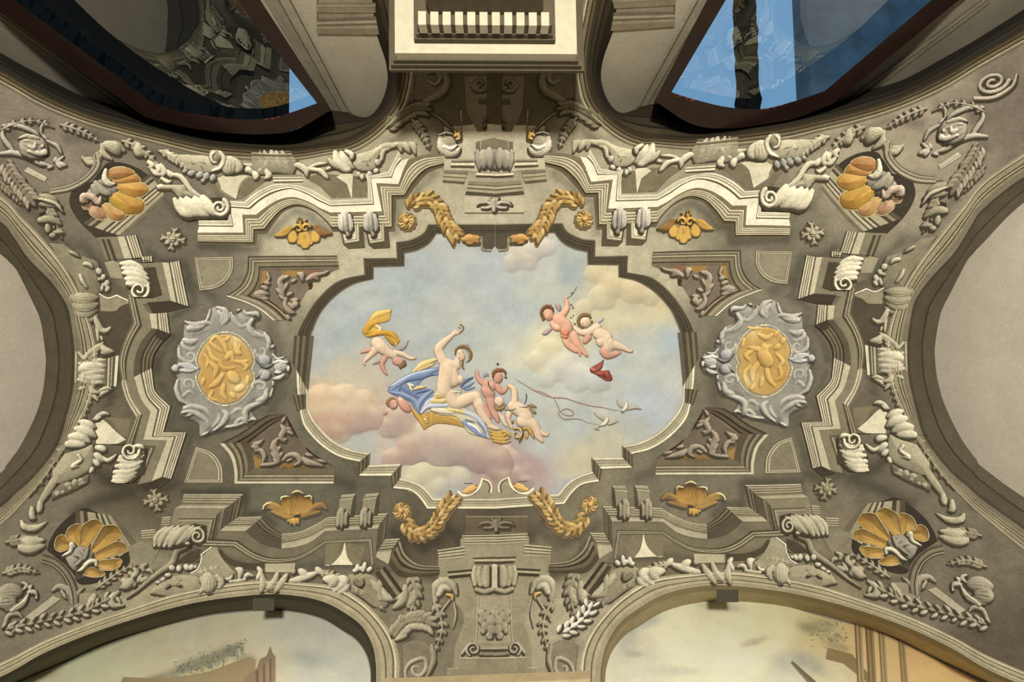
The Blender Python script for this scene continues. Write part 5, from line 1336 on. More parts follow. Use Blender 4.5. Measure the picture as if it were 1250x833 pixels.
# keystone drapery over the windows' arches
both([simple(Q2, (-160, 160, 240, 380), [('-50,180,18 -20,260,22 -80,330,14;10,170,18 20,250,24 60,340,16;50,180,18 70,250,26 110,350,16;100,180,18 130,250,22 160,330,14;150,190,14 190,240,16 210,300,12;-90,180,16 -70,260,20 -60,320,14', '#bdb396', .8)],
        plates=[('-200,170 180,170 ~230,260 190,370 20,350 -60,370 -210,340', 2, 8, '#a99f83')], nm='drapery'),
      (lambda q: (loft(q, '15,370 265,370', '30,435 275,430', [(.3, '#8d8368', .01), (.5, '#d8ceac', .02), (.65, '#6b614a', .012), (.9, '#e3dabb', .02), (1., '#6b614a', .01)], .006, t=Q2), q)[1])(Part('keystone_sill', None, 'moulded sill under the drapery'))],
     'keystone_drapery', 'pale cloth gathered over the keystone of the upper left window arch', 'pale cloth gathered over the keystone of the upper right window arch', 'drapery', 'keystone ornaments')
both([simple(Q2, (180, 260, 560, 420), [('200,290,12 240,290,18 300,330,20 310,380,16;260,310,10 330,320,12 400,330,12 430,340,16 470,380,16 490,400,12;480,320,10 540,300,12 600,330,12;430,330,14 450,370,14;340,300,10 400,280,10 480,270,10', CR)], nm='acanthus_tendril')],
     'acanthus_tendril', 'cream acanthus tendril between keystone cloth and inner tie of the upper left arch', 'cream acanthus tendril between keystone cloth and inner tie of the upper right arch', 'tendril', 'acanthus tendrils')
both([simple(Q1, (860, 250, 1130, 430), [('880,280,12 960,290,12 1040,300,12;870,330,14 930,330,18 950,360,12;960,340,12 990,380,20 980,410,12;1030,320,16 1010,340,12;1070,280,12 1080,340,16 1100,380,20 1060,400,12', CR)], nm='acanthus_tendril')],
     'acanthus_tendril', 'cream acanthus tendril on the outer side of the upper left keystone cloth', 'cream acanthus tendril on the outer side of the upper right keystone cloth', 'tendril', 'acanthus tendrils')
both([simple(Q1, (-20, 240, 330, 460), [('80,260,18 110,290,16 80,310,12;140,280,14 170,320,20 150,340,14;180,280,12 210,340,20 200,380,16;240,340,16 270,370,18 300,370,16;190,400,12 240,430,12 270,420,10;100,320,12 140,360,14 190,370,14;-10,190,20 40,210,14', CR)], nm='acanthus_tendril'),
      simple(Q1, (120, 350, 560, 600), [('270,370,16 340,380,16 390,430,16 440,500,16 540,570,14;160,470,16 220,470,14', CR)],
        plates=[('150,455 380,455 400,500 520,570 400,560 340,570 280,500 160,500', 2.5, 6, '#b6ac8c')], nm='ribbon_band')],
     'acanthus_band', 'cream acanthus leaf and bent band linking the upper left shell niche to the console', 'cream acanthus leaf and bent band linking the upper right shell niche to the console', 'leaf band', 'acanthus bands by the niches')

TONE[0] = .84
# left arch: tie bulbs, cartouches and shell urn at the keystone
both([simple(Q5, (90, -20, 400, 260), [('130,20,30 230,40,44 340,20,24;150,90,30 240,110,44 340,80,26;170,150,28 250,160,36 330,130,22;220,205,18 280,210,20 340,170,14', '#a89e7f', .7)], nm='shell_tie'),
      simple(Q5, (290, 180, 490, 430), [('320,190,16 350,260,18 390,300,14;350,290,14 410,305,16 450,275,14;330,240,10 340,330,10 345,400,8;370,350,8 380,390,8', CR2)], nm='acanthus_tendril', h0=.01)],
     'bulbous_tie', 'olive bulbous tie on the left archivolt above its keystone urn', 'olive bulbous tie on the right archivolt above its keystone urn', 'tie', 'bulbous ties on the end arches')
both([simple(Q5, (150, 460, 530, 800), [('200,630,26 260,610,34 400,600,22;220,660,24 300,650,30 410,640,16;200,690,20 300,700,26 405,690,16;180,720,16 300,740,20 400,735,14;180,580,10 300,560,14 410,545,10', CR, .8)], plates=[('165,595 420,540 420,770 165,730', 1.5, 6, '#8b8166')], nm='shell_urn'),
      (lambda q: (loft(q, '415,540 410,775', '520,515 500,778', [(.12, '#5d543f', .01), (.3, '#b9af8e', .016), (.4, '#4a4131', .01), (.55, '#a0967a', .014), (.75, '#5d543f', .01), (1., '#e0d7b7', .018)], .006, t=Q5), loft(q, '150,480 145,740', '168,482 160,745', [(1., '#b0a688', .01)], .006, t=Q5), q)[1])(Part('keystone_block', None, 'moulded keystone end'))] +
     [simple(Q5, (170, 330, 500, 560), [('180,490,12 230,540,14 260,500,16 340,440,18 390,400,12;300,500,12 360,450,14;370,430,16 410,470,22 470,480,20;380,490,14 450,495,12;300,520,14 340,500,10', CR2)], nm='acanthus_leaf', h0=.01),
      simple(Q5, (170, 750, 490, 900), [('190,800,16 240,780,12;270,770,14 300,820,18 360,830,12;360,810,12 420,790,14 460,800,10', CR2)], nm='acanthus_leaf', h0=.01)],
     'keystone_urn', 'gadrooned shell urn on the keystone of the left end arch', 'gadrooned shell urn on the keystone of the right end arch', 'urn', 'keystone ornaments')
both([simple(Q6, (250, 0, 480, 180), [('270,20,12 300,70,16 340,130,14;440,40,16 390,60,16 350,100,14;290,50,10 350,70,10 420,40,8', CR)], nm='acanthus_leaf'),
      simple(Q6, (50, 280, 350, 560), [('190,310,18 260,330,24 320,360,16;160,370,24 250,390,32 320,440,22;110,440,26 190,440,30 270,480,24;90,500,30 180,500,26 230,510,20', CR, .7)], nm='shell_tie', h0=.012),
      simple(Q6, (-40, 500, 340, 833), [('180,600,14 200,640,12 140,680,12 130,700,10 180,690,10', CR, 1, 4)], plates=[('60,580 ~200,540 300,500 ~310,600 ~290,700 ~200,770 ~60,830 -60,900 -60,750', 3, 12, '#b5ab8b')], nm='scroll_body', h0=.01),
      simple(Q6, (290, 220, 470, 320), [('310,290,10 350,255,12 400,240,14 440,250,8;330,290,14 370,265,12', CR)], nm='curl', h0=.014),
      simple(Q6, (260, 500, 540, 740), [('330,530,18 380,540,22 410,560,14;320,590,18 350,610,20 380,650,14;310,640,14 350,680,20;280,740,14 300,700,14', '#d8cfb2'), ('360,600,10 430,640,14 500,590,12', CR)], nm='leaf_cluster', h0=.012)],
     'scroll_cartouche', 'cream scroll body with triple tie on the lower part of the left end arch', 'cream scroll body with triple tie on the lower part of the right end arch', 'scroll', 'scroll bodies along the arches')
both([simple(U2, (300, 150, 960, 833), [('720,570,16 760,580,14 790,610,12;680,670,12 700,720,12 740,780,10', CR2, 1, 4), ('600,470,12 640,490,12 680,520,8', CR3, 1, 4)],
        plates=[('540,400 ~640,470 ~750,520 ~830,560 ~850,700 ~840,833 680,833 ~620,700 ~520,560 ~440,440 ~400,390', 3, 14, '#938a6e')], nm='scroll_body'),
      simple(U2, (300, 160, 560, 400), [('340,200,26 420,190,26 510,230,20;400,250,18 410,300,20;430,330,14 460,330,18;460,300,14 540,300,12', CR3)], nm='curl', h0=.012),
      simple(U2, (800, 590, 950, 833), [('830,620,18 850,650,18;880,670,14 870,700,16;910,720,16 900,760,16;920,770,12 900,800,14;870,740,10 860,800,12;840,700,10', '#cfc6aa')], nm='leaf_cluster', h0=.014),
      (lambda q: (poly(q, curve('885,560 960,540 1000,560 1060,700 940,690', U2, 4.), '#a59b7c', .008), q)[1])(Part('corbel_face', None, 'light flat corbel face'))],
     'scroll_cartouche', 'olive scroll body on the upper part of the left end arch below the shell niche', 'olive scroll body on the upper part of the right end arch below the shell niche', 'scroll', 'scroll bodies along the arches')
both([simple(U2, (270, -40, 560, 180), [('320,0,20 400,10,26 480,30,24;350,60,22 430,60,30 520,90,22', CR3, .8), ('330,20,10 470,60,12 540,140,10', CR2, 1, 6)], plates=[('330,140 ~420,110 480,150 420,180 340,170', .5, 4, '#3b3325')], nm='shell_tie')],
     'bulbous_tie', 'grey double tie above the left end arch under the corner mask', 'grey double tie above the right end arch under the corner mask', 'tie', 'bulbous ties on the end arches')
both([simple(U3, (150, 290, 420, 760), [('340,300,20 335,360,18 330,385,12;270,350,18 270,420,20 300,440,14;180,460,14 210,510,22 300,520,22 400,465,10', CR2), ('180,620,24 260,640,30 370,620,24;150,680,24 250,700,34 370,670,26;190,590,16 260,610,16 320,590,12', CR2, .8)], nm='shell_tie')],
     'bulbous_tie', 'cream ringed tie at the lower left between end arch and shell niche', 'cream ringed tie at the lower right between end arch and shell niche', 'tie', 'bulbous ties on the end arches')
both([simple(U3, (440, 60, 760, 330), [('560,150,18 600,150,16;640,120,20 620,150,16;700,110,16 660,120,14;720,130,12 660,150,14;590,180,14;480,230,18 500,220,14;540,210,14 520,220,12', '#b9af92')],
        plates=[('440,210 ~540,120 ~680,70 760,60 740,140 ~600,210 ~460,270 ~370,330', 1.5, 6, '#857b61')], nm='leaf_cluster'),
      simple(U3, (180, -60, 760, 420), [('620,20,10 680,20,10;520,20,22 430,170,26 320,330,24', '#b0a686', .6)], nm='long_stem')],
     'leaf_spray', 'leafy cluster under the long curved stem at the lower left end arch', 'leafy cluster under the long curved stem at the lower right end arch', 'leaves', 'leaf sprays')

# corner fields: masks, framed bands, tendrils
both([simple(U1, (-40, 120, 620, 560), [('20,160,12 150,160,14 280,210,14 330,250,10;20,200,12 30,270,14 110,370,20;-20,400,12 100,390,16 220,420,16 340,480,18 440,500,14;400,290,10 480,330,12 520,400,10;350,230,8 350,170,10 400,110,10;360,240,8 400,280,10', '#c9bfa6'),
        ('460,460,12 480,430,10;480,470,12 540,420,8;490,480,14 560,500,14;480,490,10 520,520,10;440,510,10 400,520,8', '#d8ceb4')], nm='strapwork'),
      simple(U1, (100, 210, 500, 470), [('240,330,80 340,370,70', '#b7ab92', .5), ('160,270,10 230,250,14 330,270,14;200,290,8 250,290,10', '#c8bda2', .6, 6), ('250,340,14 290,350,14 300,310,10;360,340,12;380,390,20;240,380,10 330,400,16 400,400,14', '#cdc2a8', .7, 8)],
        inks=[('190,280,4 240,270,5;310,320,6 350,330,5;270,375,5 300,380,5', '#6b5f4b', .8)], nm='face', h0=.012)],
     'grotesque_mask', 'pale grotesque mask in strapwork in the upper left corner', 'pale blossom-like mask in strapwork in the upper right corner', 'mask', 'corner masks')
both([simple(U1, (560, 290, 1260, 560), [('700,430,14 760,480,18 830,450,18 860,350,14;700,440,10 780,440,12 830,380,10;860,320,14 880,400,18 950,450,14;900,320,30 960,340,40 1010,400,36;1010,310,12 1030,360,14 1060,380,10;1170,330,30 1180,390,30 1240,400,18', CR2)], nm='acanthus_tendril')],
     'acanthus_tendril', 'grey curling leaves above the upper left shell niche', 'grey curling leaves above the upper right shell niche', 'tendril', 'acanthus tendrils')
def ringband(A, B, C):
    q = Part('ring_mould'); loft(q, A, B, C, .006); return q
both([ringband('~122,186 ~124,200 ~118,212 ~105,224 ~85,234 ~60,238', '~112,190 ~112,202 ~104,212 ~94,219 ~80,225 ~62,229', [(.2, '#665b47', .004), (.5, '#b4aa8e', .016), (.62, '#6b604b', .006), (.85, '#a99f84', .014), (1., '#7b7059', .004)])],
     'ring_moulding', 'curved grey ring moulding under the upper left mask', 'curved grey ring moulding under the upper right mask', 'moulding', 'ring mouldings of the corner fields')
both([ringband('~52,676 ~68,682 ~82,694 ~91,708 ~96,722 ~97,736', '~50,690 ~62,694 ~72,702 ~79,714 ~83,728 ~84,740', [(.2, '#574d3a', .004), (.5, '#857b62', .016), (.62, '#4a4130', .006), (.75, '#9a9073', .014), (.85, '#4a4130', .004), (1., '#7b7158', .006)])],
     'ring_moulding', 'curved grey ring moulding left of the lower left shell niche', 'curved grey ring moulding right of the lower right shell niche', 'moulding', 'ring mouldings of the corner fields')
both([simple(U5, (-40, 190, 340, 680), [('10,300,40 100,290,50 180,300,34;20,380,50 100,370,50;60,430,30 140,410,24', '#aba287', .5), ('190,220,12 230,240,12 200,280,14;250,270,14 270,240,10;240,300,14 290,300,16 320,330,12;310,340,10 310,360,8;100,460,16 190,400,18 240,320,14', '#c5bca0', .8, 5)],
        inks=[('20,350,6 80,350,6;10,390,6 90,380,6;200,290,5 240,290,5;110,450,6 200,390,6', '#6b614c', .8)], nm='face'),
      simple(U5, (0, 460, 220, 680), [('30,600,16 70,500,14 150,480,14 190,520,10', '#b8ae92'), ('90,650,12 140,600,14 180,540,12;60,610,12 110,560,12', '#b8ae92')], nm='collar', h0=.008)],
     'grotesque_mask', 'worn bearded grey mask in the lower left corner', 'worn bearded grey mask in the lower right corner', 'mask', 'corner masks')
both([(lambda q: (loft(q, '210,505 440,330', '280,540 520,360', [(.08, '#6f6550', .003), (.92, '#b7ad90', .008), (1., '#6f6550', .003)], .006, t=U5), q)[1])(Part('ribbon_band'))],
     'ribbon_band', 'pale folded ribbon band beside the lower left corner mask', 'pale folded ribbon band beside the lower right corner mask', 'ribbon', 'ribbon bands')
both([(lambda q: (loft(q, '200,550 380,640', '240,510 400,600', [(.08, '#8f846c', .003), (.3, '#d8cdb0', .008), (.4, '#a89d84', .006), (.92, '#d3c8ab', .008), (1., '#8f846c', .003)], .006, t=U1), q)[1])(Part('ribbon_band'))],
     'ribbon_band', 'pale ribbon band under the upper left corner mask', 'pale ribbon band under the upper right corner mask', 'ribbon', 'ribbon bands')
both([simple(U5, (-40, 220, 1250, 560), [('450,280,14 500,250,18 580,280,20 600,380,16 590,440,10;520,290,10 560,350,12;610,420,10 650,320,14 710,260,10', '#b5ab8e'), ('800,330,22 770,400,22 800,460,14;900,370,16 880,440,18;1000,300,16 940,350,22 960,410,22 1050,410,12;990,350,12 1020,390,10', CR2)],
        plates=[('620,440 ~640,330 ~760,300 ~800,330 ~780,460 ~700,480', 1.5, 8, '#a1977b')], nm='acanthus_leaf')],
     'acanthus_leaf', 'large curling grey leaves at the outer end of the lower left arch', 'large curling grey leaves at the outer end of the lower right arch', 'leaves', 'leaf sprays')
both([simple(U4, (500, 500, 900, 833), [('800,600,14 790,570,14 830,545,14;830,600,12 860,600,12 880,630,12;780,690,16 840,660,14;680,620,14 700,640,14;720,580,12 740,620,18 700,660,20;620,690,18 660,680,18;640,740,30 700,690,34;720,730,20 700,700,20;620,730,10 600,750,10;780,640,10 750,700,14', '#b8ae90')], nm='acanthus_leaf'),
      simple(U4, (560, 380, 1260, 860), [('1180,390,22 1080,440,20 1040,540,20 900,640,16 760,760,14 660,833,12', '#a59b7c', .8)], nm='long_stem', h0=.008)],
     'acanthus_band', 'grey lobed leaves and long stem joining the lower left console to the arch', 'grey lobed leaves and long stem joining the lower right console to the arch', 'leaf band', 'acanthus bands by the niches')
both([simple(U4, (820, 530, 1260, 780), [('1030,570,18 1050,590,18;1100,570,16 1100,600,18;1160,560,18 1170,590,16;1210,560,14 1200,590,16;1240,570,12;990,640,14 1030,640,12;950,680,12 980,670,12;910,700,10 940,700,10', '#dcd3b6')], nm='leaf_cluster', h0=.01),
      simple(U6, (-180, 340, 520, 580), [('20,470,10 50,450,12;110,440,8 150,460,10', '#857a5e', 1, 4)], plates=[('-120,520 ~-60,420 ~60,370 ~200,360 ~300,380 ~340,460 ~300,530 ~180,540 ~20,540', 3, 14, '#b5ab8a')], inks=[('40,470,7 90,455,7 160,470,7;130,420,5 150,400,6', '#5c523d', .9)], nm='scroll_body'),
      simple(U6, (300, 330, 520, 560), [('370,380,44 385,440,50 370,490,36', CR2, .6), ('320,390,18 340,460,18 290,530,16;450,370,18 490,420,22 470,480,16', CR2, .8, 1)], nm='shell_tie', h0=.016)],
     'scroll_cartouche', 'beige scroll body with bulbous tie on the lower left arch, outer side', 'beige scroll body with bulbous tie on the lower right arch, outer side', 'scroll', 'scroll bodies along the arches')
both([simple(U6, (500, 280, 860, 460), [('510,400,12 560,390,12 580,360,10;620,310,16 650,330,22 640,390,16;680,390,10 710,360,14 760,370,10;800,300,14 820,340,16 790,400,22;560,420,10 700,400,10', CR)], nm='acanthus_tendril')],
     'acanthus_tendril', 'cream acanthus tendril left of the keystone cloth of the lower left arch', 'cream acanthus tendril right of the keystone cloth of the lower right arch', 'tendril', 'acanthus tendrils')
both([simple(U6, (770, 330, 1080, 540), [('830,360,18 840,440,22 820,510,16;960,350,18 940,410,20 890,470,20 870,400,10;1040,360,16 1000,430,22 940,510,18;900,480,14 960,460,14', CR2, .8)], nm='drapery', h0=.012),
      (lambda q: (loft(q, '860,262 1115,255', '860,345 1105,350', [(.08, '#6b614a', .004), (.9, '#b9af8e', .008), (1., '#6b614a', .004)], .006, t=U6), loft(q, '755,560 935,560', '755,668 935,665', [(1., '#4f4a39', .004)], .004, t=U6), q)[1])(Part('keystone_block', None, 'plain keystone block'))],  # lower dark box is the keystone tab's shadow, put in as colour
     'keystone_drapery', 'beige cloth twisted round the keystone of the lower left arch', 'beige cloth twisted round the keystone of the lower right arch', 'drapery', 'keystone ornaments')
T = tile(310, 620, 320)
both([simple(T, (160, 260, 340, 380), [('170,350,10 220,340,12 300,310,14;220,300,12 250,320,14;300,290,10 320,310,12;180,290,8 190,310,10', CR)], nm='acanthus_tendril')],
     'acanthus_tendril', 'cream acanthus tendril right of the keystone cloth of the lower left arch', 'cream acanthus tendril left of the keystone cloth of the lower right arch', 'tendril', 'acanthus tendrils')
both([simple(T, (320, 290, 700, 480), [('340,340,14 380,350,22 360,380,12;390,340,14 430,350,18 380,400,16;420,360,16 440,380,14 400,410,12', CR, .8, 2), ('600,380,12 640,430,14 700,420,12;560,350,14 600,400,12;730,400,14 690,440,14', CR2), ('480,350,8 510,370,10 520,340,6', '#857a5e', 1, 4)],
        plates=[('400,380 ~450,320 ~530,310 ~590,340 ~600,400 ~640,460 ~590,480 ~500,420', 3, 12, '#a59a7a')], nm='scroll_body'),
      simple(T, (470, 240, 590, 320), [('490,300,8 495,270,8;520,300,8 530,260,8;545,300,8 560,285,8;480,300,8;510,290,8', '#e4dcc2')], nm='leaf_cluster', h0=.012)],
     'scroll_cartouche', 'beige scroll body with leafy crest on the lower left arch, inner side', 'beige scroll body with leafy crest on the lower right arch, inner side', 'scroll', 'scroll bodies along the arches')
del T

# leaf garlands hugging the arches
def garland(path, W, n, cols, name='leaf', back=None, seed=3, L=None, res=.7, base=0.5, hk=.8, **kw):
    P, S = pts(path, ID); q = dens([p[:2] for p in P], [True]*len(P), 1.5)[0]
    d = np.concatenate([[0], np.cumsum(np.hypot(*np.diff(q, axis=0).T))])
    x0, y0 = q.min(0)-W*2.2; x1, y1 = q.max(0)+W*2.2
    r = Relief(x0, y0, x1, y1, res); g = np.random.default_rng(seed)
    for k in range(n):
        u = (k+.5)/n*d[-1]; i = min(len(q)-2, int(np.searchsorted(d, u))); tx, ty = q[min(i+2, len(q)-1)]-q[max(i-1, 0)]
        a = math.degrees(math.atan2(ty, tx)); sd = (-1, 1, 0)[k % 3]
        w = (W[k] if hasattr(W, '__len__') else W)*(.8+.4*g.random())
        ox, oy = -ty, tx; l = math.hypot(ox, oy)+1e-6; off = sd*W*.25
        r.leaf(q[i][0]+ox/l*off, q[i][1]+oy/l*off, a+sd*(38+14*g.random()), L or w, w*.20+.5, sd*-25, cols[k % len(cols)], base+.02*k, hk)
    return r.part(name, .003, kw.pop('h0', .012), **kw)
both([garland('0,770 60,757 100,748 130,733', 10, 34, ['#b3a98c', '#c2b89a', '#a1977b'], rim=.7)], 'leaf_garland', 'worn pale leaf garland above the outer end of the lower left arch', 'worn pale leaf garland above the outer end of the lower right arch', 'garland', 'leaf garlands')
both([garland('5,195 15,215 28,232 38,245', 12, 30, ['#a3947c', '#b5a68c', '#8f8069'])], 'leaf_garland', 'brownish leaf garland at the outer side of the upper left corner', 'whitish leaf garland at the outer side of the upper right corner', 'garland', 'leaf garlands')
TONE[0] = 1.0
# gilded laurel swags
swag_cols = ['#b39352', '#c4a668', '#94743c', '#a9884a']
def swag(path, cx, cy, tail=None, seed=1, W=11):
    P = [garland(path, W, 44, swag_cols, 'laurel_leaf', seed=seed, h0=.034, mat=GILT, hcol='#6f5a38')]
    r = Relief(cx-14, cy-14, cx+14, cy+14, .6)
    for k in range(11):
        a = math.radians(k*33); r.line([[cx+3*math.cos(a), cy+3*math.sin(a), 1.2], [cx+8*math.cos(a+.3), cy+8*math.sin(a+.3), 1.8], [cx+11*math.cos(a+.7), cy+11*math.sin(a+.7), .7]], swag_cols[k % 3], .8, .5)
    r.line([[cx, cy, 3.2], [cx+.1, cy, 3.2]], '#c8965a', 1, 1)
    P.append(r.part('rosette', .003, .03, GILT, label='gilded rosette holding the swag', hcol='#6f5a38'))
    return P
both(swag('500,256 508,246 522,243 533,249 541,262 548,276 556,288', 496, 270), 'laurel_swag', 'gilded laurel swag hanging over the upper frame, left of the centre', 'gilded laurel swag hanging over the upper frame, right of the centre', 'swag', 'gilded laurel swags')
both(swag('492,634 500,646 512,652 526,646 536,632 545,618 553,608', 490, 624, seed=5), 'laurel_swag', 'gilded laurel swag hanging below the lower frame, left of the centre', 'gilded laurel swag hanging below the lower frame, right of the centre', 'swag', 'gilded laurel swags')
# centre scroll brackets of the frame, top (dark) and bottom (bright)
both([(lambda q: (poly(q, curve('561,285 604,285 604,300 ~598,306 ~592,306 ~589,300 ~588,292 ~578,296 ~566,294', ID, 3.), '#4a4333', .028), loft(q, '~562,288 ~575,292 ~588,289 ~590,303 ~600,304', '~562,291 ~575,296 ~586,294 ~588,305 ~600,307', [(1., '#857b62', .004)], .03), q)[1])(Part('scroll_block')),
      simple(ID, (563, 286, 592, 300), [('566,292,3 574,291,3.6 584,296,3;570,295,2.4 578,296,3;574,289,2 586,291,2.4', '#b98d4c')], .6, nm='gilt_leaf', mat=GILT, h0=.034, label='gilded leaf in the scroll')],
     'frame_scroll', 'dark scroll bracket at the top centre of the frame, left half', 'dark scroll bracket at the top centre of the frame, right half', 'scroll', 'centre scrolls of the frame')
both([(lambda q: (poly(q, curve('557,609 558,601 ~566,606 ~578,603 ~586,596 589,584 ~596,585 ~601,592 604,600 604,609', ID, 3.), '#8d8469', .028), loft(q, '~558,601 ~566,606.5 ~578,603.5 ~586,596 589.5,584', '~559,598.5 ~566,603.5 ~577,600.5 ~584,594 588,583.5', [(1., '#d9d0b1', .004)], .032),
        loft(q, '589,584 ~597,587 ~601,594 600,602', '590,587 ~595,590 ~597,595 596,602', [(.5, '#d5ccac', .004), (1, '#5d543f', .004)], .034), q)[1])(Part('scroll_block')),
      simple(ID, (564, 590, 585, 604), [('567,601,2.6 574,599,3 582,595,2.6;570,598,2.2 580,593,2.2', '#cfa35c')], .6, nm='gilt_leaf', mat=GILT, h0=.034, label='gilded leaf in the scroll')],
     'frame_scroll', 'bright scroll bracket at the bottom centre of the frame, left half', 'bright scroll bracket at the bottom centre of the frame, right half', 'scroll', 'centre scrolls of the frame')

# ------------------------------------------------------------------ pedestal above the sky picture (top centre)
def pedestal_top():
    out = []
    q = Part('pedestal_field', None, 'pale stone field'); poly(q, curve('500,175 800,150 930,150 930,560 705,545 500,540', Q3, 6.), '#b7ad90', .003); out.append(q)
    q = Part('base_mould')
    loft(q, '488,640 670,655', '500,540 705,548', [(.15, '#5d533e', .012), (.4, '#9a9073', .02), (.5, '#6b614a', .016), (.7, '#a39979', .02), (.8, '#6b614a', .014), (1., '#7b7159', .012)], .006, t=Q3)
    loft(q, '680,742 930,765', '710,632 930,640', [(.2, '#4f4633', .016), (.4, '#9a9073', .028), (.5, '#5d533e', .02), (.68, '#a39979', .028), (.75, '#5d533e', .02), (1., '#83795f', .016)], .01, t=Q3)
    loft(q, '770,595 930,600', '770,565 930,570', [(.4, '#4f4633', .01), (1., '#cfc5a3', .024)], .01, t=Q3)
    loft(q, '555,515 760,520', '565,455 755,450', [(.25, '#4f4633', .01), (.6, '#cfc5a3', .022), (.8, '#5d533e', .012), (1., '#8b8166', .012)], .008, t=Q3)
    out.append(q)
    q = Part('upper_slot', None, 'dark recess above the cushion')
    loft(q, '770,300 770,375', '930,265 930,375', [(.24, '#6f6650'), (.26, '#c5bb9b'), (1., '#7a705a')], .008, t=Q3); out.append(q)
    r = Relief(760, 345, 935, 560, .7, Q3)
    r.st('785,375,16 790,450,18 800,530,14;835,390,30 840,450,32 840,520,24;885,370,28 890,440,32 895,520,24;925,370,12 925,520,14', '#a09883', .7)
    out.append(r.part('fluted_cushion', .004, .02, label='grey fluted cushion'))
    return out
both(pedestal_top(), 'corbel_pedestal', 'pale stepped pedestal with fluted cushion at the top centre, left half', 'pale stepped pedestal with fluted cushion at the top centre, right half', 'pedestal', 'centre pedestals')
both([simple(Q3, (420, 210, 680, 440), [('470,260,20 480,340,30 540,390,36 600,390,26 635,350,16', '#c9bea2', .8), ('520,310,44 570,310,36', '#a79c82', .4), ('500,340,10 560,360,12 610,330,10', '#ddd3b8', .8, 5), ('460,240,8 520,225,8 590,240,8', '#c2b597', .8, 4)], nm='bowl'),
      simple(Q3, (560, 190, 660, 320), [('590,250,12 620,240,12 630,270,12 600,280,12;600,230,7 590,200,5;620,235,7 640,205,5', '#cfa860', 1, 1)], .6, nm='gilt_ring', mat=GILT, h0=.03, label='small gilded ring tying the branches')],
     'hanging_bowl', 'pale round bowl with gilded ring beside the top pedestal, left one', 'pale round bowl with gilded ring beside the top pedestal, right one', 'bowl', 'hanging bowls')
TONE[0] = .72  # darker tone paints the cornice's cast shadow into this group
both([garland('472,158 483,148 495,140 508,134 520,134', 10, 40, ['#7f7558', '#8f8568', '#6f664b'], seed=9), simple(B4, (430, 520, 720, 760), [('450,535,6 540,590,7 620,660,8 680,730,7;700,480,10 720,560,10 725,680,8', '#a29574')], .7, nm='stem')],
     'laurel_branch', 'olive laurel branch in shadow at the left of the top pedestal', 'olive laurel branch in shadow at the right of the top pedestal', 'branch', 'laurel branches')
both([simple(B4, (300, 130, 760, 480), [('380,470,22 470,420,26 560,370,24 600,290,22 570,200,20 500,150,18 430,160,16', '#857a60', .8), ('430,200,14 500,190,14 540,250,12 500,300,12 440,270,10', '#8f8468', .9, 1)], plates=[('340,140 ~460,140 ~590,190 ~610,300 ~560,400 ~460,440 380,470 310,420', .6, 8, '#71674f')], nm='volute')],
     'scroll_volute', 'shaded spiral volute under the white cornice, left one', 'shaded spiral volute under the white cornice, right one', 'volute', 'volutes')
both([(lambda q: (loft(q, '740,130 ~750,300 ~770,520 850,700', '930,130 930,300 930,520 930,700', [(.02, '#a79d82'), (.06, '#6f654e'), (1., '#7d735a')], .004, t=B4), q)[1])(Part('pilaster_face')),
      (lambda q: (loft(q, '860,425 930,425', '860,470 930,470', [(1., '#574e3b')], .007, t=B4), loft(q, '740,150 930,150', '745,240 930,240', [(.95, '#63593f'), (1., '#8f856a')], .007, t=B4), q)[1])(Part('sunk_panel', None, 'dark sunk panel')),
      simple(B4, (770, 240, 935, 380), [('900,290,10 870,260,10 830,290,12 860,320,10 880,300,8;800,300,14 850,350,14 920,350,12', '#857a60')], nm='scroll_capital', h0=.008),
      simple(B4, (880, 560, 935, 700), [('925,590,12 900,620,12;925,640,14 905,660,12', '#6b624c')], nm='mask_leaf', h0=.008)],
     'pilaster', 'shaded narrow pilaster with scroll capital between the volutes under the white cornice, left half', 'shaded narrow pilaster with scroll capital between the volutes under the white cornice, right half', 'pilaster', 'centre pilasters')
TONE[0] = 1.0
# little leaf relief panels above and below the sky picture
def leafpanel(cx, cy, w, h, pc, lc, label_):
    q = Part('panel_plate'); x0, x1, y0, y1 = cx-w, cx+w, cy-h, cy+h
    loft(q, '%g,%g %g,%g' % (x0, y0, x1, y0), '%g,%g %g,%g' % (x0, y1, x1, y1), [(.08, lc, .006), (.92, pc, .004), (1., '#6b614b', .004)], .005)
    r = Relief(cx-24, cy-12, cx+24, cy+12, .6)
    for sd in (-1, 1):
        r.line([[cx+sd*2, cy, 2.5], [cx+sd*9, cy-3, 2.2], [cx+sd*18, cy-2, 2], [cx+sd*21, cy+1, 1.2]], lc, .9, 1)
        r.line([[cx+sd*2, cy+2, 2.2], [cx+sd*8, cy+4, 2.0], [cx+sd*15, cy+4, 1.6]], lc, .9, 1)
        r.line([[cx+sd*2, cy-2, 2], [cx+sd*5, cy-8, 1.6]], lc, .9, 1)
    r.line([[cx, cy-5, 2.6], [cx, cy+7, 2.8]], lc, .9, 1.5)
    return [q, r.part('leaf_relief', .003, .01)]
put(leafpanel(603, 250, 36, 11, '#b4aa8d', '#aca28c', ''), 'winged_leaf_plaque', 'pale little panel with a winged leaf above the sky picture', 'panel')
put(leafpanel(606, 641, 38, 11, '#5d523d', '#7b705a', ''), 'winged_leaf_plaque', 'dark little panel with a winged leaf below the sky picture', 'panel')

TONE[0] = .9
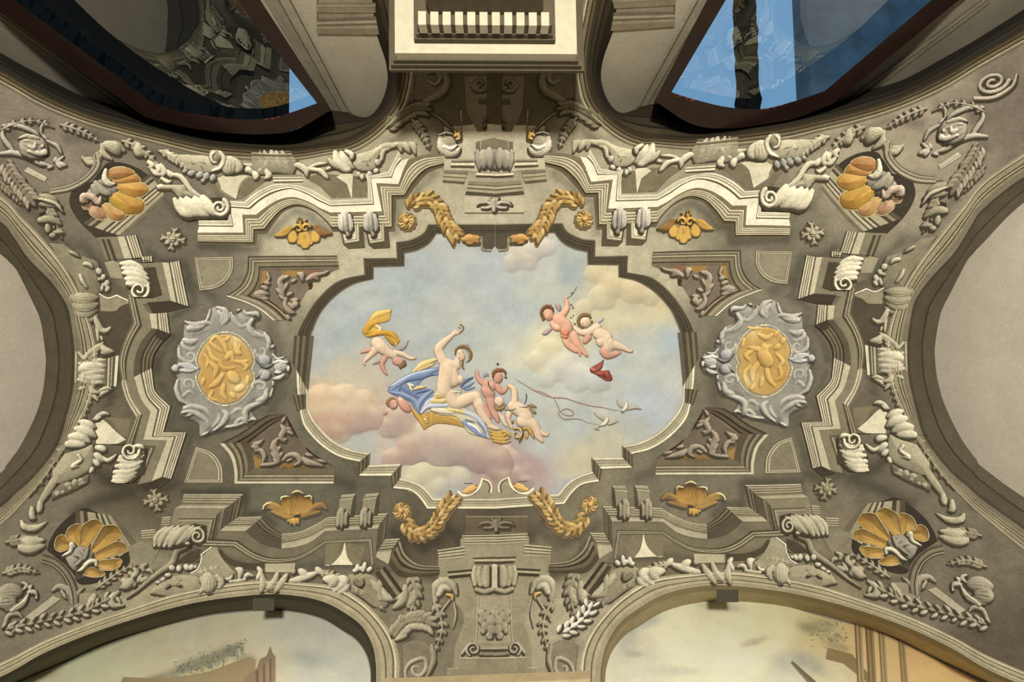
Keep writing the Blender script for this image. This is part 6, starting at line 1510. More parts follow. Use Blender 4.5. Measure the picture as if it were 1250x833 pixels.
# ------------------------------------------------------------------ pedestal and worn stucco below the sky picture (bottom centre)
def pedestal_low():
    out = []
    q = Part('pedestal_field', None, 'worn beige field'); poly(q, curve('535,672 562,668 562,658 605,658 605,828 553,828 555,790 ~566,750 535,720', ID, 6.), '#958b6f', .003); out.append(q)
    q = Part('top_mould')
    S = [(.1, '#c2b897', .02), (.25, '#5d533e', .014), (.42, '#b5ab8b', .022), (.52, '#5d533e', .014), (.7, '#b0a686', .022), (.8, '#5d533e', .014), (1., '#a69c7c', .012)]
    loft(q, '564,654 605,653', '565,665 605,665', S, .008)
    loft(q, '534,672 567,667', '536,684 568,681', S, .008)
    loft(q, '577,681 605,680', '580,689 605,689', [(.3, '#4f4633', .01), (.6, '#b5ab8b', .02), (1., '#4f4633', .01)], .012)
    loft(q, '546,698 577,695', '548,707 577,704', [(.3, '#3f3728', .01), (.6, '#a69c7c', .018), (1., '#3f3728', .01)], .012)
    out.append(q)
    r = Relief(574, 686, 606, 726, .7)
    r.line([[580, 693, 3], [578, 703, 3.4], [580, 714, 3]], '#b5ab8b', .8, .5); r.line([[586, 694, 3.4], [585, 703, 4], [587, 714, 3.4]], '#aaa081', .7, .6); r.line([[594, 694, 4.6], [593.5, 704, 5.2], [594, 714, 4.6]], '#aaa081', .7, .6); r.line([[603, 691, 2.8], [603, 716, 2.8]], '#c2b897', .8, 1)
    r.line([[582, 720, 3], [592, 723, 3.4], [604, 719, 3]], '#a69c7e', .7, .3)
    out.append(r.part('ribbed_cushion', .004, .016, label='ribbed cushion'))
    q = Part('shaft'); loft(q, '583,728 ~581,770 579,786', '605,728 605,770 605,786', [(.06, '#b3a98b', .004), (.12, '#857b61', .002), (1., '#a0967a', .002)], .006); out.append(q)
    r = Relief(582, 740, 606, 782, .7)
    for x, y, a in ((588, 748, 5), (594, 752, 5), (587, 757, 4), (592, 764, 5), (599, 757, 6), (600, 768, 6), (597, 776, 4), (589, 770, 3), (603, 748, 4)): r.line([[x, y, a], [x+1, y+1.5, a]], '#a69c80', .5, .2)
    out.append(r.part('acanthus_drop', .003, .01, rim=.7))
    r = Relief(563, 783, 606, 806, .7)
    r.spiral(578, 793, 9, 2, 120, 1.5, 1.6, 1.1, '#c0b698'); r.line([[563, 799, 2], [570, 790, 2.4], [574, 785, 1.5]], '#bcb294', .8, .3); r.line([[588, 792, 2], [605, 792, 2]], '#b0a688', .8, .3); r.line([[586, 799, 2], [605, 800, 2]], '#8d8369', .8, .3)
    out.append(r.part('scroll_capital', .003, .01))
    q = Part('base_block'); loft(q, '561,803 605,803', '560,830 605,830', [(.04, '#c9bf9f', .01), (1., '#8f856a', .006)], .006)
    loft(q, '546,816 560,816', '545,830 560,830', [(.05, '#c9bf9f', .006), (1., '#938a6e', .004)], .006); out.append(q)
    return out
both(pedestal_low(), 'corbel_pedestal', 'worn pedestal with ribbed cushion at the bottom centre, left half', 'worn pedestal with ribbed cushion at the bottom centre, right half', 'pedestal', 'centre pedestals')
both([simple(B1, (290, 280, 480, 440), [('310,400,14 305,340,18 350,300,18 400,320,16 420,370,12', '#b7ad90', .8), ('330,370,14 350,335,14 390,350,12', '#c9bfa1', .8, 2)], nm='bowl', rim=.7),
      simple(B1, (280, 360, 430, 560), [('370,370,7 395,380,7 400,405,6', '#cda866', 1, 1), ('385,400,5 340,460,5 300,520,5;405,410,4 415,480,4 400,550,4', '#bcb192')], .7, nm='gilt_tie', mat=GILT, rim=.7)],
     'hanging_bowl', 'worn pale bowl with gilded tie beside the bottom pedestal, left one', 'worn pale bowl with gilded tie beside the bottom pedestal, right one', 'bowl', 'hanging bowls')
both([simple(B1, (120, 600, 320, 833), [('290,640,10 300,720,10 260,810,10', '#9d9377', .8), ('160,833,7 150,780,7 180,730,8 250,710,8 260,760,8 230,800,8 195,790,7 190,755,6 220,750,6', '#b0a68a', .9, .6)], plates=[('130,640 ~200,610 ~280,640 ~290,740 260,820 140,825', .6, 8, '#8d8369')], nm='volute', rim=.7)],
     'scroll_volute', 'worn spiral volute at the bottom centre, left one', 'worn spiral volute at the bottom centre, right one', 'volute', 'volutes')
both([simple(B1, (0, 290, 250, 620), [('20,300,14 10,380,16 60,400,18;150,330,14 140,400,18 90,440,16;210,330,12 190,400,16 160,430,14;215,330,6 225,370,6 200,400,6', '#ada386'), ('60,500,2', '#ada386')], plates=[('18,400 20,310 30,275 60,330 75,380 50,405', .4, 4, '#3d3526')], nm='acanthus_leaf', rim=.7)],
     'acanthus_leaf', 'worn curling leaves at the inner foot of the lower left arch', 'worn curling leaves at the inner foot of the lower right arch', 'leaves', 'leaf sprays')
put([garland('478,782 488,768 498,760 512,758 526,762', 13, 46, ['#a69d80', '#b6ac8f', '#918769'], seed=12, rim=.8)], 'leaf_spray', 'worn faded leaf spray at the bottom left of the pedestal', 'leaves', 'leaf sprays')
put([garland('680,776 695,768 706,760 716,750 722,738', 12, 17, ['#e3dcc4', '#d9d1b6', '#e9e2cc'], seed=15, L=11, res=.6, rim=.8)], 'leaf_spray', 'bright white olive sprig at the bottom right of the pedestal', 'leaves', 'leaf sprays')

# thin stem scroll and curl of the top right corner field
put([simple(tile(1070, 80, 225), (660, 10, 1000, 260), [('350,290,8 480,240,9 640,225,10 800,215,12 920,140,14 950,60,14', '#bdb196', .9)], nm='stem'),
     (lambda r: (r.spiral(790, 115, 115, 20, 20, 1.8, 16, 12, '#b5aa90', 1, .5, .62, -20), r.part('spiral', .003, .01))[1])(Relief(650, 10, 960, 220, .8, tile(1070, 80, 225)))],
    'scroll_volute', 'large grey spiral scroll in the upper right corner beside the archivolt', 'volute', 'volutes')

TONE[0] = 1.0

# loose acanthus sprays painted over the spandrels
SPR = [('150,172 165,178 182,190 196,206', 10, '#b1a78a', 'small acanthus spray above the console of the upper %s corner'), ('198,184 214,194 230,208', 9, '#c6bc9b', 'cream acanthus spray between console and scroll body, upper %s'),
 ('58,252 68,272 76,292', 10, '#9a9075', 'olive acanthus spray on the shoulder of the %s end arch, upper part'), ('100,330 107,350 111,372', 8, '#968c70', 'faint acanthus spray beside the %s end archivolt above the tie'),
 ('8,662 30,660 50,672', 11, '#958b70', 'worn acanthus spray outside the rings of the lower %s corner'), ('4,700 26,694 48,700', 10, '#a1977b', 'worn acanthus spray over the lower %s corner mask'),
 ('118,718 135,706 150,696 168,690', 9, '#aaa083', 'grey acanthus spray under the shell niche of the lower %s corner'), ('76,545 58,578 36,606', 8, '#9a9074', 'long thin acanthus spray on the lower shoulder of the %s end arch'),
 ('502,700 507,728 497,758', 14, '#9b9175', 'worn acanthus spray at the %s of the bottom pedestal, outer one'), ('530,735 540,765 530,800', 11, '#a39a7e', 'worn acanthus spray at the %s of the bottom pedestal, inner one'),
 ('430,716 450,726 470,746', 9, '#b0a688', 'acanthus spray on the inner shoulder of the lower %s arch'), ('503,146 516,162 524,182', 9, '#a0967a', 'acanthus spray beside the hanging bowl at the top %s'),
 ('2,158 22,150 44,148 66,156', 8, '#a99e86', 'faint acanthus spray above the upper %s corner mask'), ('74,152 98,160 124,174', 9, '#ada28a', 'faint acanthus spray between the corner mask and the window arch, upper %s'),
 ('112,470 106,498 97,522', 7, '#a69c7e', 'thin acanthus spray along the %s end archivolt below the urn'), ('0,222 16,236 30,252', 10, '#95886f', 'brownish acanthus spray low in the upper %s corner'),
 ('240,700 262,694 284,694', 7, '#bdb392', 'small acanthus spray on the lower %s arch beside the olive tip'), ('390,700 408,702 424,710', 8, '#b5ab8b', 'small acanthus spray on the lower %s arch beside the cream tip')]
for path, W, colr, lab in SPR:
    P, S = pts(path); xs_ = [p[0] for p in P]; ys_ = [p[1] for p in P]
    r = Relief(min(xs_)-2*W, min(ys_)-2*W, max(xs_)+2*W, max(ys_)+2*W, .7)
    r.acanthus(path, W*1.25, 6, colr)
    TONE[0] = .95
    both([r.part('spray', .003, .006)], 'acanthus_spray', lab % 'left', lab % 'right', 'leaves', 'acanthus sprays')
TONE[0] = 1.0
# ------------------------------------------------------------------ the painted figures of the sky picture (very low relief)
F1, F2, F3, F4, F5 = tile(430, 370, 150), tile(460, 450, 150), tile(560, 440, 150), tile(640, 340, 150), tile(650, 430, 150)
FL, FP, FS = '#d0b899', '#bf917a', '#b57d60'
def cooler(c):
    v = lin(c); return (v*.94+v.mean()*.06)*np.array([.88, .87, .86])
def cloud(t, box_, puffs, nm='cloud_puff', strength=.85, light=(-.3, -.75, .6), res=1.2, dabs=()):
    r = Relief(*box_, res, t, light=light); r.vein = 0
    for x, y, rad, c in puffs:
        c = cooler(c)
        X, Y = t(x, y); g = np.random.default_rng(int(x*7+y)); R = rad*r.scale
        r.line([[X, Y, R], [X+.1, Y, R]], c, .30, 0, 3.0)
        for k in range(9):
            a = g.random()*6.28; q = R*(.62+.3*g.random())
            r.line([[X+q*math.cos(a), Y+q*math.sin(a)*.8, R*.36], [X+q*math.cos(a)+.1, Y+q*math.sin(a)*.8, R*.36]], c, .34, .3, 2.2)
    for x, y, rad, c in puffs:
        r.dab(x-rad*.25, y-rad*.62, rad*.36, '#d8caa6', .42, rad*.75)
        r.dab(x+rad*.2, y+rad*.5, rad*.4, '#98867e', .30, rad*.8)
    for d in dabs: r.dab(*d)
    return r.part(nm, .0004, .0028, SKYM, halo=0, rim=1.0, cav=.10, dif=.78, amb=.44, blend=(sky_col, 4.5, strength), noise=.16, soft=3)
P0 = tile(310, 410, 320)
put([cloud(P0, (180, 180, 700, 520), [(330, 310, 90, '#d3b28c'), (430, 300, 80, '#d6bb98'), (520, 330, 80, '#cdb193'), (380, 400, 100, '#cfa687'), (480, 390, 90, '#c9a68c'), (300, 380, 60, '#cfa883'), (580, 390, 70, '#c3a594'), (420, 470, 50, '#d0b795')])],
    'cloud', 'peach coloured cloud bank at the left edge of the sky picture', 'cloud')
put([cloud(P0, (540, 300, 1250, 830), [(700, 400, 95, '#b99f92'), (640, 440, 60, '#bfa797'), (900, 510, 130, '#bda898'), (1000, 520, 110, '#b8a293'), (1080, 560, 100, '#ac9088'), (760, 540, 90, '#b59686'), (660, 590, 60, '#b79a88'), (1170, 610, 90, '#a98c80'), (820, 470, 80, '#c6b5a0'), (1200, 690, 60, '#b39584')])],
    'cloud', 'mauve and cream cloud bank carrying the chariot', 'cloud')
put([cloud(tile(620, 410, 320), (-60, 470, 160, 760), [(20, 600, 60, '#b39c90'), (50, 670, 60, '#a8928a'), (-10, 560, 50, '#b7a294'), (90, 700, 40, '#b5a298')])],
    'cloud', 'mauve cloud wisp at the lower centre right of the chariot', 'cloud')
put([cloud(tile(620, 410, 320), (60, -60, 560, 300), [(140, 120, 60, '#cfc6a6'), (200, 60, 60, '#d3c9a2'), (260, 150, 80, '#c6c7bb'), (330, 200, 80, '#c3c5bd'), (430, 210, 70, '#c0c4bf'), (180, 200, 60, '#c8c8b6')], strength=.6)],
    'cloud', 'pale white cloud between the ribbon and the two flying putti', 'cloud')
put([cloud(tile(620, 200, 320), (-60, 340, 300, 560), [(50, 430, 60, '#c5bca8'), (130, 410, 60, '#cbc3b2'), (190, 400, 50, '#c8c2b6'), (20, 480, 50, '#bfb7a6'), (100, 470, 50, '#c0b8a8')], strength=.7)],
    'cloud', 'whitish cloud at the top centre of the sky picture', 'cloud')
put([cloud(tile(620, 200, 320), (320, 460, 780, 720), [(420, 520, 60, '#cfbf92'), (500, 580, 70, '#cdb98c'), (600, 610, 70, '#cbb58c'), (450, 640, 70, '#c9bd95'), (680, 640, 50, '#c5b690'), (360, 690, 50, '#cdc096')], strength=.6)],
    'cloud', 'yellow cloud streak at the upper right of the sky picture', 'cloud')
put([cloud(P0, (620, 580, 1080, 830), [(800, 650, 70, '#d2c89c'), (900, 620, 60, '#d5caa2'), (980, 680, 60, '#c9bda0'), (760, 700, 50, '#cabf9d'), (880, 720, 50, '#c8c0a4')], strength=.6)],
    'cloud', 'yellow lit cloud under the mauve cloud bank', 'cloud')

def fig(t, box_, body, name, extra=(), parts=(), res=.45, cols=(FL,), inks=(), dabs=(), light=(-.35, -.6, .7), h0=.010):
    r = Relief(*box_, res, t, light=light); r.vein = 0; r.taper = False; r.fat = 1.08
    for i, one in enumerate(body.split('|')):
        r.st(one, cols[min(i, len(cols)-1)], .62, .3, .9)
    for d in dabs: r.dab(*d)
    for a in inks: r.ink(*a)
    out = [r.part('body', .0022, h0, SKYM, halo=.6, hcol='#94694e', hoff=(0, .4), cav=.20, dif=.78, amb=.38, rim=.66, noise=.08, label='nude painted body')]
    return out+list(parts)
def piece(t, box_, strokes, name, label=None, res=.5, plates=(), h0=.012, vein=.08, inks=(), dabs=(), hcol='#6b5a44', halo=.6, mat=None, **kw):
    r = Relief(*box_, res, t, light=(-.35, -.6, .7)); r.vein = vein; r.fat = 1.1
    for p in plates: r.plate(*p)
    for a in strokes: r.st(*a)
    for d in dabs: r.dab(*d)
    for a in inks: r.ink(*a)
    return r.part(name, .0020, h0, mat or SKYM, label=label, halo=halo, hcol=hcol, hoff=(0, .4), cav=.2, dif=.7, amb=.42, noise=.10, **kw)

# putto flying head down at the left, with yellow cloth
dr = piece(F1, (80, 40, 520, 480), [('380,80,20 300,100,26 230,130,24 190,170,20', '#d9b766', .5, 1), ('250,200,20 180,230,26 140,290,24 200,300,20', '#bb8f36', .6, 1.5), ('240,230,16 290,260,14 260,280,10', '#e2cd96', .5, 1.5), ('170,330,16 260,310,20 350,300,24 420,330,24 460,390,22', '#c09038', .6, 1.5), ('340,340,14 400,400,16 420,430,10', '#a97c30', .6, 2)],
  'cloth', 'billowing yellow cloth', plates=[('240,80 400,60 395,110 ~370,180 280,205 ~260,250 330,285 ~430,295 490,380 ~470,410 430,450 ~390,400 ~330,330 ~250,335 ~170,352 ~115,320 ~105,270 ~150,190 ~190,130', 1.2, 6, '#cda64d')], h0=.008)
wg = piece(F1, (190, 340, 600, 660), [('450,470,16 520,450,22 570,380,10;210,620,8 250,605,14 290,590,8', '#9a9088')], 'wing', 'grey feathered wings', h0=.007, vein=.4)
hr = piece(F1, (400, 540, 560, 690), [('530,590,18 520,630,22 480,655,16;540,610,10 545,640,8;500,650,10 490,675,6', '#7a5c3a')], 'hair', 'brown curls', h0=.016)
put(fig(F1, (60, 330, 680, 770), '255,410,62 300,450,60 360,500,46 420,530,36;250,450,46 210,505,32 150,565,22 120,600,14 128,630,8;520,525,22 590,560,18 640,562,12;440,500,26 520,522,24|200,470,24 130,490,16 90,505,10;330,560,28 303,620,24 320,680,18 350,725,12;450,590,40 480,600,40',
  'putto', parts=[wg, dr, hr], cols=(FL, FP), dabs=[(430, 590, 18, '#b5694c', .5), (260, 430, 30, '#e6d6b6', .6), (440, 640, 6, '#6b4632', .8), (460, 575, 5, '#6b4632', .8), (300, 540, 30, '#c08a64', .5), (640, 560, 12, '#b97a60', .6)],
  inks=[('330,400,3 335,480,3 300,540,3;195,480,3 220,490,3;420,560,3 400,600,3', '#a3704f', .5)]), 'putto', 'winged putto diving head down with billowing yellow cloth at the left', 'putto')

# woman on the chariot
BL, BD, BLi, YE, CRM = '#8491a8', '#626f8c', '#b0b6bd', '#ccb679', '#d6ccab'
cloak = piece(F2, (90, -110, 680, 480), [('600,10,20 480,50,26 350,80,26 230,150,24 140,220,16', BL, .6, 1), ('560,60,12 430,100,14 300,120,16 200,180,14', BD, .6, 1.4), ('150,180,10 260,110,12 400,50,12 560,10,10', BLi, .6, 1.8),
   ('130,240,10 250,260,16 380,320,20 420,400,24', BL, .6, 1.2), ('260,200,16 330,250,16 430,300,16', BD, .5, 1), ('560,230,16 470,300,22 420,380,22 430,440,16', BL, .7, 1.6), ('600,290,12 520,340,16 470,420,16', BLi, .6, 2), ('400,250,10 500,220,12 570,220,8', BD, .6, 2), ('240,150,10 230,230,10', BD, .5, 1.6), ('320,160,14 380,180,12;330,170,12 360,230,10', CRM, .6, 2.4), ('380,210,14 440,190,16 500,190,12', YE, .6, 2.2)],
   'cloak', 'blue cloak with yellow lining', plates=[('650,-20 480,0 ~360,40 ~250,90 120,180 112,235 ~200,285 ~340,340 395,450 440,465 ~520,390 ~620,330 740,340 650,250 ~560,225 ~470,215 ~430,165 ~500,90 640,60', .8, 5, '#7888a2')], h0=.008, hcol='#4a5470')
lining = piece(F1, (580, 530, 920, 730), [('620,700,16 700,630,26 800,590,24 870,570,16;660,690,12 760,650,14 850,610,10', '#d6c084', .6, .6), ('640,680,6 740,610,8 850,560,6', '#e6dcb6', .6, 1.4), ('700,670,5 800,620,6', '#c2a25c', .6, 1.6)], 'cloak_lining', 'yellow turned-over lining', h0=.009)
sash = piece(F2, (820, 60, 1030, 240), [('850,180,12 900,130,18 980,90,16;870,200,12 930,170,16 990,140,14;900,215,10 960,200,12 1000,190,8', BL), ('860,160,6 920,110,8 980,85,6', BD, .6, 3)], 'cloak_tail', 'blue cloth behind the arm', h0=.008, hcol='#4a5470')
skirt = piece(F2, (390, 200, 1180, 760), [('600,270,20 700,250,28 800,250,26;560,330,20 660,330,24 760,300,20', YE, .6, 1), ('640,230,10 740,230,12 850,240,10;700,300,8 760,330,8 740,380,8', CRM, .6, 2.2), ('600,300,8 680,290,8', '#b48e48', .6, 2.4), ('450,450,16 520,390,18 620,380,20 720,380,18', BLi, .6, 1.6), ('560,420,20 660,430,26 780,450,24', CRM, .5, 1.2), ('700,420,12 820,430,18 900,460,14', YE, .6, 1.8), ('850,440,18 960,470,20 1050,530,20 1100,600,16 1130,700,10', BLi, .6, 1), ('880,540,20 960,600,26 1050,660,24 1130,710,12', BL, .6, .8), ('930,560,10 1010,600,10 1060,660,8', '#e0dfce', .6, 2.4), ('1020,540,8 1080,610,8 1110,690,6', BD, .6, 2.4), ('900,520,8 1000,550,8', BD, .6, 2)],
   'skirt', 'pale yellow and blue skirt', plates=[('600,220 860,230 840,330 ~900,410 ~1020,460 ~1100,560 1155,720 ~1050,690 ~930,650 ~870,560 ~800,490 ~700,480 ~620,465 ~540,400 430,460 ~470,380 ~560,300', .8, 5, '#c4bd9c')], h0=.013, hcol='#6b6550')
hair = piece(F1, (1020, 410, 1250, 700), [('1050,520,10 1060,470,14 1110,440,16 1170,455,16 1205,510,16 1200,570,14 1160,600,8;1130,590,10 1120,640,8 1140,680,6;1200,500,8 1225,520,5;1190,540,6 1220,560,5', '#7d6138')], 'hair', 'brown pinned-up hair', h0=.02)
band = piece(F1, (1140, 390, 1220, 600), [('1165,475,5 1185,515,6 1188,565,4', '#d0c096'), ('1170,405,6 1172,425,6', '#e6e4d8')], 'diadem', 'pale diadem', h0=.022)
arrow = piece(F1, (990, 190, 1150, 340), [('1100,215,7 1130,240,7 1120,280,7 1085,310,6;1085,240,6 1100,260,6', '#94703c')], 'shell_ornament', 'small golden ring held up in her hand', h0=.02)
put(fig(F1, (820, 230, 1520, 1310),
  '1070,570,28 1065,620,34;930,600,46 1000,620,44 1060,640,40;960,650,70 960,740,80 940,830,76 930,900,70;1010,700,60 1030,790,62;960,740,36;1090,780,44;925,590,50 888,510,46 882,455,42 940,392,34 1000,342,24 1035,310,20;1085,505,40 1105,550,40;960,900,60 1050,1020,60 1150,985,62 1255,948,50;1262,965,50 1300,1067,50 1350,1167,38 1400,1235,26;1400,1250,26 1450,1272,22 1490,1280,15;1040,300,12 1050,270,7;1055,300,9 1068,275,6;1065,310,8 1085,285,6;1050,320,8 1090,305,5;1020,310,8 1010,285,6|1290,1040,46 1350,1090,38 1390,1160,28',
  'person', parts=[cloak, lining, sash, skirt, hair, band, arrow], cols=(FL, FP), res=.5,
  dabs=[(1085, 512, 7, '#5c4332', .9), (1132, 498, 7, '#5c4332', .9), (1085, 562, 8, '#a8574a', .9, 12), (1098, 535, 6, '#b98468', .7), (970, 718, 9, '#b98068', .8), (870, 480, 26, '#cf9f84', .6), (1010, 330, 16, '#cf9f84', .5), (1090, 820, 20, '#c9a184', .4), (1300, 1000, 30, '#e6d8bc', .6), (1250, 1080, 20, '#b98a70', .7)],
  inks=[('900,620,3 930,680,3 900,760,3;1140,800,3 1120,830,3 1090,835,3;1060,1040,3 1180,1060,4 1230,1020,4;1075,480,3 1095,475,3;1120,478,2.5 1140,475,2.5', '#a67a5c', .6), ('1440,1285,2.5 1480,1290,2.5', '#8a6248', .7)]), 'person', 'reclining woman in blue cloak with raised arm on the golden chariot', 'person')

# putto peeping out below the cloak
hr = piece(F2, (90, 290, 210, 420), [('120,380,16 115,340,20 150,305,18 190,310,10', '#8a6b46')], 'hair', 'short brown hair', h0=.014)
put(fig(F2, (60, 270, 380, 490), '165,355,44 170,375,40;230,310,24 260,350,40 290,390,44 320,420,30;95,450,16 75,465,10', 'putto', parts=[hr], cols=(FP,),
  dabs=[(150, 352, 6, '#5c3f30', .9), (190, 350, 6, '#5c3f30', .9), (172, 398, 7, '#9a5448', .8), (190, 370, 20, '#dcbfa2', .6), (240, 310, 18, '#e0c6a8', .7)]), 'putto', 'small putto peeping over the mauve cloud under the blue cloak', 'putto')

# golden chariot
ch = piece(F2, (310, 360, 920, 640), [('350,400,12 400,460,20 450,540,20 480,600,14;560,440,16 560,500,16 555,570,12;480,460,16 490,520,18 485,590,12', '#b9923e'), ('600,480,14 700,490,18 820,520,18 870,590,10', '#c29b48'), ('620,520,10 720,530,14 820,560,12', '#ad8636'), ('480,520,8 510,525,9;500,545,7 520,550,7;495,500,6 515,500,6', '#e2c678', 1, 4)],
   'body', 'golden chariot side', plates=[('330,360 430,460 590,440 840,490 895,600 ~760,570 ~620,560 ~540,590 480,625 ~440,560 ~380,480', 1, 6, '#a98538')], h0=.007, hcol='#5c4320', mat=GILT)
pr = piece(F3, (300, 660, 790, 870), [('320,720,14 400,740,18 460,730,12;325,750,14 420,770,20 500,750,12;330,785,14 430,805,20 520,790,12;350,820,12 450,835,16 530,825,10;440,710,14 500,740,18 530,780,12', '#b8913e'), ('650,700,18 700,690,22 740,740,18 770,800,10;700,740,16 690,800,14', '#b28c40')],
   'prow', 'ribbed golden footboard', h0=.016, hcol='#5c4320', mat=GILT)
r = Relief(500, 650, 680, 870, .5, F3); r.spiral(590, 750, 62, 22, -120, 1.0, 9, 7, '#c9a556'); r.st('640,690,10 640,760,10 610,830,10', '#8a6a2c')
wh = r.part('scroll', .002, .02, GILT, label='golden scroll at the front', hcol='#5c4320', halo=.6)
put([ch, pr, wh], 'chariot', 'golden chariot half hidden by clouds under the reclining woman', 'chariot')

# putto with raised arm behind the knee
hr = piece(F3, (330, 80, 510, 210), [('350,170,12 360,120,20 410,95,20 460,105,16 480,150,14;470,110,8 490,125,6;470,170,10 495,175,6', '#7a5632')], 'hair', 'tousled brown hair', h0=.018)
wg = piece(F3, (240, 100, 330, 210), [('260,170,12 275,135,20 300,160,14', '#9a98a0')], 'wing', 'small grey wing', h0=.007, vein=.4)
st_ = piece(F3, (280, 190, 380, 340), [('300,210,6 310,260,6 350,320,6', '#7f6a58')], 'strap', 'thin strap', h0=.02)
put(fig(F3, (150, 80, 540, 660), '395,170,50 400,190,44;290,240,46 340,260,46;280,300,52 310,340,56;250,235,30 205,190,24 185,130,18 180,105,12;390,270,32 440,320,28 480,290,20 495,260,12;320,400,46 340,490,34 375,560,30 400,620,18', 'putto', parts=[wg, hr, st_], cols=(FP,),
  dabs=[(415, 150, 6, '#5c3a2c', .9), (390, 145, 5, '#5c3a2c', .8), (420, 190, 7, '#8a4438', .8), (400, 165, 24, '#c48a6c', .5), (330, 240, 20, '#dcb798', .5), (430, 320, 18, '#b9755c', .5)],
  inks=[('240,300,3 270,340,3 330,350,3;340,470,3 380,540,3', '#94593f', .5)], h0=.009), 'putto', 'ruddy putto with raised arm and tousled hair beside the knee of the reclining woman', 'putto')

# putto leaning out with arm raised to hold the ribbon
hr = piece(F3, (355, 350, 500, 520), [('360,470,10 400,495,18 450,485,16 480,440,10;440,440,8 450,460,8', '#8f7346')], 'hair', 'fair brown hair', h0=.02)
wg = piece(F3, (690, 420, 820, 570), [('705,460,12 750,460,18 790,480,14;730,490,14 760,520,20 785,540,14', '#8d7a4c')], 'wing', 'brownish green wing', h0=.008, vein=.4)
sh_ = piece(F3, (400, 420, 700, 560), [('470,500,6 540,505,7 640,475,7 720,480,5', '#8f8a80')], 'sash', 'thin grey sash', h0=.024)
sw = piece(F3, (370, 500, 560, 740), [('400,520,12 440,600,16 480,680,12;440,530,10 470,620,12 520,700,8', '#cdbba6'), ('530,640,16 570,615,14', '#7d5f2c', 1, 1)], 'cloth', 'pale hanging cloth', h0=.008)
put(fig(F3, (350, 230, 960, 870), '410,415,46 420,430,42;560,470,60 640,515,66 690,580,64;565,440,36 570,370,32 560,300,28 515,255,18;650,620,62 740,640,54 790,700,42 810,770,32 850,822,18;800,700,26 850,742,24 900,760,15 912,722,9;510,540,30 505,600,22 540,690,12', 'putto', parts=[wg, hr, sh_, sw], cols=(FL,),
  dabs=[(385, 400, 16, '#cf9478', .5), (440, 425, 12, '#c48468', .6), (430, 460, 7, '#94503c', .7), (500, 590, 22, '#d99a88', .6), (530, 290, 18, '#cf9a82', .6), (640, 560, 30, '#e6d6bc', .5), (620, 680, 18, '#c08a6c', .6), (900, 745, 10, '#c08468', .6)],
  inks=[('590,600,3 620,670,3 740,690,3;550,430,2.5 590,420,2.5;760,690,3 800,760,3', '#a06e50', .6)], h0=.013), 'putto', 'pale putto leaning out of the chariot holding the rose ribbon', 'putto')
put([piece(F3, (660, 320, 710, 470), [('685,335,5 690,380,5 670,450,5', '#6f6658')], 'arrow', res=.5)], 'arrow', 'thin dark arrow above the leaning putto', 'arrow')

# two putti flying at the upper right
hr = piece(F4, (150, 240, 330, 440), [('190,400,14 175,360,14 190,310,18 230,285,20 280,300,18 300,340,14;240,290,8 235,260,5;265,290,8 270,262,5;195,420,14 200,400,12', '#6f4d30')], 'hair', 'dark curls', h0=.02)
wg = piece(F4, (160, 240, 400, 600), [('290,500,12 230,545,24 190,565,20;330,260,16 350,290,24 360,330,16', '#a98f8c')], 'wing', 'rosy grey wings', h0=.006, vein=.4)
wp = piece(F4, (360, 480, 480, 640), [('380,540,16 420,560,24 450,530,16;400,590,16 440,600,18', '#c47c58')], 'loincloth', 'orange loincloth', h0=.022)
put(fig(F4, (150, 180, 680, 820), '240,345,50 250,380,46;340,410,50 380,440,56 430,490,58 420,570,50;390,370,36 432,310,28 432,245,20 420,205,12;290,460,30 330,500,34 400,490,28 445,470,20;430,620,42 450,670,38 520,725,30 560,745,18 568,790,8;500,580,44 545,670,38 600,740,24 640,790,14', 'putto', parts=[wg, hr, wp], cols=('#d0a083',),
  dabs=[(215, 350, 6, '#4f3526', .9), (205, 375, 5, '#4f3526', .8), (240, 398, 7, '#9a4a3c', .9), (230, 370, 20, '#dcb494', .5), (330, 480, 26, '#e2c4a6', .7), (420, 300, 18, '#dfbb9c', .6), (420, 540, 30, '#c27a5c', .5), (640, 780, 12, '#b56a54', .6)],
  inks=[('340,440,3 380,470,3 430,440,3;440,390,3 490,450,3 500,520,3;450,620,3 540,700,3', '#9a5c44', .6)]), 'putto', 'dark-haired winged putto with raised arm, left of the flying pair', 'putto')
hr = piece(F4, (530, 330, 710, 530), [('560,480,14 550,430,16 580,380,20 640,370,20 680,400,18;600,370,8 605,350,5;660,375,8 675,360,5;600,500,12 570,490,10;690,430,10 690,460,8', '#7b6240')], 'hair', 'light brown curls', h0=.02)
wg = piece(F4, (690, 380, 860, 580), [('720,480,10 760,430,22 800,410,20;790,520,14 830,530,18', '#b9b0a8')], 'wing', 'pale wing', h0=.006, vein=.4)
put(fig(F4, (490, 360, 1130, 830), '620,440,52 630,455,46;740,500,44 640,550,34 560,540,28 515,500,18;760,560,60 830,600,62 790,640,56;850,650,64 860,690,60;900,670,46 1000,702,30 1065,735,18 1092,740,16|820,740,50 850,775,44 920,770,28 975,755,12;650,600,34 620,640,26', 'putto', parts=[wg, hr], cols=(FL, FP),
  dabs=[(600, 460, 6, '#54402e', .9), (645, 465, 6, '#54402e', .9), (620, 488, 7, '#8f4a3c', .8), (630, 440, 16, '#d09a7c', .6), (1085, 740, 14, '#cc8f78', .7), (700, 600, 30, '#cf9c80', .5), (860, 590, 30, '#e6d8be', .5)],
  inks=[('720,640,3 760,660,3 820,690,3;840,620,3 860,700,3 920,740,3', '#a06e50', .6)], h0=.013), 'putto', 'fair-haired putto embracing from behind, right of the flying pair', 'putto')
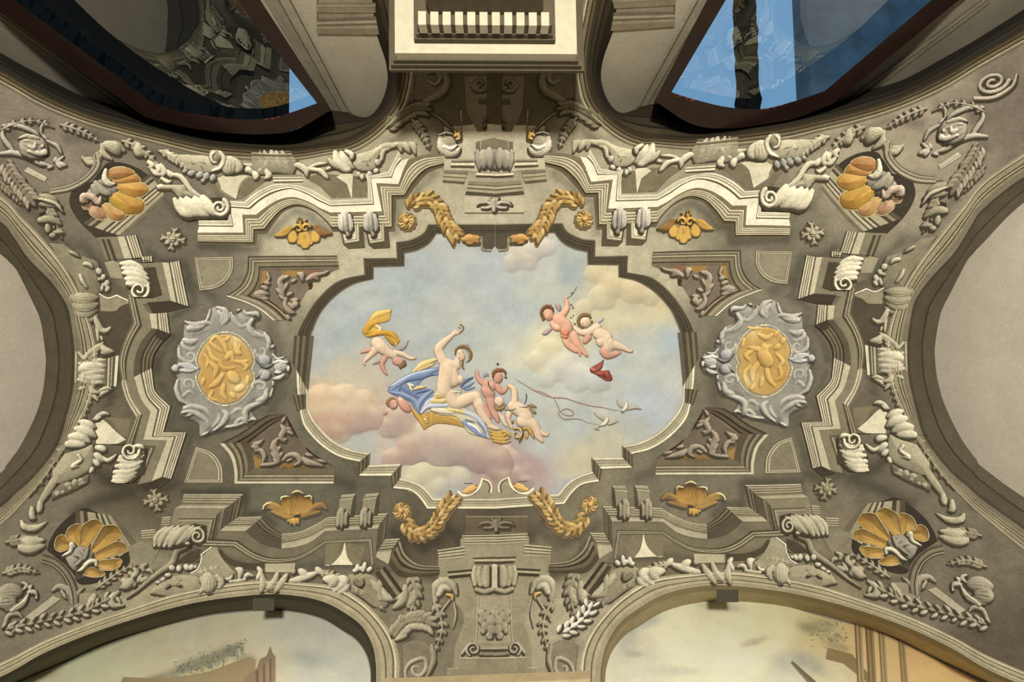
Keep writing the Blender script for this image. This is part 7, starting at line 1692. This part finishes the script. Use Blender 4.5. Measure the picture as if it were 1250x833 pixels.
put([piece(F4, (410, 60, 540, 500), [('430,205,3 480,170,3 520,110,3 540,80,2', '#6f7262'), ('480,150,6 500,145,5;470,260,6 490,280,5;500,290,6 495,310,5;500,370,6 500,385,5;470,400,6 485,395,5;510,455,7 525,470,5', '#5f6350')], 'sprig', res=.5)], 'olive_sprig', 'thin dark olive sprig held by the dark-haired flying putto', 'sprig')
put([piece(F5, (570, 60, 840, 310), [('720,80,8 700,130,14 670,170,20 620,180,24', '#8f5040'), ('600,170,14 640,190,18', '#a86654', .6, 2), ('660,220,16 720,220,24 780,240,26 800,280,14', '#95503f', .6, 1), ('720,210,8 740,260,8;770,200,6 790,260,6', '#6f3226', .8, 3)],
  'cloth', plates=[('722,70 712,150 690,186 780,184 817,270 800,292 745,290 ~640,225 ~590,200 585,160 ~640,128 690,100', 1.0, 5, '#8d4c3c')], hcol='#5c2c20')], 'red_cloth', 'crumpled dark red cloth falling below the flying pair', 'cloth')
# doves and their ribbon
def dove(strk, wings, lab, bx):
    b = piece(F5, bx, [(strk, '#cfc6ac')], 'body', None, vein=0, h0=.014); w = piece(F5, bx, [(wings, '#b0a78e')], 'wing', 'spread grey-white wings', vein=.5, h0=.010)
    put([w, b], 'dove', lab, 'bird', 'white doves drawing the chariot')
dove('905,600,6 925,590,16 950,565,22 955,530,18 960,490,12', '940,570,12 890,530,20 860,480,10;975,580,14 1040,560,18 1110,580,8;900,600,8 930,620,8', 'upper right white dove with spread wings at the end of the ribbon', (830, 460, 1150, 650))
dove('690,745,10 735,725,22 760,690,18 772,655,11', '730,700,12 690,655,20 625,620,8;770,735,12 820,715,16 875,700,8;700,745,10 640,775,10 680,790,6', 'lower left white dove with spread wings at the end of the ribbon', (600, 600, 900, 820))
put([piece(F5, (-170, 260, 930, 780), [('-160,285,7 -60,345,7 30,400,7 110,435,7 210,465,7 330,470,7 450,510,7 600,550,7 700,562,7 850,595,7 900,582,7;0,385,7 100,410,6 180,450,6 210,465,6;210,465,7 250,530,7 285,610,7 350,645,7 410,645,7 415,610,7 350,578,7 290,600,7 265,630,7 320,685,7 420,680,7 500,690,7 560,720,7 690,745,7', '#a07a72')], 'ribbon', res=.5, vein=0, halo=0)], 'ribbon', 'thin rose ribbon looping from the leaning putto to the doves', 'ribbon')
put([piece(F3, (370, 10, 430, 70), [('395,30,9 400,42,12', '#3c3f40')], 'spot', res=.5)], 'hook_hole', 'small dark hole in the plaster above the ruddy putto', 'hole')
